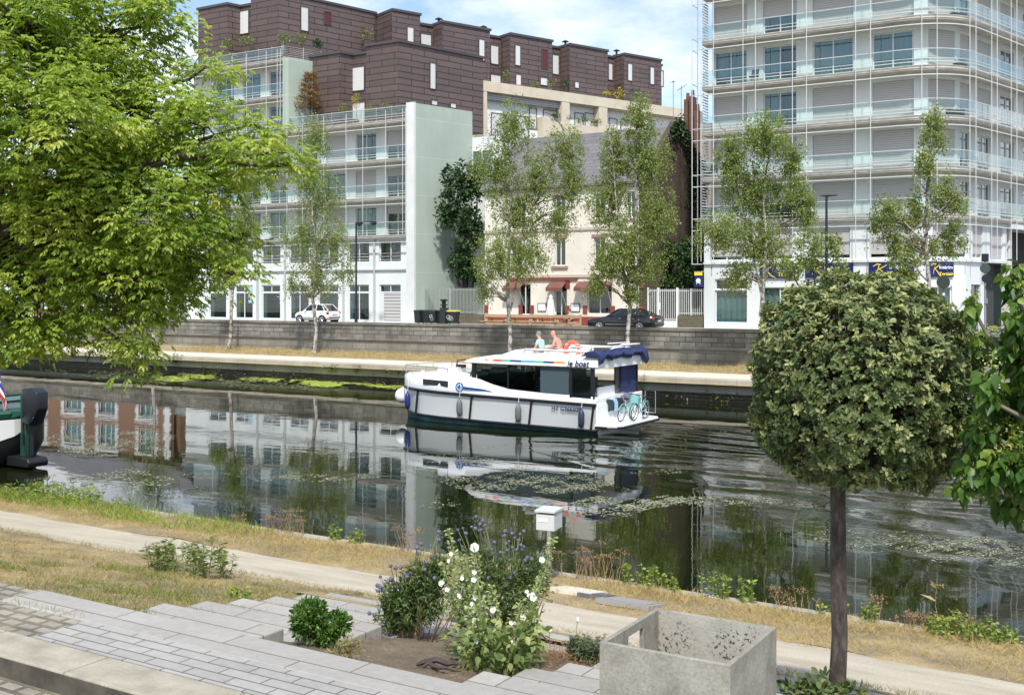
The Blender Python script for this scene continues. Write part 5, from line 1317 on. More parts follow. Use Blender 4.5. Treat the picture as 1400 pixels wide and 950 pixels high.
b.box(a,c,70.93,70.96,3.5,3.58); b.box(a,c,70.93,70.96,5.5,5.58); b.build('bar_panel', m_gslat, o)
for x in (a,k,c): b = MB(); b.box(x-.06,x+.06,70.84,70.99,3.0,5.75); b.build('post', m_white, o)
b = MB(); b.box(k+.08,c-.08,70.9,71.0,3.0,3.44); b.build('kick_panel', m_white, o)
b = MB(); b.box(k+.07,k+.18,70.83,70.9,4.2,4.7); b.build('lock', m_white, o)
# lamps
m_lamp = M('dark_navy_steel', (.012,.018,.03), .45)
p = PT(487, 441, 65.9); zt_ = ZY(487, 304, 65.9); o = empty('street_lamp', (p.x,65.9,3.0), 0, 'tall dark street lamp with one long arm in front of the green apartment building', 'street lamp')
b = MB(); b.tube([(p.x,65.9,3.0),(p.x,65.9,4.2),(p.x,65.9,4.25),(p.x,65.9,zt_)], [.13,.12,.085,.07], 8); b.build('pole', m_lamp, o)
b = MB(); b.tube([(p.x,65.9,zt_-.03),(p.x+1.95,65.9,zt_-.03)], .04, 6); b.build('arm', m_lamp, o)
for dx_ in (.35, 1.7): b = MB(); b.loft([[(p.x+dx_-.3,65.75,zt_-.12),(p.x+dx_-.3,66.05,zt_-.12),(p.x+dx_-.2,66.0,zt_-.06),(p.x+dx_-.2,65.8,zt_-.06)],[(p.x+dx_+.3,65.8,zt_-.15),(p.x+dx_+.3,66.0,zt_-.15),(p.x+dx_+.2,66.0,zt_-.06),(p.x+dx_+.2,65.8,zt_-.06)]]); b.lathe((p.x+dx_,65.9,zt_-.3),[(.05,0),(.18,.06),(.22,.15)],10); b.build('lamp_head', m_lamp, o)
p = PT(1130, 441, 65.9); zt_ = ZY(1130, 269, 65.9); o = empty('street_lamp', (p.x,65.9,3.0), 0, 'tall dark street lamp with a short double arm in front of the white rounded building', 'street lamp')
b = MB(); b.tube([(p.x,65.9,3.0),(p.x,65.9,zt_)], [.11,.07], 8); b.build('pole', m_lamp, o)
for s_ in (-1,1): b = MB(); b.loft([[(p.x,65.82,zt_-.02),(p.x,65.98,zt_-.02),(p.x,65.98,zt_+.1),(p.x,65.82,zt_+.1)],[(p.x+s_*(.62 if s_ > 0 else .35),65.76,zt_+.03),(p.x+s_*(.62 if s_ > 0 else .35),66.04,zt_+.03),(p.x+s_*(.62 if s_ > 0 else .35),66.04,zt_+.08),(p.x+s_*(.62 if s_ > 0 else .35),65.76,zt_+.08)]]); b.build('lamp_head', m_lamp, o)
# traffic sign mast seen from behind
T_ = 63.0; p = PT(1347, 452, T_); zz_ = lambda y: ZY(1347, y, T_); o = empty('traffic_sign', (p.x,T_,2.95), 0, 'grey sign mast with dark backs of square and round signs near the right corner', 'sign')
m_sgrey = M('grey_sign_post', (.22,.25,.28), .5)
b = MB(); b.tube([(p.x,T_,2.95),(p.x,T_,zz_(347))], .055, 8); b.build('pole', m_sgrey, o)
b = MB(); b.box(p.x-.18,p.x+.18,T_-.06,T_-.02,zz_(358),zz_(347)); b.build('square_sign', m_lamp, o)
b = MB(); b.lathe((p.x,T_-.07,zz_(367)),[(.26,0),(.26,.03)],20,0,'y'); b.build('round_sign', M('sign_back', (.05,.075,.08), .5), o)
b = MB(); b.lathe((p.x+.05,T_-.07,zz_(381)),[(.22,0),(.22,.03)],20,0,'y'); b.build('round_sign', m_lamp, o)
b = MB(); b.box(p.x+.05,p.x+.32,T_-.12,T_+.05,zz_(393),zz_(389)); b.build('sensor_box', m_dark, o)
b = MB(); b.box(p.x-.02,p.x+.12,T_-.1,T_+.06,zz_(415),zz_(408)); b.build('control_box', m_sgrey, o)
T_ = 64.5; p = PT(1290, 452, T_); o = empty('road_sign', (p.x,T_,2.95), 0, 'round sign on a slim green post partly behind birch leaves', 'sign')
b = MB(); b.tube([(p.x,T_,2.95),(p.x,T_,ZY(1290,376,T_))], .05, 8); b.build('pole', M('green_post', (.04,.12,.10), .5), o)
b = MB(); b.lathe((p.x,T_-.08,ZY(1290,386,T_)),[(.36,0),(.36,.03)],22,0,'y'); b.build('round_sign', M('sign_back_green', (.035,.05,.04), .5), o)
b = MB(); b.lathe((p.x,T_,ZY(1290,404,T_)),[(.07,0),(.07,.14)],10); b.build('band', m_white, o)
# terrace: picnic tables, parasol, guest
m_wood = M('weathered_wood', (.40,.27,.155), .85, (.52,.37,.22), 6, stretch=(.3,6,6))
def picnic(px, label):
    t = 66.9; p = PT(px, 442, t); o = empty('picnic_table', (p.x,t,2.905), 0, label, 'table', 'picnic tables on the cafe terrace')
    b = MB()
    for k in range(5): b.box(-1.05,1.05,-.38+.155*k,-.24+.155*k,.74,.78)
    b.build('tabletop', m_wood, o, local=True)
    for s_ in (-1,1):
        b = MB(); b.box(-1.05,1.05,s_*.62,s_*.88,.44,.48); b.build('bench', m_wood, o, local=True)
    for x in (-.8,.8):
        b = MB(); b.tube([(x,-.75,0),(x,-.2,.74)],.05,4); b.tube([(x,.75,0),(x,.2,.74)],.05,4); b.box(x-.04,x+.04,-.85,.85,.36,.44); b.build('leg', m_wood, o, local=True)
picnic(682, 'wooden picnic table at the left end of the cafe terrace'); picnic(714, 'wooden picnic table in the middle of the cafe terrace, behind the birch trunk'); picnic(752, 'wooden picnic table in front of the cafe door')
a, c = SX(663,66.1), SX(793,66.1); o = empty('wooden_barrier', ((a+c)/2,66.1,2.905), 0, 'low wooden rail barrier edging the cafe terrace', 'barrier')
b = MB(); b.box(a,c,66.08,66.13,3.66,3.86); b.build('rail', m_wood, o); b = MB(); b.box(a,c,66.08,66.13,3.16,3.30); b.build('rail', m_wood, o)
for i in range(5): x = a+(c-a)*i/4; b = MB(); b.box(x-.06,x+.06,66.131,66.22,2.905,3.9); b.build('post', m_wood, o)
p = PT(753, 430, 68.2); o = empty('parasol', (p.x,68.2,3.0), 0, 'closed white parasol on the terrace beside the cafe door', 'parasol')
b = MB(); b.tube([(p.x,68.2,3.0),(p.x,68.2,5.2)],.03,6); b.lathe((p.x,68.2,3.0),[(.25,0),(.25,.08),(.05,.1)],10); b.build('pole', m_tube, o)
b = MB(); secs = []
for z, r in ((3.7,.30),(4.2,.24),(4.8,.15),(5.0,.10),(5.1,.13),(5.25,.02)): secs.append([(p.x+r*(1+.25*(j % 2))*math.cos(2*PI*j/12),68.2+r*(1+.25*(j % 2))*math.sin(2*PI*j/12),z) for j in range(12)])
b.loft(secs); b.build('canopy', m_white, o)
p = PT(782, 430, 67.6)
seated('person', (p.x,67.6,3.37), .0, 'person in a grey shirt sitting at the end picnic table of the cafe', m_skin2, M('grey_shirt', (.38,.40,.44), .9), M('dark_trousers', (.03,.03,.04), .9), M('brown_hair', (.10,.07,.05), .9), .15, 'fwd')
b = MB(); b.box(p.x-.25,p.x+.4,67.4,67.85,3.27,3.36); b.box(p.x-.2,p.x-.12,67.45,67.8,2.9,3.27); b.box(p.x+.27,p.x+.35,67.45,67.8,2.9,3.27); tag(b.build('stool', m_wood, origin=(p.x,67.6,2.9)), 'wooden stool under the person at the cafe terrace', 'stool')
# stone stair at the quay corner on the right
sx0, sx1 = SX(1322,55), SX(1400,55)+3
b = MB()
for k in range(7): b.box(sx0, sx1, 57.94-.42*(k+1), 57.94-.42*k, .6, 2.93-.26*k-.05)
tag(b.build('stone_stair', m_wall2, origin=(sx0,56,1.2), bevel=.02), 'broad pale stone stair down to the towpath under the hanging leaves', 'stair')

# ---------------------------------------------------------------- the barge stern on the left
G0 = PZ(20, 637, 0)
BG = empty('barge', (G0.x, G0.y, 0), 0, label='moored barge with a black and white stern and green trim at the left edge', cat='boat')
m_bblack = M('black_hull_paint', (.012,.012,.014), .4); m_bgreen = M('dark_green_paint', (.015,.075,.05), .4); m_bwhite = M('barge_white', (.74,.75,.73), .4)
def Bq(x, y, z): return (x, y, z)
h = MB(); secs = []
# local: stern at x=+0.3, hull runs to -14 (left, out of frame); y across
for x, w, zt, zk in ((.35,.25,1.0,.55),(.15,.85,1.05,.25),(-.3,1.25,1.05,-.1),(-1.2,1.6,1.05,-.4),(-4,1.75,1.05,-.5),(-12,1.75,1.15,-.5),(-14,.4,1.5,-.2)):
    secs.append([(x,-w*.6,zk),(x,-w,max(zk+.2,.45)),(x,-w*1.02,zt),(x,w*1.02,zt),(x,w,max(zk+.2,.45)),(x,w*.6,zk)])
h.loft(secs); h.build('hull', m_bblack, BG, local=True, smooth=True)
h = MB(); secs = []
for x, w in ((.30,.35),(.12,.95),(-.3,1.30),(-1.2,1.62),(-4,1.77),(-12,1.77)): secs.append([(x+.02,-w-.02,1.06),(x+.06,-w-.04,1.16),(x-.05,-w+.1,1.2),(x-.05,w-.1,1.2),(x+.06,w+.04,1.16),(x+.02,w+.02,1.06)])
h.loft(secs); h.build('gunwale', m_bgreen, BG, local=True)
h = MB(); h.prism([(-14,-1.3),(-.9,-1.3),(-.55,-1.0),(-.55,1.0),(-.9,1.3),(-14,1.3)],'z',1.15,1.34); h.build('deckhouse', m_bwhite, BG, local=True, bevel=.06)
h = MB(); h.prism([(-14,-1.36),(-.86,-1.36),(-.5,-1.04),(-.5,1.04),(-.86,1.36),(-14,1.36)],'z',1.343,1.38); h.build('deckhouse_roof', m_bgreen, BG, local=True)
h = MB(); h.lathe((-2.0,-1.32,1.25),[(.06,-.04),(.2,.0),(.04,.01)],16,0,'y'); h.build('porthole', m_steel, BG, local=True)
h = MB(); so_ = [(.36,.12),(.355,-.24),(.155,-.86),(-.3,-1.27),(-1.2,-1.63),(-2.6,-1.72)]
h.loft([[(x+.02,y*1.035-.005,.34 if i > 2 else .42+.13*(3-i)),(x+.02,y*1.045-.01,1.03),(x-.02,y*1.02,1.03),(x-.02,y*1.01,.34 if i > 2 else .42+.13*(3-i))] for i, (x,y) in enumerate(so_)]); h.build('stern_panel', m_bwhite, BG, local=True)
h = MB()  # white shaped panel on the quarter
h.prism([(-.85,.50),(-.5,.46),(-.15,.62),(0.0,.95),(.02,1.04),(-3,1.04),(-3,.6)],'y',-1.42,-1.37); h.build('quarter_panel', m_bwhite, BG, local=True, bevel=.01)
h = MB(); h.prism([(.36,.2),(.62,.16),(.66,1.5),(.42,1.56),(.36,1.5)],'y',-.05,.05); h.build('rudder_post', m_bgreen, BG, local=True)
h = MB(); h.tube([(.55,-.1,1.45),(.58,-.12,1.2),(.60,-.12,.5),(.75,-.12,.25)],.028,6); h.build('rudder_bar', m_blk, BG, local=True)
h = MB(); h.prism([(.1,.05),(1.15,.05),(1.2,.16),(1.1,.24),(.1,.26)],'y',-.35,.35); h.build('rudder_blade', m_bblack, BG, local=True, bevel=.03)
h = MB(); h.tube([(-.4,-.9,1.2),(-.4,-.9,1.5),(-.4,.9,1.5),(-.4,.9,1.2)],.03,6); h.lathe((-.15,-.55,1.2),[(.07,0),(.07,.28),(.1,.3),(.1,.34)],10); h.build('stern_rail', m_bgreen, BG, local=True)
BG.scale = (1, 1, 1.45)
# outboard under a black cover
h = MB()
secs = [[(.75+dx_*.9,y_,2.0+dz_) for dx_, y_, dz_ in ((-.1,-.22*s,-.55*q),(.35,-.26*s,-.62*q),(.72,-.18*s,-.15),(.70,-.20*s,.35),(.35,-.24*s,.50),(-.08,-.22*s,.46))] for s, q in ((-1,1),(-.5,1.1),(.5,1.1),(1,1))]
h.loft(secs); o = h.build('outboard_motor', M('black_motor_cover', (.012,.014,.02), .35), smooth=True, bevel=.03); o.location = (G0.x,G0.y,0); tag(o, 'covered black outboard motor on the stern of the barge', 'motor')
h = MB(); h.tube([(.85,0,1.5),(.85,0,.4)],.07,8); h.box(.55,1.0,-.08,.08,1.35,1.55); h.build('shaft', m_blk, o, local=True)
# ensign hanging from a leaning staff
fl = empty('flag', (G0.x-.05, G0.y-.2, 1.2), 0, 'limp blue white and red flag on the barge staff', 'flag')
h = MB(); h.tube([(0,0,0),(-.55,-.05,2.0)],.018,6); h.build('staff', m_wood, fl, local=True)
for k, (mt, nm) in enumerate(((M('flag_blue', (.03,.04,.22), .9), 'blue_band'),(M('flag_white', (.76,.76,.76), .9), 'white_band'),(M('flag_red', (.5,.03,.04), .9), 'red_band'))):
    h = MB(); secs = []
    for i in range(9):
        f = i/8; zz0 = 1.95-.26*k-1.2*f*.72; x0 = -.53+.07*k+.40*f+.03*math.sin(i*1.4+k); 
        secs.append([(x0,-.05+.05*math.sin(i+k),zz0),(x0+.09,-.05+.05*math.sin(i+k+1),zz0-.26),(x0+.09,-.04+.05*math.sin(i+k+1),zz0-.26),(x0,-.04+.05*math.sin(i+k),zz0)])
    h.loft(secs); h.build(nm, mt, fl, local=True, smooth=True)
# mailbox on a post, cover slabs
p = PZ(751, 792, 1.52); zz_ = lambda y: ZY(751, y, p.y); o = empty('letter_box', (p.x,p.y,1.5), .15, 'small pale grey box with a slot on a slim post at the canal edge', 'box')
m_lb = M('grey_metal_box', (.52,.54,.54), .5); zb0, zb1 = zz_(722)-1.5, zz_(698)-1.5
b = MB(); b.tube([(0,0,0),(0,0,zb0)],.035,8); b.build('post', m_steel, o, local=True)
b = MB(); b.loft([[(-.13,-.16,zb0),(.13,-.16,zb0),(.13,.16,zb0),(-.13,.16,zb0)],[(-.13,-.16,zb1-.03),(.13,-.16,zb1-.03),(.13,.16,zb1+.02),(-.13,.16,zb1+.02)]]); b.build('case', m_lb, o, local=True, bevel=.006)
b = MB(); b.box(-.145,.145,-.175,.175,zb1+.005,zb1+.03); b.build('lid', m_lb, o, local=True)
b = MB(); b.box(-.10,.04,-.166,-.161,zb1-.12,zb1-.08); b.build('slot_plate', m_white, o, local=True)
for xa, xb, ya, yb, mt, lb in ((805,832,801,808,'d','dark square metal cover set in the dry verge'),(842,885,808,821,'g','pale grey concrete cover slab at the path edge'),(775,808,793,801,'s','flat pale stone slab in the dry verge near the letter box')):
    q = PZ((xa+xb)/2,(ya+yb)/2,1.62); w_ = {'d':.22,'g':.36,'s':.3}[mt]; b = MB(); b.box(-w_,w_,-w_*.8,w_*.8,-.05,.012)
    if mt != 's': b.box(-w_*.8,w_*.8,-w_*.6,w_*.6,.013,.02)
    o = b.build('cover_slab', {'d': M('dark_iron', (.10,.11,.13), .6), 'g': M('grey_cover', (.27,.26,.25), .8), 's': m_quaytop}[mt], origin=None); o.location = (q.x,q.y,zbank(q.y)+.015); o.rotation_euler = (math.atan2(-.19,1.),0,0); tag(o, lb, 'slab')
# ================================================================ concrete planter box
x0,x1,y0,y1,z0_,z1_ = -3.12,-2.26,6.20,7.08,2.50,3.20; w_=.034; ch=.05
m_conc, nt_, bs_ = newmat('raw_concrete'); bs_.inputs['Roughness'].default_value = .9
c_ = ramp(nt_, noise(nt_, 3.5, 8, .72), [(.32,(.19,.18,.145)),(.5,(.30,.285,.24)),(.7,(.41,.395,.34))])
c_ = mixc(nt_, .8, c_, ramp(nt_, noise(nt_, 45, 5, .75), [(.35,.6),(.6,1.0)]), 'MULTIPLY'); nt_.links.new(c_, bs_.inputs['Base Color']); bump(nt_, bs_, noise(nt_, 90, 5, .7), .45, .006)
mm, nt_, bs_ = newmat('stained_concrete'); bs_.inputs['Roughness'].default_value = .9
base_ = ramp(nt_, noise(nt_, 3, 6), [(.3,(.30,.285,.24)),(.7,(.46,.44,.38))])
spk = ramp(nt_, noise(nt_, 42, 4, .65), [(.545,0.0),(.60,1.0)])
reg = ramp(nt_, noise(nt_, 4.5, 3, .5), [(.45,0.0),(.60,1.0)])
mq = N(nt_, 'ShaderNodeMath', operation='MULTIPLY'); nt_.links.new(spk, mq.inputs[0]); nt_.links.new(reg, mq.inputs[1])
nt_.links.new(mixc(nt_, mq.outputs[0], base_, (.05,.045,.04)), bs_.inputs['Base Color']); bump(nt_, bs_, noise(nt_, 50, 4), .5, .01)
R_ = empty('concrete_planter', ((x0+x1)/2,(y0+y1)/2,z0_), 0, 'empty square concrete box with thin walls and one window hole, beside the round clipped tree', 'planter')
b = MB()
# four walls; the left one has a window hole
b.box(x0,x1,y0,y0+w_,z0_,z1_,0); b.box(x1-w_,x1,y0+w_,y1,z0_,z1_,0); b.box(x0,x1-w_,y1-w_,y1,z0_,z1_,0)
ha, hb_, hz0, hz1 = y0+.36, y0+.60, 2.72, 3.14
b.box(x0,x0+w_,y0+w_,ha,z0_,z1_,0); b.box(x0,x0+w_,hb_,y1-w_,z0_,z1_,0); b.box(x0,x0+w_,ha,hb_,hz1,z1_,0); b.box(x0,x0+w_,ha,hb_,z0_,hz0,0)
b.build('wall', m_conc, R_, bevel=.004)
b = MB(); e = .003
b.box(x0+w_,x1-w_,y1-w_-e,y1-w_-e*.3,z0_,z1_-.004); b.build('inner_face', mm, R_)
b = MB(); b.box(x0+w_,x1-w_,y0+w_,y1-w_,z0_,z0_+.05); b.build('floor_slab', m_soil, R_)
# ================================================================ trees
m_birch, nt_, bs_ = newmat('birch_bark'); bs_.inputs['Roughness'].default_value = .85
nt_.links.new(ramp(nt_, noise(nt_, 5, 5, .7, stretch=(1,1,.9)), [(.42,(.09,.08,.07)),(.54,(.40,.38,.34)),(.8,(.50,.48,.44))]), bs_.inputs['Base Color'])
m_twig = M('grey_brown_twig', (.14,.12,.10), .9, (.22,.19,.16), 6)
m_bark, nt_, bs_ = newmat('dark_bark'); bs_.inputs['Roughness'].default_value = .95
c_ = ramp(nt_, noise(nt_, 22, 7, .75, stretch=(1,1,.3)), [(.33,(.022,.017,.014)),(.5,(.07,.055,.044)),(.68,(.16,.135,.115))])
c_ = mixc(nt_, .6, c_, ramp(nt_, noise(nt_, 3, 5, .6), [(.35,.55),(.65,1.0)]), 'MULTIPLY'); nt_.links.new(c_, bs_.inputs['Base Color']); bump(nt_, bs_, noise(nt_, 55, 6, .75, stretch=(1,1,.4)), 1.0, .012)
m_lbirch = leafmat('birch_leaf', (.15,.20,.055), (.25,.31,.10), (.40,.44,.18), .45)
m_lbig = leafmat('box_elder_leaf', (.13,.225,.035), (.33,.43,.075), (.60,.62,.17), .52)
m_ldark = leafmat('dark_leaf', (.022,.06,.018), (.035,.085,.025), (.06,.12,.035), .25)
m_livy = leafmat('ivy_leaf', (.02,.055,.015), (.035,.085,.02), (.08,.15,.04), .25)
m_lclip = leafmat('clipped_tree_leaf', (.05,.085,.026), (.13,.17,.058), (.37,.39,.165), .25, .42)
m_lbush = leafmat('broad_leaf', (.04,.10,.018), (.09,.18,.028), (.26,.33,.06), .42, .42)
def at_px(px, py, Y): return PX(px, py, Y)
def hang(n_str, blobs, r0, leaf_n=15, L=(.5,1.7), spread=.075):
    """hanging strands of small leaves inside ellipsoids (centre, radii)"""
    P = []; D = []; vol = np.array([b[1][0]*b[1][2] for b in blobs]); vol = vol/vol.sum()
    for (c, r), v in zip(blobs, vol):
        n = max(3, int(n_str*v)); s = inell(n, c, r, .75, r0)
        for p in s:
            # pull the strands into loose tufts
            l = r0.uniform(*L); k = int(leaf_n*l/L[1])+4; q = np.linspace(0, 1, k)
            sway = r0.normal(0, .18, 2)
            X = np.stack([p[0]+sway[0]*q*l+r0.normal(0,spread,k), p[1]+sway[1]*q*l+r0.normal(0,spread,k), p[2]+.25*l-q*l+r0.normal(0,.03,k)], 1)
            P.append(X); d = r0.normal(0,.6,(k,3)); d[:,2] -= .6; D.append(d)
    return np.concatenate(P), np.concatenate(D)
def tuftize(P, tufts, r0, pull=.55):
    d = ((P[:,None,:]-tufts[None,:,:])**2).sum(-1); i = d.argmin(1); return P + (tufts[i]-P)*pull*r0.random((len(P),1))
def birch(label, px, ybase, t, top, bl, seed, n_str=520, lsize=.118, fork=None, dens=1.0):
    r0 = np.random.default_rng(seed); rr = random.Random(seed)
    base = PT(px, ybase, t); Y = -SA*base.x + CA*base.y; k = Y/F
    zb = 1.28 if t < 58 else 2.95; base = Vector((base.x, base.y, zb))
    blobs = []
    for bx, by, rx, ry in bl:
        c = at_px(bx, by, Y + rr.uniform(-.6,.6)*rx*k); blobs.append((np.array(c), np.array((rx*k*1.12, rx*k*1.12, ry*k*1.08))))
    o = empty('birch_tree', base, 0, label, 'tree', 'birches along the towpath')
    tp = at_px(top[0], top[1], Y); b = MB()
    pts = curve(base, tp, 0, 9, .012, rr); pts[0] = base; r_ = [.125*(1-.9*(i/9)**.9)+.010 for i in range(10)]; r_[0] = .16
    b.tube(pts, r_, 8)
    lead = [pts]
    if fork:
        for fx, fy, tx, ty in fork:
            f0 = at_px(fx, fy, Y); f1 = at_px(tx, ty, Y + rr.uniform(-1,1)); q = curve(f0, f1, 0, 7, .02, rr); b.tube(q, [.06*(1-.85*i/7)+.008 for i in range(8)], 7); lead.append(q)
    b.build('trunk', m_birch, o, smooth=True)
    w = MB()
    for c, r in blobs:
        for j in range(6):
            e = Vector(c + (r0.normal(0,.5,3)*r)); best = None
            for L_ in lead:
                for p in L_[2:]:
                    if p.z < e.z-.15*r[2]:
                        dd = (p-e).length
                        if best is None or dd < best[0]: best = (dd, p)
            if best is None: continue
            w.tube(curve(best[1], e, .10, 5, .05, rr), [.035*(1-.8*i/5)+.006 for i in range(6)], 4)
    w.build('branches', m_twig, o)
    P, D = hang(int(n_str*dens*2.7), blobs, r0)
    tf = np.concatenate([inell(max(4, int(10*r[0]*r[2])), c, r, .7, r0) for c, r in blobs]); P = tuftize(P, tf, r0, .45)
    leaves('crown', P, D, r0.uniform(.7,1.25,len(P))*lsize, m_lbirch, 'kite', o, rng=r0)
    return o
birch('tall birch with a white trunk in front of the white hatchback', 430, 481, 56.3, (433,158), [(432,185,24,34),(421,232,30,36),(440,268,34,40),(414,318,32,38),(456,328,28,38),(432,372,34,36),(474,372,13,20),(398,385,12,16)], 11, 640)
birch('birch with a double trunk in front of the left end of the cream house', 697, 477, 55.9, (694,145), [(700,168,32,36),(680,228,38,44),(706,288,38,44),(682,348,38,38),(724,345,28,34),(664,392,13,18),(735,236,28,38),(772,200,30,34),(780,248,26,40),(762,298,24,28)], 12, 1150, fork=[(698,425,735,260),(735,270,772,180)])
birch('birch in front of the right half of the cream house, over the black saloon', 857, 479, 55.9, (873,135), [(874,160,22,34),(842,208,24,42),(882,215,38,44),(832,270,32,42),(896,290,32,42),(856,330,38,40),(832,355,26,28),(885,358,26,26),(815,384,20,11),(864,392,13,26)], 13, 1150, fork=[(857,400,835,190),(858,380,900,230)])
birch('broad birch with forked stems in front of the left shop windows of the white building', 1043, 500, 55.6, (1050,160), [(1045,182,38,30),(1000,214,24,34),(1082,214,20,26),(1030,258,44,40),(1088,262,24,28),(986,312,38,24),(1040,328,40,34),(1008,372,24,18),(1105,285,14,24)], 14, 1000, fork=[(1043,415,1005,220),(1043,405,1085,210)])
birch('sparse birch with bare twigs before the rounded corner of the white building', 1262, 505, 55.3, (1276,135), [(1276,172,20,30),(1264,218,15,26),(1292,262,20,26),(1214,284,24,18),(1250,290,22,30),(1306,274,18,20),(1300,322,20,20),(1200,304,15,14),(1224,330,11,26),(1270,335,20,14)], 15, 430, fork=[(1263,330,1210,280),(1263,320,1305,265)])
birch('slim birch with a pale trunk at the edge of the big leafy tree', 313, 478, 56.5, (335,240), [(320,345,20,46),(336,290,15,34),(346,250,20,20),(300,380,14,20)], 16, 260)
birch('birch mostly behind the big leafy tree, only its pale trunk in view', 209, 478, 56.5, (215,200), [(205,330,40,60),(225,260,35,40)], 17, 300)
def leafy(name, label, base, blobs, mat, seed, n, size, shape='kite', trunk=.12, bark=None, cat='tree', group=None, droop=-.3, part='crown', shell=.45, tuft=10, pull=.6, lean=None):
    r0 = np.random.default_rng(seed); rr = random.Random(seed)
    o = empty(name, base, 0, label, cat, group); P = []; D = []
    vol = np.array([r[0]*r[2] for c, r in blobs]); vol = vol/vol.sum()
    w = MB()
    for (c, r), v in zip(blobs, vol):
        q = inell(max(4, int(n*v)), c, r, shell, r0); tf = inell(tuft, c, r, .8, r0); q = tuftize(q, tf, r0, pull)
        d = (q-c)/r*.8 + r0.normal(0,.6,q.shape); d[:,2] += droop; P.append(q); D.append(d)
        w.tube(curve(base, c, .06, 5, .04, rr), [trunk*(1-.8*i/5)+.004 for i in range(6)], 6)
    w.build('trunk' if cat == 'tree' else 'stems', bark or m_bark, o, smooth=True)
    leaves(part, np.concatenate(P), np.concatenate(D), r0.uniform(.7,1.25,sum(len(p) for p in P))*size, mat, shape, o, rng=r0)
    return o
def pxblobs(Y, lst, dz=1.0):
    k = Y/F; return [(np.array(PX(a, b, Y+ (l[4] if len(l) > 4 else 0)))  , np.array((l[2]*k, l[2]*k*dz, l[3]*k))) for l in lst for a, b in ((l[0], l[1]),)]
Yd = PT(630, 400, 72.0); Yd = -SA*Yd.x + CA*Yd.y
q = PT(640, 440, 72.5)
leafy('leafy_tree', 'dark green dense tree between the pale green end wall and the cream house', Vector((q.x, 72.5, 2.95)), pxblobs(Yd, [(628,250,26,30),(612,288,20,26),(640,310,26,40),(632,358,22,24),(652,250,18,30),(648,375,16,14)]), m_ldark, 21, 5200, .30, 'oval', .16)
Yd = 66.5
q = PT(1112, 440, 66.0)
leafy('street_tree', 'bushy green tree by the dark lamp, hiding part of a shop sign', Vector((q.x, 66.0, 3.0)), pxblobs(-SA*q.x+CA*66.0, [(1112,340,36,40),(1080,365,28,24),(1142,335,13,22),(1150,365,12,16)]), m_lbirch, 22, 3600, .17, 'kite', .10)
q = PT(1237, 440, 64.5)
leafy('street_tree', 'small rounded street tree in front of the widest navy shop sign', Vector((q.x, 64.5, 3.0)), pxblobs(-SA*q.x+CA*64.5, [(1237,350,24,26),(1240,375,20,12)]), m_lbirch, 23, 1700, .17, 'kite', .06)
# ivy on the gable and over the yard
def gable_pt(t, z, out=.1): return np.array((hk(hr+.02, t)+out*.95, t-out*.26, z))
r0 = np.random.default_rng(31); P = []
for i in range(1500):
    f = r0.random(); t = rid-.6 + f*3.9; zl = rzg+.7 - (t-rid)/(77.5-rid)*(rzg+.5-ez)*1.0 if t > rid else rzg+.5-(rid-t)*1.1
    P.append(gable_pt(t+r0.normal(0,.12), zl - abs(r0.normal(0,.55)) + .25, r0.uniform(.02,.45)))
for i in range(900): P.append(gable_pt(rid+2.2+r0.normal(0,.5), r0.uniform(11.5,15.5), r0.uniform(.02,.4)))
P = np.array(P); d = r0.normal(0,.6,P.shape); d[:,0] += .7; d[:,1] -= .4; d[:,2] -= .4
tag(leaves('ivy', P, d, r0.uniform(.14,.28,len(P)), m_livy, 'oval', origin=gable_pt(rid, ez), rng=r0), 'dark ivy climbing down the sloping top of the brown stone gable', 'ivy')
P = []
for (px, py, rx, ry, n) in ((938,352,20,30,900),(950,375,14,20,500),(912,345,12,22,350),(925,385,24,12,400)):
    q = PT(px, py, 72.6); k = (-SA*q.x+CA*q.y)/F
    P.append(inell(n, q, (rx*k, .9, ry*k), .5, r0))
P = np.concatenate(P); d = r0.normal(0,.6,P.shape); d[:,1] -= .6; d[:,2] -= .4
q = PT(935, 430, 72.6)
tag(leaves('ivy', P, d, r0.uniform(.16,.32,len(P)), m_livy, 'oval', origin=(q.x,72.6,3.0), rng=r0), 'dense dark ivy heaped behind the pale gate and slatted fence', 'ivy')
# ---------------------------------------------------------------- the big leafy tree on the left
BT = PX(-95, 400, 20.5); BT = Vector((BT.x, BT.y, zbank(BT.y)))
o = empty('box_elder_tree', BT, 0, 'big bright green leafy tree filling the upper left of the view', 'tree')
blobs = [(-120,60,120,110,19.5),(-110,230,120,110,20),(-90,380,100,80,20),(30,40,110,100,20),(140,50,90,85,21),(212,22,40,40,21),(60,170,110,95,19),(180,150,85,70,20.5),(282,92,26,17,21),(278,172,62,44,20),(352,212,44,28,19.5),(300,238,56,42,20.5),(90,280,115,88,20),(222,285,84,70,19.6),(318,325,28,36,20.5),(50,395,108,66,20.6),(172,385,84,58,20),(262,372,44,32,20.4),(322,378,22,22,19.8),(190,450,28,30,20),(28,462,50,24,20.5),(112,440,52,28,20.2),(186,485,16,22,20),(392,228,18,14,19.5),(345,170,26,18,20.3),(20,300,90,60,21.5),(120,350,110,60,21.6),(220,400,50,40,21.2),(60,460,80,28,21),(250,330,60,40,21.5),(150,220,90,50,22),(240,215,50,40,21.6),(60,100,90,60,22)]
r0 = np.random.default_rng(41); rr = random.Random(41); P = []; D = []; U = []; RN = []; w = MB(); hubz = BT + Vector((.6,.2,4.2))
trk = curve(BT, hubz, 0, 5, .02, rr); w.tube(trk, [.42,.36,.33,.31,.30,.28], 10)
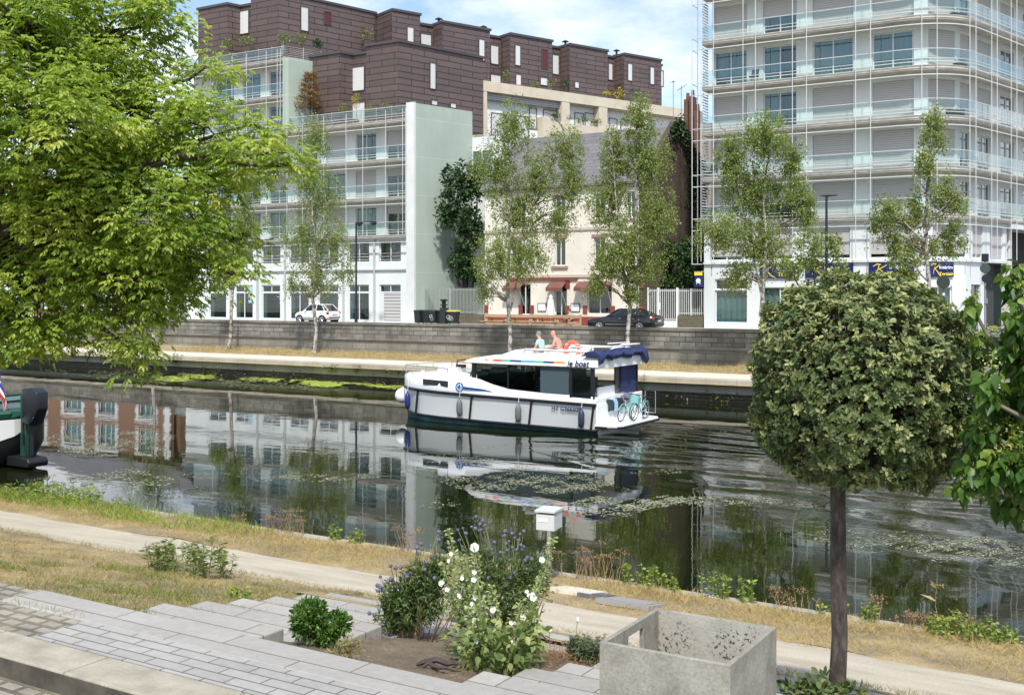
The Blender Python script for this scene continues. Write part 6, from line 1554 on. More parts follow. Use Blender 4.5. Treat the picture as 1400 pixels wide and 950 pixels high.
for bx, by, rx, ry, Y in blobs:
    k = Y/F; c = np.array(PX(bx, by, Y)); R_b = np.array((rx*k, min(rx, 95)*k, ry*k))
    j = Vector(c); fork = hubz.lerp(j, .35) + Vector((0,0,.5)); w.tube(curve(hubz if bx < 150 else hubz+Vector((0,0,.3)), j, .09, 8, .03, rr), [.085*(1-.88*i/8)+.010 for i in range(9)], 6)
    ns = max(6, int(rx*ry/95)); sub = inell(ns, c, R_b, .38, r0)
    for s in sub:
        if r0.random() < .35: w.tube(curve(j, Vector(s), .05, 4, .05, rr), [.03,.024,.018,.012,.006], 4)
        out = unit((s-c)/R_b + np.array((0,0,.35))); sr = r0.uniform(.26,.46); nr = int(r0.uniform(20,30)*(sr/.36)**1.6)
        tone = np.clip(r0.normal(.50,.20) + .0, .02, .98)
        dirs = unit(r0.normal(0,1,(nr,3)) + out*.7 + np.array((0,0,.25)))
        pos_ = s + dirs*sr*(r0.random((nr,1))**.5)*np.array((1.15,1.15,.75))
        for p_, dr in zip(pos_, dirs):
            ax = unit(dr*np.array((1,1,.3)) + np.array((0,0,-.45)) + r0.normal(0,.2,3)); sidev = unit(np.cross(ax, np.array((0,0,1.)))); l = r0.uniform(.13,.21)
            for q_, sg in ((1.0,0),(.72,1),(.72,-1),(.42,1),(.42,-1)):
                P.append(p_ + ax*l*q_*.85); D.append(ax*(.75 if sg else 1) + sidev*sg*.85 + np.array((0,0,-.28))); U.append((0,0,1)); RN.append(tone + r0.normal(0,.14))
w.build('trunk', m_bark, o, smooth=True)
P = np.array(P); print('big tree leaflets', len(P))
leaves('crown', P, np.array(D), r0.uniform(.07,.118,len(P)), m_lbig, 'slim', o, up=np.array(U), roll=.35, rnd=np.array(RN), rng=r0)
# ---------------------------------------------------------------- clipped round tree
TY = 7.5; TB = PX(1146, 400, TY); TB = Vector((TB.x, TB.y, zbank(TB.y)-.03))
o = empty('clipped_tree', TB, 0, 'round clipped lollipop tree with one straight dark trunk, beside the concrete box', 'tree')
zc = CAMZ - (524-CY)/F*TY; cc = np.array(PX(1182, 524, TY)); k = TY/F
b = MB(); q = PX(1144, 640, TY); b.tube([TB - Vector((0,0,.1)), TB, Vector((TB.x-.006,TB.y,TB.z+.22)), Vector((TB.x+.010,TB.y,TB.z+.55)), Vector((TB.x+.002,TB.y,TB.z+.95)), Vector((q.x+.006,q.y,q.z)), Vector((q.x+.03,q.y,q.z+.35)), Vector((cc[0],cc[1],zc+.2))], [.088,.067,.058,.053,.054,.049,.045,.02], 14)
b.build('trunk', m_bark, o, smooth=True)
w = MB(); r0 = np.random.default_rng(51); rr = random.Random(51)
fk = Vector((q.x+.02,q.y,q.z+.15)); P = []; D = []; U = []; RN = []
Rt = np.array((150*k, 149*k, 152*k))
d = unit(r0.normal(0,1,(8800,3)))
# bumps and hollows in the clipped surface
ph = r0.uniform(0, 6.28, 6)
bumpf = 1 + .035*np.sin(d[:,0]*7+ph[0])*np.sin(d[:,2]*6+ph[1]) + .03*np.sin(d[:,1]*9+ph[2]+d[:,2]*5) + .025*np.sin(d[:,0]*15+d[:,2]*13+ph[3])
flat = np.where(d[:,2] < -.6, np.clip(.84/np.maximum(-d[:,2],.01), .88, 1.0), 1.0)
for i in range(len(d)):
    hole = math.sin(d[i,0]*11+ph[4])*math.sin(d[i,2]*9+ph[5])*math.sin(d[i,1]*8+1)
    if hole > .34 and r0.random() < .85: continue
    rad = bumpf[i]*flat[i]*(1 - .30*r0.random()**2.2)*(1/max(1e-6, (abs(d[i,0])**2.4+abs(d[i,1])**2.4+abs(d[i,2])**2.4)**(1/2.4)))*.985
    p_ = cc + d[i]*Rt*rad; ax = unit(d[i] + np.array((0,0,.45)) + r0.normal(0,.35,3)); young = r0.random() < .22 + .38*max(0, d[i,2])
    if i % 9 == 0: w.tube(curve(fk, Vector(p_ - d[i]*.05), .03, 4, .04, rr), [.016,.011,.008,.006,.003], 4)
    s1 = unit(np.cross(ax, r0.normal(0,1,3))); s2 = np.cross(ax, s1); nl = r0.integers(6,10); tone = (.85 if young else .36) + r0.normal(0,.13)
    for j in range(nl):
        a = 2*PI*j/nl + r0.normal(0,.2); rad_ = s1*math.cos(a) + s2*math.sin(a); el = r0.uniform(.25,.95) if j % 2 else r0.uniform(-.05,.5)
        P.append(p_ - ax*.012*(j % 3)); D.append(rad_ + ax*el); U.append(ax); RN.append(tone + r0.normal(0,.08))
w.build('branches', m_bark, o)
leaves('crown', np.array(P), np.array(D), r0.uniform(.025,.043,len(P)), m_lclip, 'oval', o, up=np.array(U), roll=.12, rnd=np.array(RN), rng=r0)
# ---------------------------------------------------------------- broad leaved bush hanging in from the right edge
BY = 6.6; q = PX(1520, 400, BY); bb = Vector((q.x, q.y, zbank(q.y)))
o = empty('broad_leaved_shrub', bb, 0, 'shrub with large hanging heart shaped leaves at the right edge', 'shrub')
r0 = np.random.default_rng(61); rr = random.Random(61); P = []; D = []; RN = []; w = MB(); S_ = []; FP = []; FD = []
w.tube(curve(bb - Vector((0,0,.1)), bb + Vector((0,0,1.22)), 0, 5, .015, rr), [.07,.055,.05,.048,.045,.04], 8)
for bx, by, rx, ry in [(1392,385,24,34),(1405,440,30,40),(1385,475,26,36),(1345,470,16,26),(1330,420,10,22),(1400,540,40,50),(1365,570,34,44),(1395,630,46,44),(1348,640,40,34),(1318,668,20,14),(1384,690,30,22),(1440,520,50,120),(1460,400,40,80),(1440,640,50,60),(1350,530,20,30),(1340,590,16,30)]:
    k = BY/F; c = np.array(PX(bx, by, BY + rr.uniform(-.25,.25))); R_b = np.array((rx*k, rx*k*1.2, ry*k)); n = int(rx*ry/8)+10
    w.tube(curve(bb + Vector((0,0,1.2)), Vector(c), .12, 7, .03, rr), [.03*(1-.8*i/7)+.003 for i in range(8)], 5)
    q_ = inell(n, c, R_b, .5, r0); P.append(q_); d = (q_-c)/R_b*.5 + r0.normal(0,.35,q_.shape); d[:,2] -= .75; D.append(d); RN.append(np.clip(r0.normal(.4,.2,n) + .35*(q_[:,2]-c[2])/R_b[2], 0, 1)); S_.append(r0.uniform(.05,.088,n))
    for j in range(max(2, int(rx/9))):
        f = inell(1, c + np.array((0,0,R_b[2]*.5)), R_b*.8, .6, r0)[0]; m_ = 26; FP.append(f + r0.normal(0,.022,(m_,3))); FD.append(r0.normal(0,1,(m_,3)))
w.build('stems', m_twig, o)
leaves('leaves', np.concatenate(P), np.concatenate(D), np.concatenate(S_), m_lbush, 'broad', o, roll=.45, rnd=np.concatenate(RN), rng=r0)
leaves('buds', np.concatenate(FP), np.concatenate(FD), r0.uniform(.014,.026,sum(len(x) for x in FP)), leafmat('yellow_green_buds', (.30,.36,.07), (.42,.45,.12), (.5,.5,.2), .3), 'kite', o, rng=r0)
# ---------------------------------------------------------------- roof terrace plants
m_lpale = leafmat('pale_terrace_leaf', (.12,.16,.05), (.20,.24,.09), (.30,.32,.14), .3)
m_lor = leafmat('rust_needles', (.20,.085,.025), (.28,.13,.04), (.22,.18,.05), .25)
m_lyel = leafmat('yellow_flowers', (.45,.36,.03), (.55,.45,.05), (.30,.34,.06), .3)
m_pot = M('terracotta_pot', (.28,.12,.07), .8)
def pot_plant(px, py, t, rx, ry, zfoot, mat, label, seed, n=260, size=.16, shape='kite', pt=None):
    c = PT(px, py, t) if pt is None else pt; Yc = -SA*c.x+CA*c.y; k = Yc/F
    b_ = Vector((c.x, c.y, zfoot)); o = leafy('potted_shrub', label, b_, [(np.array(c), np.array((rx*k, .55, ry*k)))], mat, seed, n, size, shape, .03, m_twig, 'shrub', 'potted shrubs on the roof terraces', 0, 'foliage', .5, 6, .4)
    b = MB(); b.lathe((c.x,c.y,zfoot),[(.2,0),(.28,.4),(.30,.42)],10); b.build('pot', m_pot, o)
    return o
Z1, Z2 = 25.42, 19.22
for a in ((312,60,71.0,9,8,Z1,m_lpale,'small dark green potted shrub at the left end of the top terrace railing'),(338,55,71.0,16,7,Z1,m_lpale,'wide low shrub below the pale corner window of the top terrace'),(388,54,71.0,14,9,Z1,m_lpale,'yellowish bushy grass at the corner of the top terrace')): pot_plant(*a, seed=int(a[0]))
pot_plant(412,53,72.5,12,9,Z1,m_lpale,'round green shrub on the top terrace beyond the corner railing',412); pot_plant(435,60,73.0,7,7,Z1,m_ldark,'small dark shrub beside the closed grey parasol on the top terrace',435)
pot_plant(501,47,80.0,11,12,25.4,m_lpale,'slender pale green shrub at the right end of the top brown penthouse',501)
for px, py, rx, ry, lb, sd, mt in ((470,148,8,8,'low green plant at the left of the middle terrace railing',470,m_lpale),(487,137,5,12,'thin yellowish plant before the small lower windows of the terrace',487,m_lyel),(506,150,10,8,'spiky pale plant in the middle of the middle terrace',506,m_lpale),(528,148,12,8,'wide pale plant along the middle terrace railing',528,m_lpale),(549,152,7,7,'small plant at the right end of the middle terrace, by the white pillar',549,m_lpale)): pot_plant(px,py,70.7,rx,ry,Z2,mt,lb,sd,180,.13)
# rust coloured conifer
q = PT(424, 150, 70.8); o = empty('conifer', (q.x,70.8,19.22), 0, 'rust and green conifer in a tub on the terrace beside the pale end wall', 'tree')
r0 = np.random.default_rng(71); k = (-SA*q.x+CA*70.8)/F; P = []; D = []; w = MB(); w.tube([(q.x,70.8,19.2),(q.x,70.8,CAMZ+(400-98)*k)],[.07,.01],6)
for i in range(11):
    z = CAMZ + (400-148)*k + (i/11)*48*k; r = (26-19*i/11)*k*r0.uniform(.8,1.15)
    for j in range(8):
        a = r0.uniform(0,6.28); e = np.array((q.x+r*math.cos(a), 70.8+r*math.sin(a)*.7, z+.25)); w.tube([(q.x,70.8,z),tuple(e)],[.02,.006],3); s0 = np.array((q.x,70.8,z))
        f = r0.random(34)[:,None]; p_ = s0+(e-s0)*f**.6 + r0.normal(0,.09,(34,3)); P.append(p_); dd = r0.normal(0,.5,(34,3)); dd += (e-s0)/max(r,.1)*.6; D.append(dd)
w.build('trunk', m_bark, o); P = np.concatenate(P); leaves('foliage', P, np.concatenate(D), r0.uniform(.14,.24,len(P)), m_lor, 'lance', o, rng=r0)
b = MB(); b.box(q.x-.35,q.x+.35,70.45,71.15,19.2,19.6); b.build('tub', m_pot, o)
# plants on the cream terraces of the wing
for px, py, rx, ry, mt, lb in ((692,103,5,8,m_lpale,'upright green plant near the left of the cream roof parapet'),(733,117,7,5,m_lpale,'low green plant on the cream parapet below the maroon window'),(754,112,6,9,m_lpale,'bushy green plant left of the white pots on the cream parapet'),(774,116,6,6,m_ldark,'dark clipped pair of shrubs on the cream parapet'),(830,128,6,3,m_lyel,'small mound of yellow flowers on the cream parapet'),(847,129,9,8,m_lyel,'big yellow flowering bush hanging over the cream parapet'),(868,128,12,9,m_ldark,'dark grey green bush right of the yellow one on the cream parapet'),(885,133,8,8,m_lpale,'loose green plant at the right end of the cream parapet'),(760,158,7,5,m_ldark,'dark green plants on the lower cream parapet box'),(775,162,7,5,m_ldark,'trailing dark plant right of the box on the lower cream parapet'),(797,164,10,4,m_lpale,'pale trailing plants along the lower cream parapet'),(815,166,8,3,m_lpale,'low pale plants near the column on the lower cream parapet')):
    kk = kx(A0 + n2*-.35, D2, px); p2 = fr2(kk, -.35); Yc = -SA*p2[0]+CA*p2[1]; zc_ = CAMZ-(py-CY)/F*Yc
    pot_plant(px, py, 0, rx, ry, zs(22.4 if py < 140 else 19.4), mt, lb, px, 150, .17, pt=Vector((p2[0], p2[1], zc_)))
kk = kx(A0 + n2*-.5, D2, 851); p2 = fr2(kk, -.5); 
q = PT(387, 60, 72.0); o = empty('parasol', (q.x,72.0,25.4), 0, 'closed grey parasol on the top terrace against the brown cladding', 'parasol')
b = MB(); b.tube([(q.x,72,25.4),(q.x,72,27.8)],.03,6); b.build('pole', m_tube, o); b = MB(); b.lathe((q.x,72,25.4),[(.22,.7),(.20,1.2),(.12,1.9),(.03,2.3)],9); b.build('canopy', M('grey_violet_canvas', (.22,.21,.25), .9), o)
# ================================================================ grass, weeds, bed planting, floating weed
def gmat(name, a, b, c): return leafmat(name, a, b, c, .25, .7)
m_straw = gmat('straw_blades', (.40,.29,.13), (.50,.38,.18), (.30,.27,.09))
m_straw2 = gmat('straw_blades_mixed', (.24,.21,.075), (.42,.32,.14), (.16,.19,.05))
m_gr = gmat('green_blades', (.10,.15,.03), (.16,.21,.05), (.25,.28,.09))
m_gr2 = gmat('bright_weed', (.16,.24,.03), (.24,.33,.05), (.34,.40,.10))
m_rust = gmat('dry_umbels', (.22,.11,.055), (.32,.18,.09), (.38,.25,.14))
m_stem = M('dry_stem', (.26,.16,.08), .9, (.34,.24,.14), 5)
m_gst = M('green_stem', (.12,.16,.06), .8, (.18,.21,.08), 5)
def blades(name, x0, x1, t0, t1, n, size, mat, seed, dens=None, lift=0.0, lean=.5, zf=zbank, near=1.4):
    r0 = np.random.default_rng(seed); X = x0+(x1-x0)*r0.random(n*3); T = t0+(t1-t0)*r0.random(n*3)
    keep = np.ones(n*3, bool)
    # only where the camera (or a step beside it) can look
    px_ = (CA*X+SA*T)/np.maximum(-SA*X+CA*T, .1); keep &= np.abs(px_) < .62
    nz = np.sin(X*1.7+np.sin(T*2.3)*1.5)*np.sin(T*2.9+np.cos(X*.9)*1.3)+.4*np.sin(X*6.1+T*4)*np.cos(T*7.3-X*2)
    if dens: keep &= r0.random(n*3) < np.clip(dens(nz, X, T), 0, 1)
    X, T = X[keep][:n], T[keep][:n]; k = len(X)
    Z = np.array([zf(t) for t in T]) + lift
    D = r0.normal(0, lean, (k,3)); D[:,2] = np.abs(r0.normal(.75,.3,k))
    U = r0.normal(0,1,(k,3)); U[:,2] = .1
    o = leaves(name, np.stack([X,T,Z],1), D, r0.uniform(.6,1.3,k)*size, mat, 'blade', up=U, roll=.1, rng=r0)
    return tag(o, kind='stuff')
lawnz = lambda t: zbank(t)-.08
blades('dry_grass', -30, 14, 11.75, 13.6, 26000, .085, m_straw, 1, lambda n,X,T: .35+.6*n+.5*(T>12.2), -.01, .8)
blades('dry_grass', -30, 14, 12.9, 13.75, 8000, .12, m_straw, 2, lambda n,X,T: .25+.5*n, -.01, .6)
blades('grass', -30, 14, 11.9, 13.7, 2200, .07, m_gr, 3, lambda n,X,T: .8*(n > .6)+.03, -.01, .7)
blades('dry_grass', -26, -7.2, 5.5, 10.0, 26000, .075, m_straw, 4, lambda n,X,T: .45+.5*n-.5*((T<8.2)&(X>-13)), 0, .8, lawnz)
blades('dry_grass', -18, -6.9, 5.6, 9.9, 22000, .07, m_straw2, 5, lambda n,X,T: .45-.35*n+.25*(X>-10.5), 0, .85, lawnz)
blades('grass', -13, -6.9, 5.7, 9.6, 12000, .075, m_gr, 6, lambda n,X,T: .75*(n < -.15)*(X > -10.5)+.22*(X > -8.8), 0, .75, lawnz)
blades('dry_grass', -30, 14, 9.2, 9.95, 9000, .06, m_straw2, 7, lambda n,X,T: .5+.4*n, -.01, .8)
blades('dry_grass', -62, 20, 54.7, 57.9, 16000, .22, m_straw, 8, lambda n,X,T: .6+.4*n, 0, .7, lambda t: 1.19+(t-54.6)*.066)
blades('grass', -8.6, -6.9, 5.24, 5.32, 160, .06, m_straw2, 9, None, -.01, .8, lambda t: 3.0)
blades('bank_grass', -22, -9.5, 12.3, 13.75, 7000, .15, m_gr2, 12, lambda n,X,T: np.clip((-12.4-X)/2.5,0,1)*(.4+.3*n)*(T > 12.5), -.01, .5)
# ---- weed clumps: one thing each
def weed(name, label, cat, group, base, n, h, spread, mat, seed, leaf=.06, shape='lance', heads=None, headmat=None, headr=.05, per=9, lean=.25, stem=None, taper=True, headn=14, low=0.0, up=.2):
    r0 = np.random.default_rng(seed); rr = random.Random(seed); o = empty(name, base, 0, label, cat, group); P = []; D = []; w = MB(); HP = []; HD = []
    for i in range(n):
        a = rr.uniform(0, 6.28); r = spread*math.sqrt(rr.random()); f = Vector((base.x+r*math.cos(a), base.y+r*math.sin(a)*.7, base.z)); hh = h*rr.uniform(.6,1.08)
        tip = f + Vector((rr.gauss(0,lean)*hh*.6 + math.cos(a)*lean*hh*.5, rr.gauss(0,lean)*hh*.5, hh)); c = curve(f, tip, .0, 5, .03, rr); w.tube(c, [.006,.0055,.005,.004,.003,.002] if h < 1.2 else [.014,.012,.010,.008,.006,.004], 3, 0, False)
        for j in range(per):
            q = low+(1-low)*rr.random()**(1.0 if taper else .6); p = f.lerp(tip, q); ang = rr.uniform(0,6.28); P.append((p.x,p.y,p.z)); D.append((math.cos(ang), math.sin(ang), up+rr.uniform(-.3,.4)))
        if heads and rr.random() < heads:
            for j in range(headn):
                v = r0.normal(0,1,3); v[2] = abs(v[2])*.4; v = unit(v); e = np.array(tip)+v*headr*np.array((1,1,.5)); HP.append(e); HD.append(v)
            for j in range(4):
                v = r0.normal(0,1,3); v[2] = abs(v[2]); v = unit(v); w.tube([tip, tip+Vector(v)*headr*1.0], .0025, 3, 0, False)
    w.build('stems', stem or m_gst, o, fix=False)
    if P: leaves('leaves', np.array(P), np.array(D), r0.uniform(.6,1.3,len(P))*leaf, mat, shape, o, rng=r0)
    if HP: leaves('flower_heads', np.array(HP), np.array(HD), r0.uniform(.5,1.1,len(HP))*headr*.55, headmat or m_rust, 'kite', o, rng=r0)  # heads of the weeds: dried umbels, seed plumes, lavender flowers
    return o
def bank(px, py, t=13.68):
    p = PT(px, py, t); return Vector((p.x, t, 1.39))
EDGE = 'dry umbels along the canal edge'; GEDGE = 'green weeds along the canal edge'
for px, h, n, sp, lb, sd in ((403,.36,16,.20,'rusty dried umbel clump at the canal edge left of the yellow green weeds',1),(372,.28,10,.2,'low rusty umbels at the canal edge, first of the brown clumps seen from the barge',2),(562,.36,14,.2,'rusty dried umbels at the canal edge behind the violet thistles',3),(822,.42,20,.30,'largest rust brown dried umbel clump, right of the letter box',4),(784,.30,10,.25,'thin brown umbels between the letter box and the largest brown clump',5),(1090,.24,14,.32,'low pinkish dried umbels at the canal edge left of the clipped tree trunk',6),(1196,.28,6,.10,'few tall dry umbels just right of the clipped tree trunk',7),(1236,.16,7,.10,'small short dry tuft right of the clipped tree trunk',8),(1258,.16,8,.10,'small pale seedheads left of the lime green bush',9),(325,.18,8,.12,'pale curled dry grass plumes at the canal edge near the barge',10)):
    weed('dry_umbel', lb, 'weed', EDGE, bank(px, 0), n, h, sp, m_rust, 100+sd, .03, 'lance', .9, m_rust, .055, 4, .35, m_stem)
for px, h, n, sp, lb, sd in ((458,.24,9,.10,'small yellow green leafy weed between two rusty clumps',1),(487,.26,9,.12,'yellow green weed with a few seeds, left of the violet thistles',2),(868,.30,12,.2,'pale green weeds right of the largest brown umbel clump',3),(893,.30,10,.12,'leafy bright green weed at the canal edge before the sky reflection',4),(924,.22,8,.15,'low pale weeds right of the leafy bright green weed',5),(978,.32,12,.2,'yellow green upright weeds above the concrete planter',6),(1022,.36,9,.12,'tall upright green weed left of the pinkish dry umbels',7),(1136,.2,8,.2,'small green weeds at the canal edge behind the clipped tree trunk',8),(1192,.24,9,.1,'green leafy weed beneath the few tall dry umbels',9),(1352,.16,12,.15,'green weeds right of the lime green bush at the canal edge',11),(1392,.16,10,.15,'last green weeds at the canal edge by the right border',12)):
    weed('green_weed', lb, 'weed', GEDGE, bank(px, 0), n, h, sp, m_gr2, 200+sd, .055, 'kite', .3, m_gr2, .03, 13, .2)
weed('green_weed', 'lime green leafy low bush topped with dry pinkish heads at the canal edge', 'weed', GEDGE, bank(1318,0,13.55), 70, .24, .42, m_gr2, 301, .05, 'kite', .35, m_rust, .05, 16, .3)
weed('cattail', 'single tall curled reed plume near the lime green bush', 'reed', None, bank(1278,0), 1, .62, .02, m_straw, 302, .2, 'lance', 1, m_straw, .06, 3, .2, m_stem)
weed('green_weed', 'tall grassy green weeds with dry tops on the bank beside the barge', 'weed', GEDGE, bank(72,0,13.4), 120, .34, 1.1, m_gr2, 303, .11, 'lance', .4, m_straw, .05, 9, .25)
weed('green_weed', 'thin dry and green weeds on the bank right of the barge weeds', 'weed', GEDGE, bank(165,0,13.5), 26, .26, .6, m_gr, 304, .08, 'lance', .5, m_straw, .04, 6, .25)
# spiky dock plants on the lawn
p = PZ(258, 786, zbank(9.2)); weed('dock_plant', 'clump of dark green spiky dock stalks on the lawn by the path', 'weed', None, Vector((p.x,p.y,zbank(p.y)-.05)), 46, .34, .55, m_gr, 305, .085, 'lance', 0, None, 0, 22, .35, None, False)
p = PZ(328, 818, zbank(8.2)); weed('green_weed', 'small leafy green weed at the left end of the upper steps', 'weed', None, Vector((p.x,p.y,zbank(p.y)-.08)), 10, .12, .1, m_gr2, 306, .05, 'oval', 0, None, 0, 8, .4)
# far quay weeds
for px, h, n, sp, lb, sd in ((243,.75,24,.5,'tall green tufts on the far quay edge near the big leafy tree',1),(455,.55,22,.6,'dark green weeds on the far quay edge above the lime algae',2),(487,.6,6,.15,'single dark shrubby weed on the far quay edge right of the green weeds',3),(868,1.3,12,.4,'tall thin green weeds on the far quay behind the cruiser stern',5),(540,.4,14,.7,'low brownish weeds under the far quay edge near the bow of the cruiser',6)):
    p = PT(px, 0, 51.3); weed('quay_weed', lb, 'weed', 'weeds on the far quay', Vector((p.x,51.32,.55 if px != 868 else .35)), n, h, sp, m_gr, 400+sd, .16, 'lance', .2, m_rust, .08, 9, .2)
r0 = np.random.default_rng(88); X = r0.uniform(-62, 12, 2600); X = X[np.sin(X*.9)+np.sin(X*2.3+1)+r0.normal(0,.5,len(X)) > .35]; k = len(X)
P = np.stack([X, r0.uniform(51.2,51.39,k), np.abs(r0.normal(.0,.22,k))+.02],1); D = r0.normal(0,.6,(k,3)); D[:,1] -= .5
tag(leaves('quay_foot_weeds', P, D, r0.uniform(.1,.3,k), gmat('quay_foot_growth', (.09,.08,.03), (.13,.14,.04), (.22,.13,.07)), 'lance', rng=r0), kind='stuff')
# ---- floating duckweed and algae
def floats(name, bands, n, size, mat, seed, z=.006):
    r0 = np.random.default_rng(seed); P = []
    tot = sum(b[2]*b[3]*b[4] for b in bands)
    for px, py, rx, ry, dn in bands:
        m = int(n*rx*ry*dn/tot); a = r0.uniform(0,2*PI,m*2); rad = r0.random(m*2)**.6; x = px+rx*rad*np.cos(a); y = py+ry*rad*np.sin(a)+ry*.25*np.sin(x*.06)
        nz = np.sin(x*.05+y*.32)+np.sin(x*.11-y*.5+2)+.7*np.sin(x*.23+y*.9); kp = nz + r0.normal(0,.7,len(x)) > -.25
        for xx, yy in zip(x[kp][:m], y[kp][:m]):
            if yy > 505: q = PZ(xx, yy, 0); P.append((q.x, q.y, z))
    P = np.array(P); P = P[(P[:,1] < 51.25) & (P[:,1] > 13.85)]
    k = len(P); d = r0.normal(0,1,(k,3)); d[:,2] = 0; U = np.tile((0,0,1.0),(k,1))
    return tag(leaves(name, P, d, r0.uniform(.5,1.4,k)*size, mat, 'flake', up=U, roll=.03, rng=r0), kind='stuff')
m_duck = leafmat('duckweed', (.10,.11,.05), (.22,.23,.13), (.48,.48,.36), .0, .5)
m_alg = leafmat('lime_algae', (.20,.27,.03), (.30,.38,.05), (.42,.46,.10), .0, .7)
floats('duckweed', [(145,606,88,15,1.1),(90,618,50,6,.6),(200,595,40,8,.6),(165,655,75,12,.7),(230,672,60,8,.3),(300,690,40,10,.15),(440,617,55,4,.7),(450,652,70,5,.7),(400,655,60,4,.4),(300,650,60,4,.25),(350,625,40,5,.2)], 5200, .05, m_duck, 501)
floats('duckweed', [(720,660,120,13,.8),(800,668,60,6,.6),(700,640,50,6,.4),(620,628,60,7,.5),(600,690,30,8,.2),(860,688,80,9,1.0),(970,684,100,7,.8),(900,645,40,4,.4),(800,625,60,5,.4),(830,700,50,7,.4),(700,610,80,3,.3)], 6000, .045, m_duck, 502)
floats('duckweed', [(1240,742,130,13,1.0),(1330,752,80,16,1.1),(1060,690,60,5,.6),(1160,728,50,6,.6),(1380,765,50,12,.7)], 3000, .034, m_duck, 503)
floats('lime_algae', [(455,519,92,8,1.3),(250,517,45,4,.9),(520,522,50,8,.8),(380,515,60,5,.4),(300,511,60,3,.5)], 5200, .2, m_alg, 504, .012)
floats('duckweed', [(440,522,160,11,1.0),(250,515,120,9,.8),(120,508,60,6,.5)], 3000, .15, leafmat('olive_algae', (.10,.11,.04), (.16,.17,.06), (.22,.22,.10), .0, .7), 505)
# ---- the planting bed
def bedpt(px, py):
    # point on the sloping bed under a pixel
    lo, hi = 4.0, 14.0
    for _ in range(50):
        m = (lo+hi)/2; p = PX(px, py, m)
        if p.z > zbank(p.y)-.10: lo = m
        else: hi = m
    p = PX(px, py, lo); return Vector((p.x, p.y, zbank(p.y)-.10))
q = bedpt(436, 884); Yq = -SA*q.x+CA*q.y
leafy('clipped_shrub', 'small dark green glossy two lobed shrub on the left of the dry bed', q, pxblobs(Yq, [(424,842,26,24),(418,858,20,16),(462,852,20,16),(448,868,20,12)]), leafmat('glossy_leaf', (.03,.085,.012), (.07,.16,.025), (.18,.28,.05), .3, .4), 601, 2600, .042, 'slim', .012, m_bark, 'shrub', None, .2, 'foliage', .45, 16, .35)
q = bedpt(476, 905); Yq = -SA*q.x+CA*q.y
leafy('dry_shrub', 'small pale half dead shrub just right of the dark two lobed shrub', q, pxblobs(Yq, [(478,884,20,15),(462,890,14,10)]), leafmat('pale_dry_leaf', (.24,.20,.10), (.34,.30,.14), (.30,.33,.09), .3), 602, 420, .038, 'lance', .006, m_stem, 'shrub', None, .3, 'foliage', .5, 8, .3)
# globe thistles
m_thl = leafmat('thistle_leaf', (.055,.10,.03), (.11,.165,.05), (.20,.26,.10), .35)
m_globe = M('violet_globe', (.085,.08,.16), .9, (.27,.265,.38), 60, bmp=.9, bscale=220)
def thistle(label, base_px, blobs_px, heads_px, seed, n):
    q = bedpt(*base_px); Yq = -SA*q.x+CA*q.y; rr = random.Random(seed)
    o = leafy('globe_thistle', label, q, pxblobs(Yq, blobs_px), m_thl, seed, n, .055, 'lance', .008, m_stem, 'flowering shrub', 'globe thistles in the bed', .1, 'foliage', .6, 20, .35)
    w = MB(); c0 = blobs_px[0]
    for (hx_, hy) in heads_px:
        Yh = Yq + rr.uniform(-.28,.28); p = PX(hx_, hy, Yh); r = rr.uniform(.014,.021); g = MB(); g.ball(p, r, 9, 6); g.build('flower_head', m_globe, o, smooth=True)
        f = PX(c0[0]+(hx_-c0[0])*.55+rr.uniform(-8,8), min(c0[1]+10, hy+rr.uniform(60,90)), Yq+rr.uniform(-.1,.1)); w.tube(curve(f, p, .03, 4, .02, rr), .0035, 4)
    w.build('flower_stems', m_gst, o)
    w = MB()
    for i in range(26):
        a = rr.uniform(-1,1); p = q + Vector((a*.26, rr.uniform(-.15,.15), 0)); w.tube(curve(p, p+Vector((a*.12,rr.uniform(-.1,.1),rr.uniform(.2,.38))), 0, 3, .05, rr), .005, 4)
    w.build('dry_stalks', M('rust_stalk', (.16,.07,.035), .9), o)
rr = random.Random(9)
h1 = [(516,800),(523,806),(530,795),(541,776),(548,775),(553,785),(556,788),(562,784),(534,791),(540,802),(590,760),(598,736),(600,727),(577,750),(572,756),(581,778),(590,783),(583,768),(594,790),(595,767),(570,748),(505,838),(512,840)]
h1 += [(x_+rr.randint(-14,14), y_+rr.randint(-12,12)) for x_, y_ in h1[:14]]
thistle('globe thistle bush with violet balls on the left of the tall pale stalks', (565,872), [(562,832,40,30),(545,815,30,25),(590,810,28,34),(540,845,26,20),(575,790,26,24),(600,780,20,24)], h1, 611, 6500)
h2 = [(626,724),(633,722),(637,729),(628,738),(621,741),(632,747),(633,752),(656,716),(650,722),(660,712),(664,718),(655,725),(662,728),(668,748),(673,751),(664,757),(672,760),(688,756),(693,752),(696,740),(690,732),(700,729),(704,735),(708,738),(712,745),(716,747),(721,762),(727,764),(735,757),(700,748),(705,752),(684,764),(692,770),(700,765),(697,790),(712,772),(748,783),(745,797),(738,791),(730,800),(742,812),(725,785),(650,770),(642,765),(655,782),(668,790),(680,780),(706,800),(690,800)]
h2 += [(x_+rr.randint(-10,14), y_+rr.randint(-9,14)) for x_, y_ in h2[8:42]]
thistle('taller globe thistle bush with many violet balls behind the white hollyhock stalks', (690,868), [(690,800,44,40),(655,780,34,34),(720,800,30,36),(700,840,40,26),(735,780,18,24),(640,820,30,36)], h2, 612, 8000)
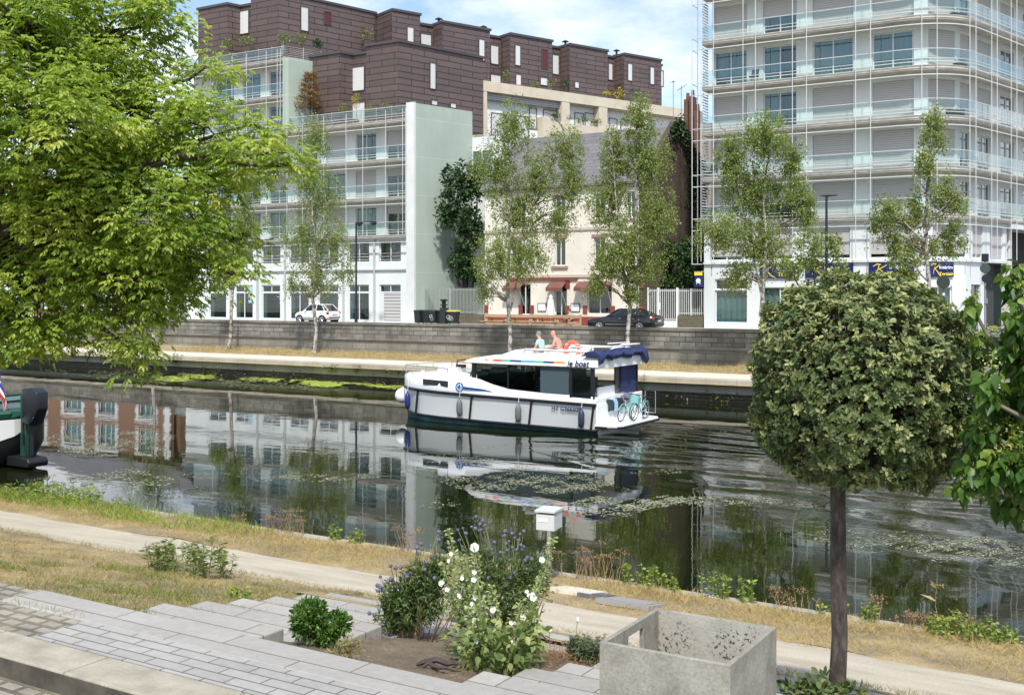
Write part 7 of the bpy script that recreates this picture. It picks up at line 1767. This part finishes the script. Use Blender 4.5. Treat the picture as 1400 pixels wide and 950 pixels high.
# hollyhocks
m_hl = leafmat('hollyhock_leaf', (.11,.17,.05), (.22,.285,.10), (.42,.43,.17), .4)
m_hb = leafmat('hollyhock_buds', (.30,.37,.15), (.44,.49,.25), (.58,.59,.38), .35)
m_hf = M('white_petals', (.80,.79,.74), .7)
HG = 'white hollyhocks in the bed'
def hollyhock(label, bx, by, tx, ty, seed, nf=4, blown=True, Yoff=0):
    q = bedpt(bx, by); Yq = -SA*q.x+CA*q.y + Yoff; rr = random.Random(seed); r0 = np.random.default_rng(seed); tip = PX(tx, ty, Yq-.05)
    o = empty('hollyhock', q, 0, label, 'flower', HG); c = curve(q, tip, .0, 8, .012, rr); w = MB(); w.tube(c, [.011*(1-.7*i/8)+.002 for i in range(9)], 5); w.build('stem', M('hollyhock_stem', (.22,.27,.10), .8), o)
    L = (tip-q).length; P = []; D = []; S = []
    for i in range(int(120*L/1.1)):
        f = rr.uniform(.02,.72)**1.15; p = q.lerp(tip, f); a = rr.uniform(0,6.28); rad = rr.uniform(.04,.20)*(1-.7*f); P.append((p.x+rad*math.cos(a), p.y+rad*math.sin(a), p.z+rr.uniform(-.02,.05))); D.append((math.cos(a), math.sin(a), rr.uniform(-.7,.1))); S.append(rr.uniform(.035,.08)*(1.1-.9*f))
    leaves('leaves', P, D, S, m_hl, 'broad', o, roll=.35, rng=r0)
    P = []; D = []; S = []
    for i in range(int(230*L/1.1)):
        f = rr.uniform(.38,1.0); p = q.lerp(tip, f); a = rr.uniform(0,6.28); rad = rr.uniform(.008,.036)*(1.25-.8*f)
        P.append((p.x+rad*math.cos(a), p.y+rad*math.sin(a), p.z)); D.append((math.cos(a), math.sin(a), rr.uniform(-.2,.9))); S.append(rr.uniform(.018,.038))
    leaves('buds', P, D, S, m_hb, 'oval', o, rng=r0)
    for i in range(nf):
        f = rr.uniform(.35,.85); p = q.lerp(tip, f) + Vector((rr.uniform(-.05,.05), -.05, 0)); ax = Vector((rr.uniform(-.5,.5), -1, rr.uniform(-.1,.5))).normalized(); s1 = ax.cross(Vector((0,0,1))).normalized(); s2 = ax.cross(s1); R_ = rr.uniform(.016,.027); b = MB()
        n_ = 15; rim = [p + (s1*math.cos(2*PI*k/n_)+s2*math.sin(2*PI*k/n_))*R_*(1 if k % 3 else .84) + ax*.015 for k in range(n_)]
        for k in range(n_): b.poly([p, rim[k], rim[(k+1) % n_]])
        b.ball(p+ax*.008, .007, 6, 4); b.build('blossom', m_hf, o, fix=False)
for i, a in enumerate((('tallest hollyhock stalk, its tip left of the largest white bloom',650,905,612,722,3),('hollyhock stalk bending slightly left at the edge of the dark thistles',640,900,606,770,3),('hollyhock stalk in the middle with the large round white bloom on top',665,915,649,745,4),('hollyhock stalk rising straight beside the largest bloom',672,912,634,757,4),('hollyhock stalk thick with pale buds right of centre',690,912,671,800,5),('leaning hollyhock stalk reaching right towards the letter box',705,915,757,735,4),('hollyhock stalk at the right side with drooping white flowers',712,905,735,790,5),('short leafy hollyhock at the front of the bed',700,922,712,820,3),('short hollyhock left of the front one over the dark root',662,920,640,830,3))): hollyhock(*a[:5], 620+i, a[5])
p = bedpt(672,915); Yp = -SA*p.x+CA*p.y; qq = PX(649,748,Yp-.1); b = MB(); n_ = 18; ax = Vector((.2,-1,.2)).normalized(); s1 = ax.cross(Vector((0,0,1))).normalized(); s2 = ax.cross(s1)
rim = [qq+(s1*math.cos(2*PI*k/n_)+s2*math.sin(2*PI*k/n_))*.035*(1 if k % 3 else .9) for k in range(n_)]
hk_ = [o for o in COL.objects if o.get('label', '').startswith('hollyhock stalk in the middle')][0]
for k in range(n_): b.poly([qq+ax*-.008, rim[k], rim[(k+1) % n_]])
b.ball(qq, .010, 6, 4); b.build('blossom', m_hf, hk_, fix=False)
q = bedpt(690, 925); Yq = -SA*q.x+CA*q.y
leafy('hollyhock_clump', 'mass of broad pale green hollyhock leaves low at the front of the bed', q, pxblobs(Yq, [(655,878,40,24),(700,880,36,24),(728,865,20,26),(660,905,24,12),(712,908,22,12),(690,925,12,8)]), m_hl, 640, 520, .062, 'broad', .006, m_gst, 'plant', None, -.4, 'leaves', .55, 30, .2)
# lavender and dry straw around it
q = bedpt(800, 906); weed('lavender', 'grey green lavender bush beside the concrete box', 'shrub', None, q, 130, .21, .13, leafmat('lavender_leaf', (.055,.085,.05), (.10,.14,.08), (.19,.22,.13), .2), 651, .035, 'lance', .35, leafmat('lavender_flower', (.20,.18,.26), (.28,.26,.34), (.2,.2,.2), .2), .016, 24, .35, None, False, 6)
def litter(name, px, py, rx, ry, n, mat, size, seed, lift=.02):
    r0 = np.random.default_rng(seed); P = []
    for i in range(n):
        q = bedpt(px+r0.normal(0,.5)*rx, py+r0.normal(0,.5)*ry); P.append((q.x,q.y,q.z+abs(r0.normal(0,lift))))
    d = r0.normal(0,1,(n,3)); d[:,2] *= .35; return tag(leaves(name, P, d, r0.uniform(.5,1.4,n)*size, mat, 'blade', rng=r0), kind='stuff')
m_lit = leafmat('rusty_litter', (.16,.075,.03), (.26,.14,.06), (.36,.25,.13), .1)
litter('dry_litter', 785, 898, 56, 20, 1500, m_lit, .07, 661, .03); litter('dry_litter', 510, 858, 28, 14, 420, m_lit, .05, 662, .035); litter('dry_litter', 660, 920, 90, 16, 500, m_lit, .045, 663, .015)
litter('leaf_crumbs', 500, 890, 130, 38, 1500, leafmat('pale_litter', (.20,.14,.08), (.36,.28,.17), (.45,.38,.25), .1), .022, 664, .004)
q = bedpt(588, 916); b = MB(); rr = random.Random(5)
b.tube(curve(q+Vector((-.12,0,.02)), q+Vector((.20,.10,.05)), .05, 6, .05, rr), [.012,.02,.024,.022,.02,.016,.008], 6); b.tube(curve(q+Vector((-.08,-.03,.02)), q+Vector((.14,.02,.04)), .08, 6, .06, rr), [.008,.014,.016,.016,.014,.012,.006], 6)
tag(b.build('dead_root', M('charred_root', (.035,.028,.026), .8, (.07,.055,.05), 12), origin=q, smooth=True), 'dark twisted dead root lying in the front of the bed', 'root')
for i, (px, py, lb) in enumerate(((752,861,'single small white blossom on a stalk left of the lavender'),(790,847,'white blossom on a thin stalk just above the lavender'))):
    q = bedpt(px-2, py+42); Yq = -SA*q.x+CA*q.y; t_ = PX(px, py, Yq); o = empty('hollyhock_seedling', q, 0, lb, 'flower'); b = MB(); b.tube(curve(q, t_, 0, 4, .03, rr), .003, 4); b.build('stem', m_gst, o); b = MB(); b.ball(t_, (.016,.014,.026), 8, 6); b.build('blossom', m_hf, o, smooth=True)
# leafy plants round the foot of the clipped tree
q = Vector((TB.x-.18, TB.y-.10, zbank(TB.y)-.05)); Yq = -SA*q.x+CA*q.y
leafy('ground_plants', 'broad leaved low plants round the foot of the clipped tree', q, pxblobs(Yq-.15, [(1088,942,26,14),(1118,938,26,20),(1140,950,22,16),(1165,944,14,12),(1100,955,30,14),(1178,952,14,12)]), leafmat('ground_leaf', (.05,.09,.03), (.10,.155,.05), (.22,.20,.08), .3), 671, 430, .058, 'oval', .005, m_gst, 'plant', None, .1, 'leaves', .5, 16, .3)
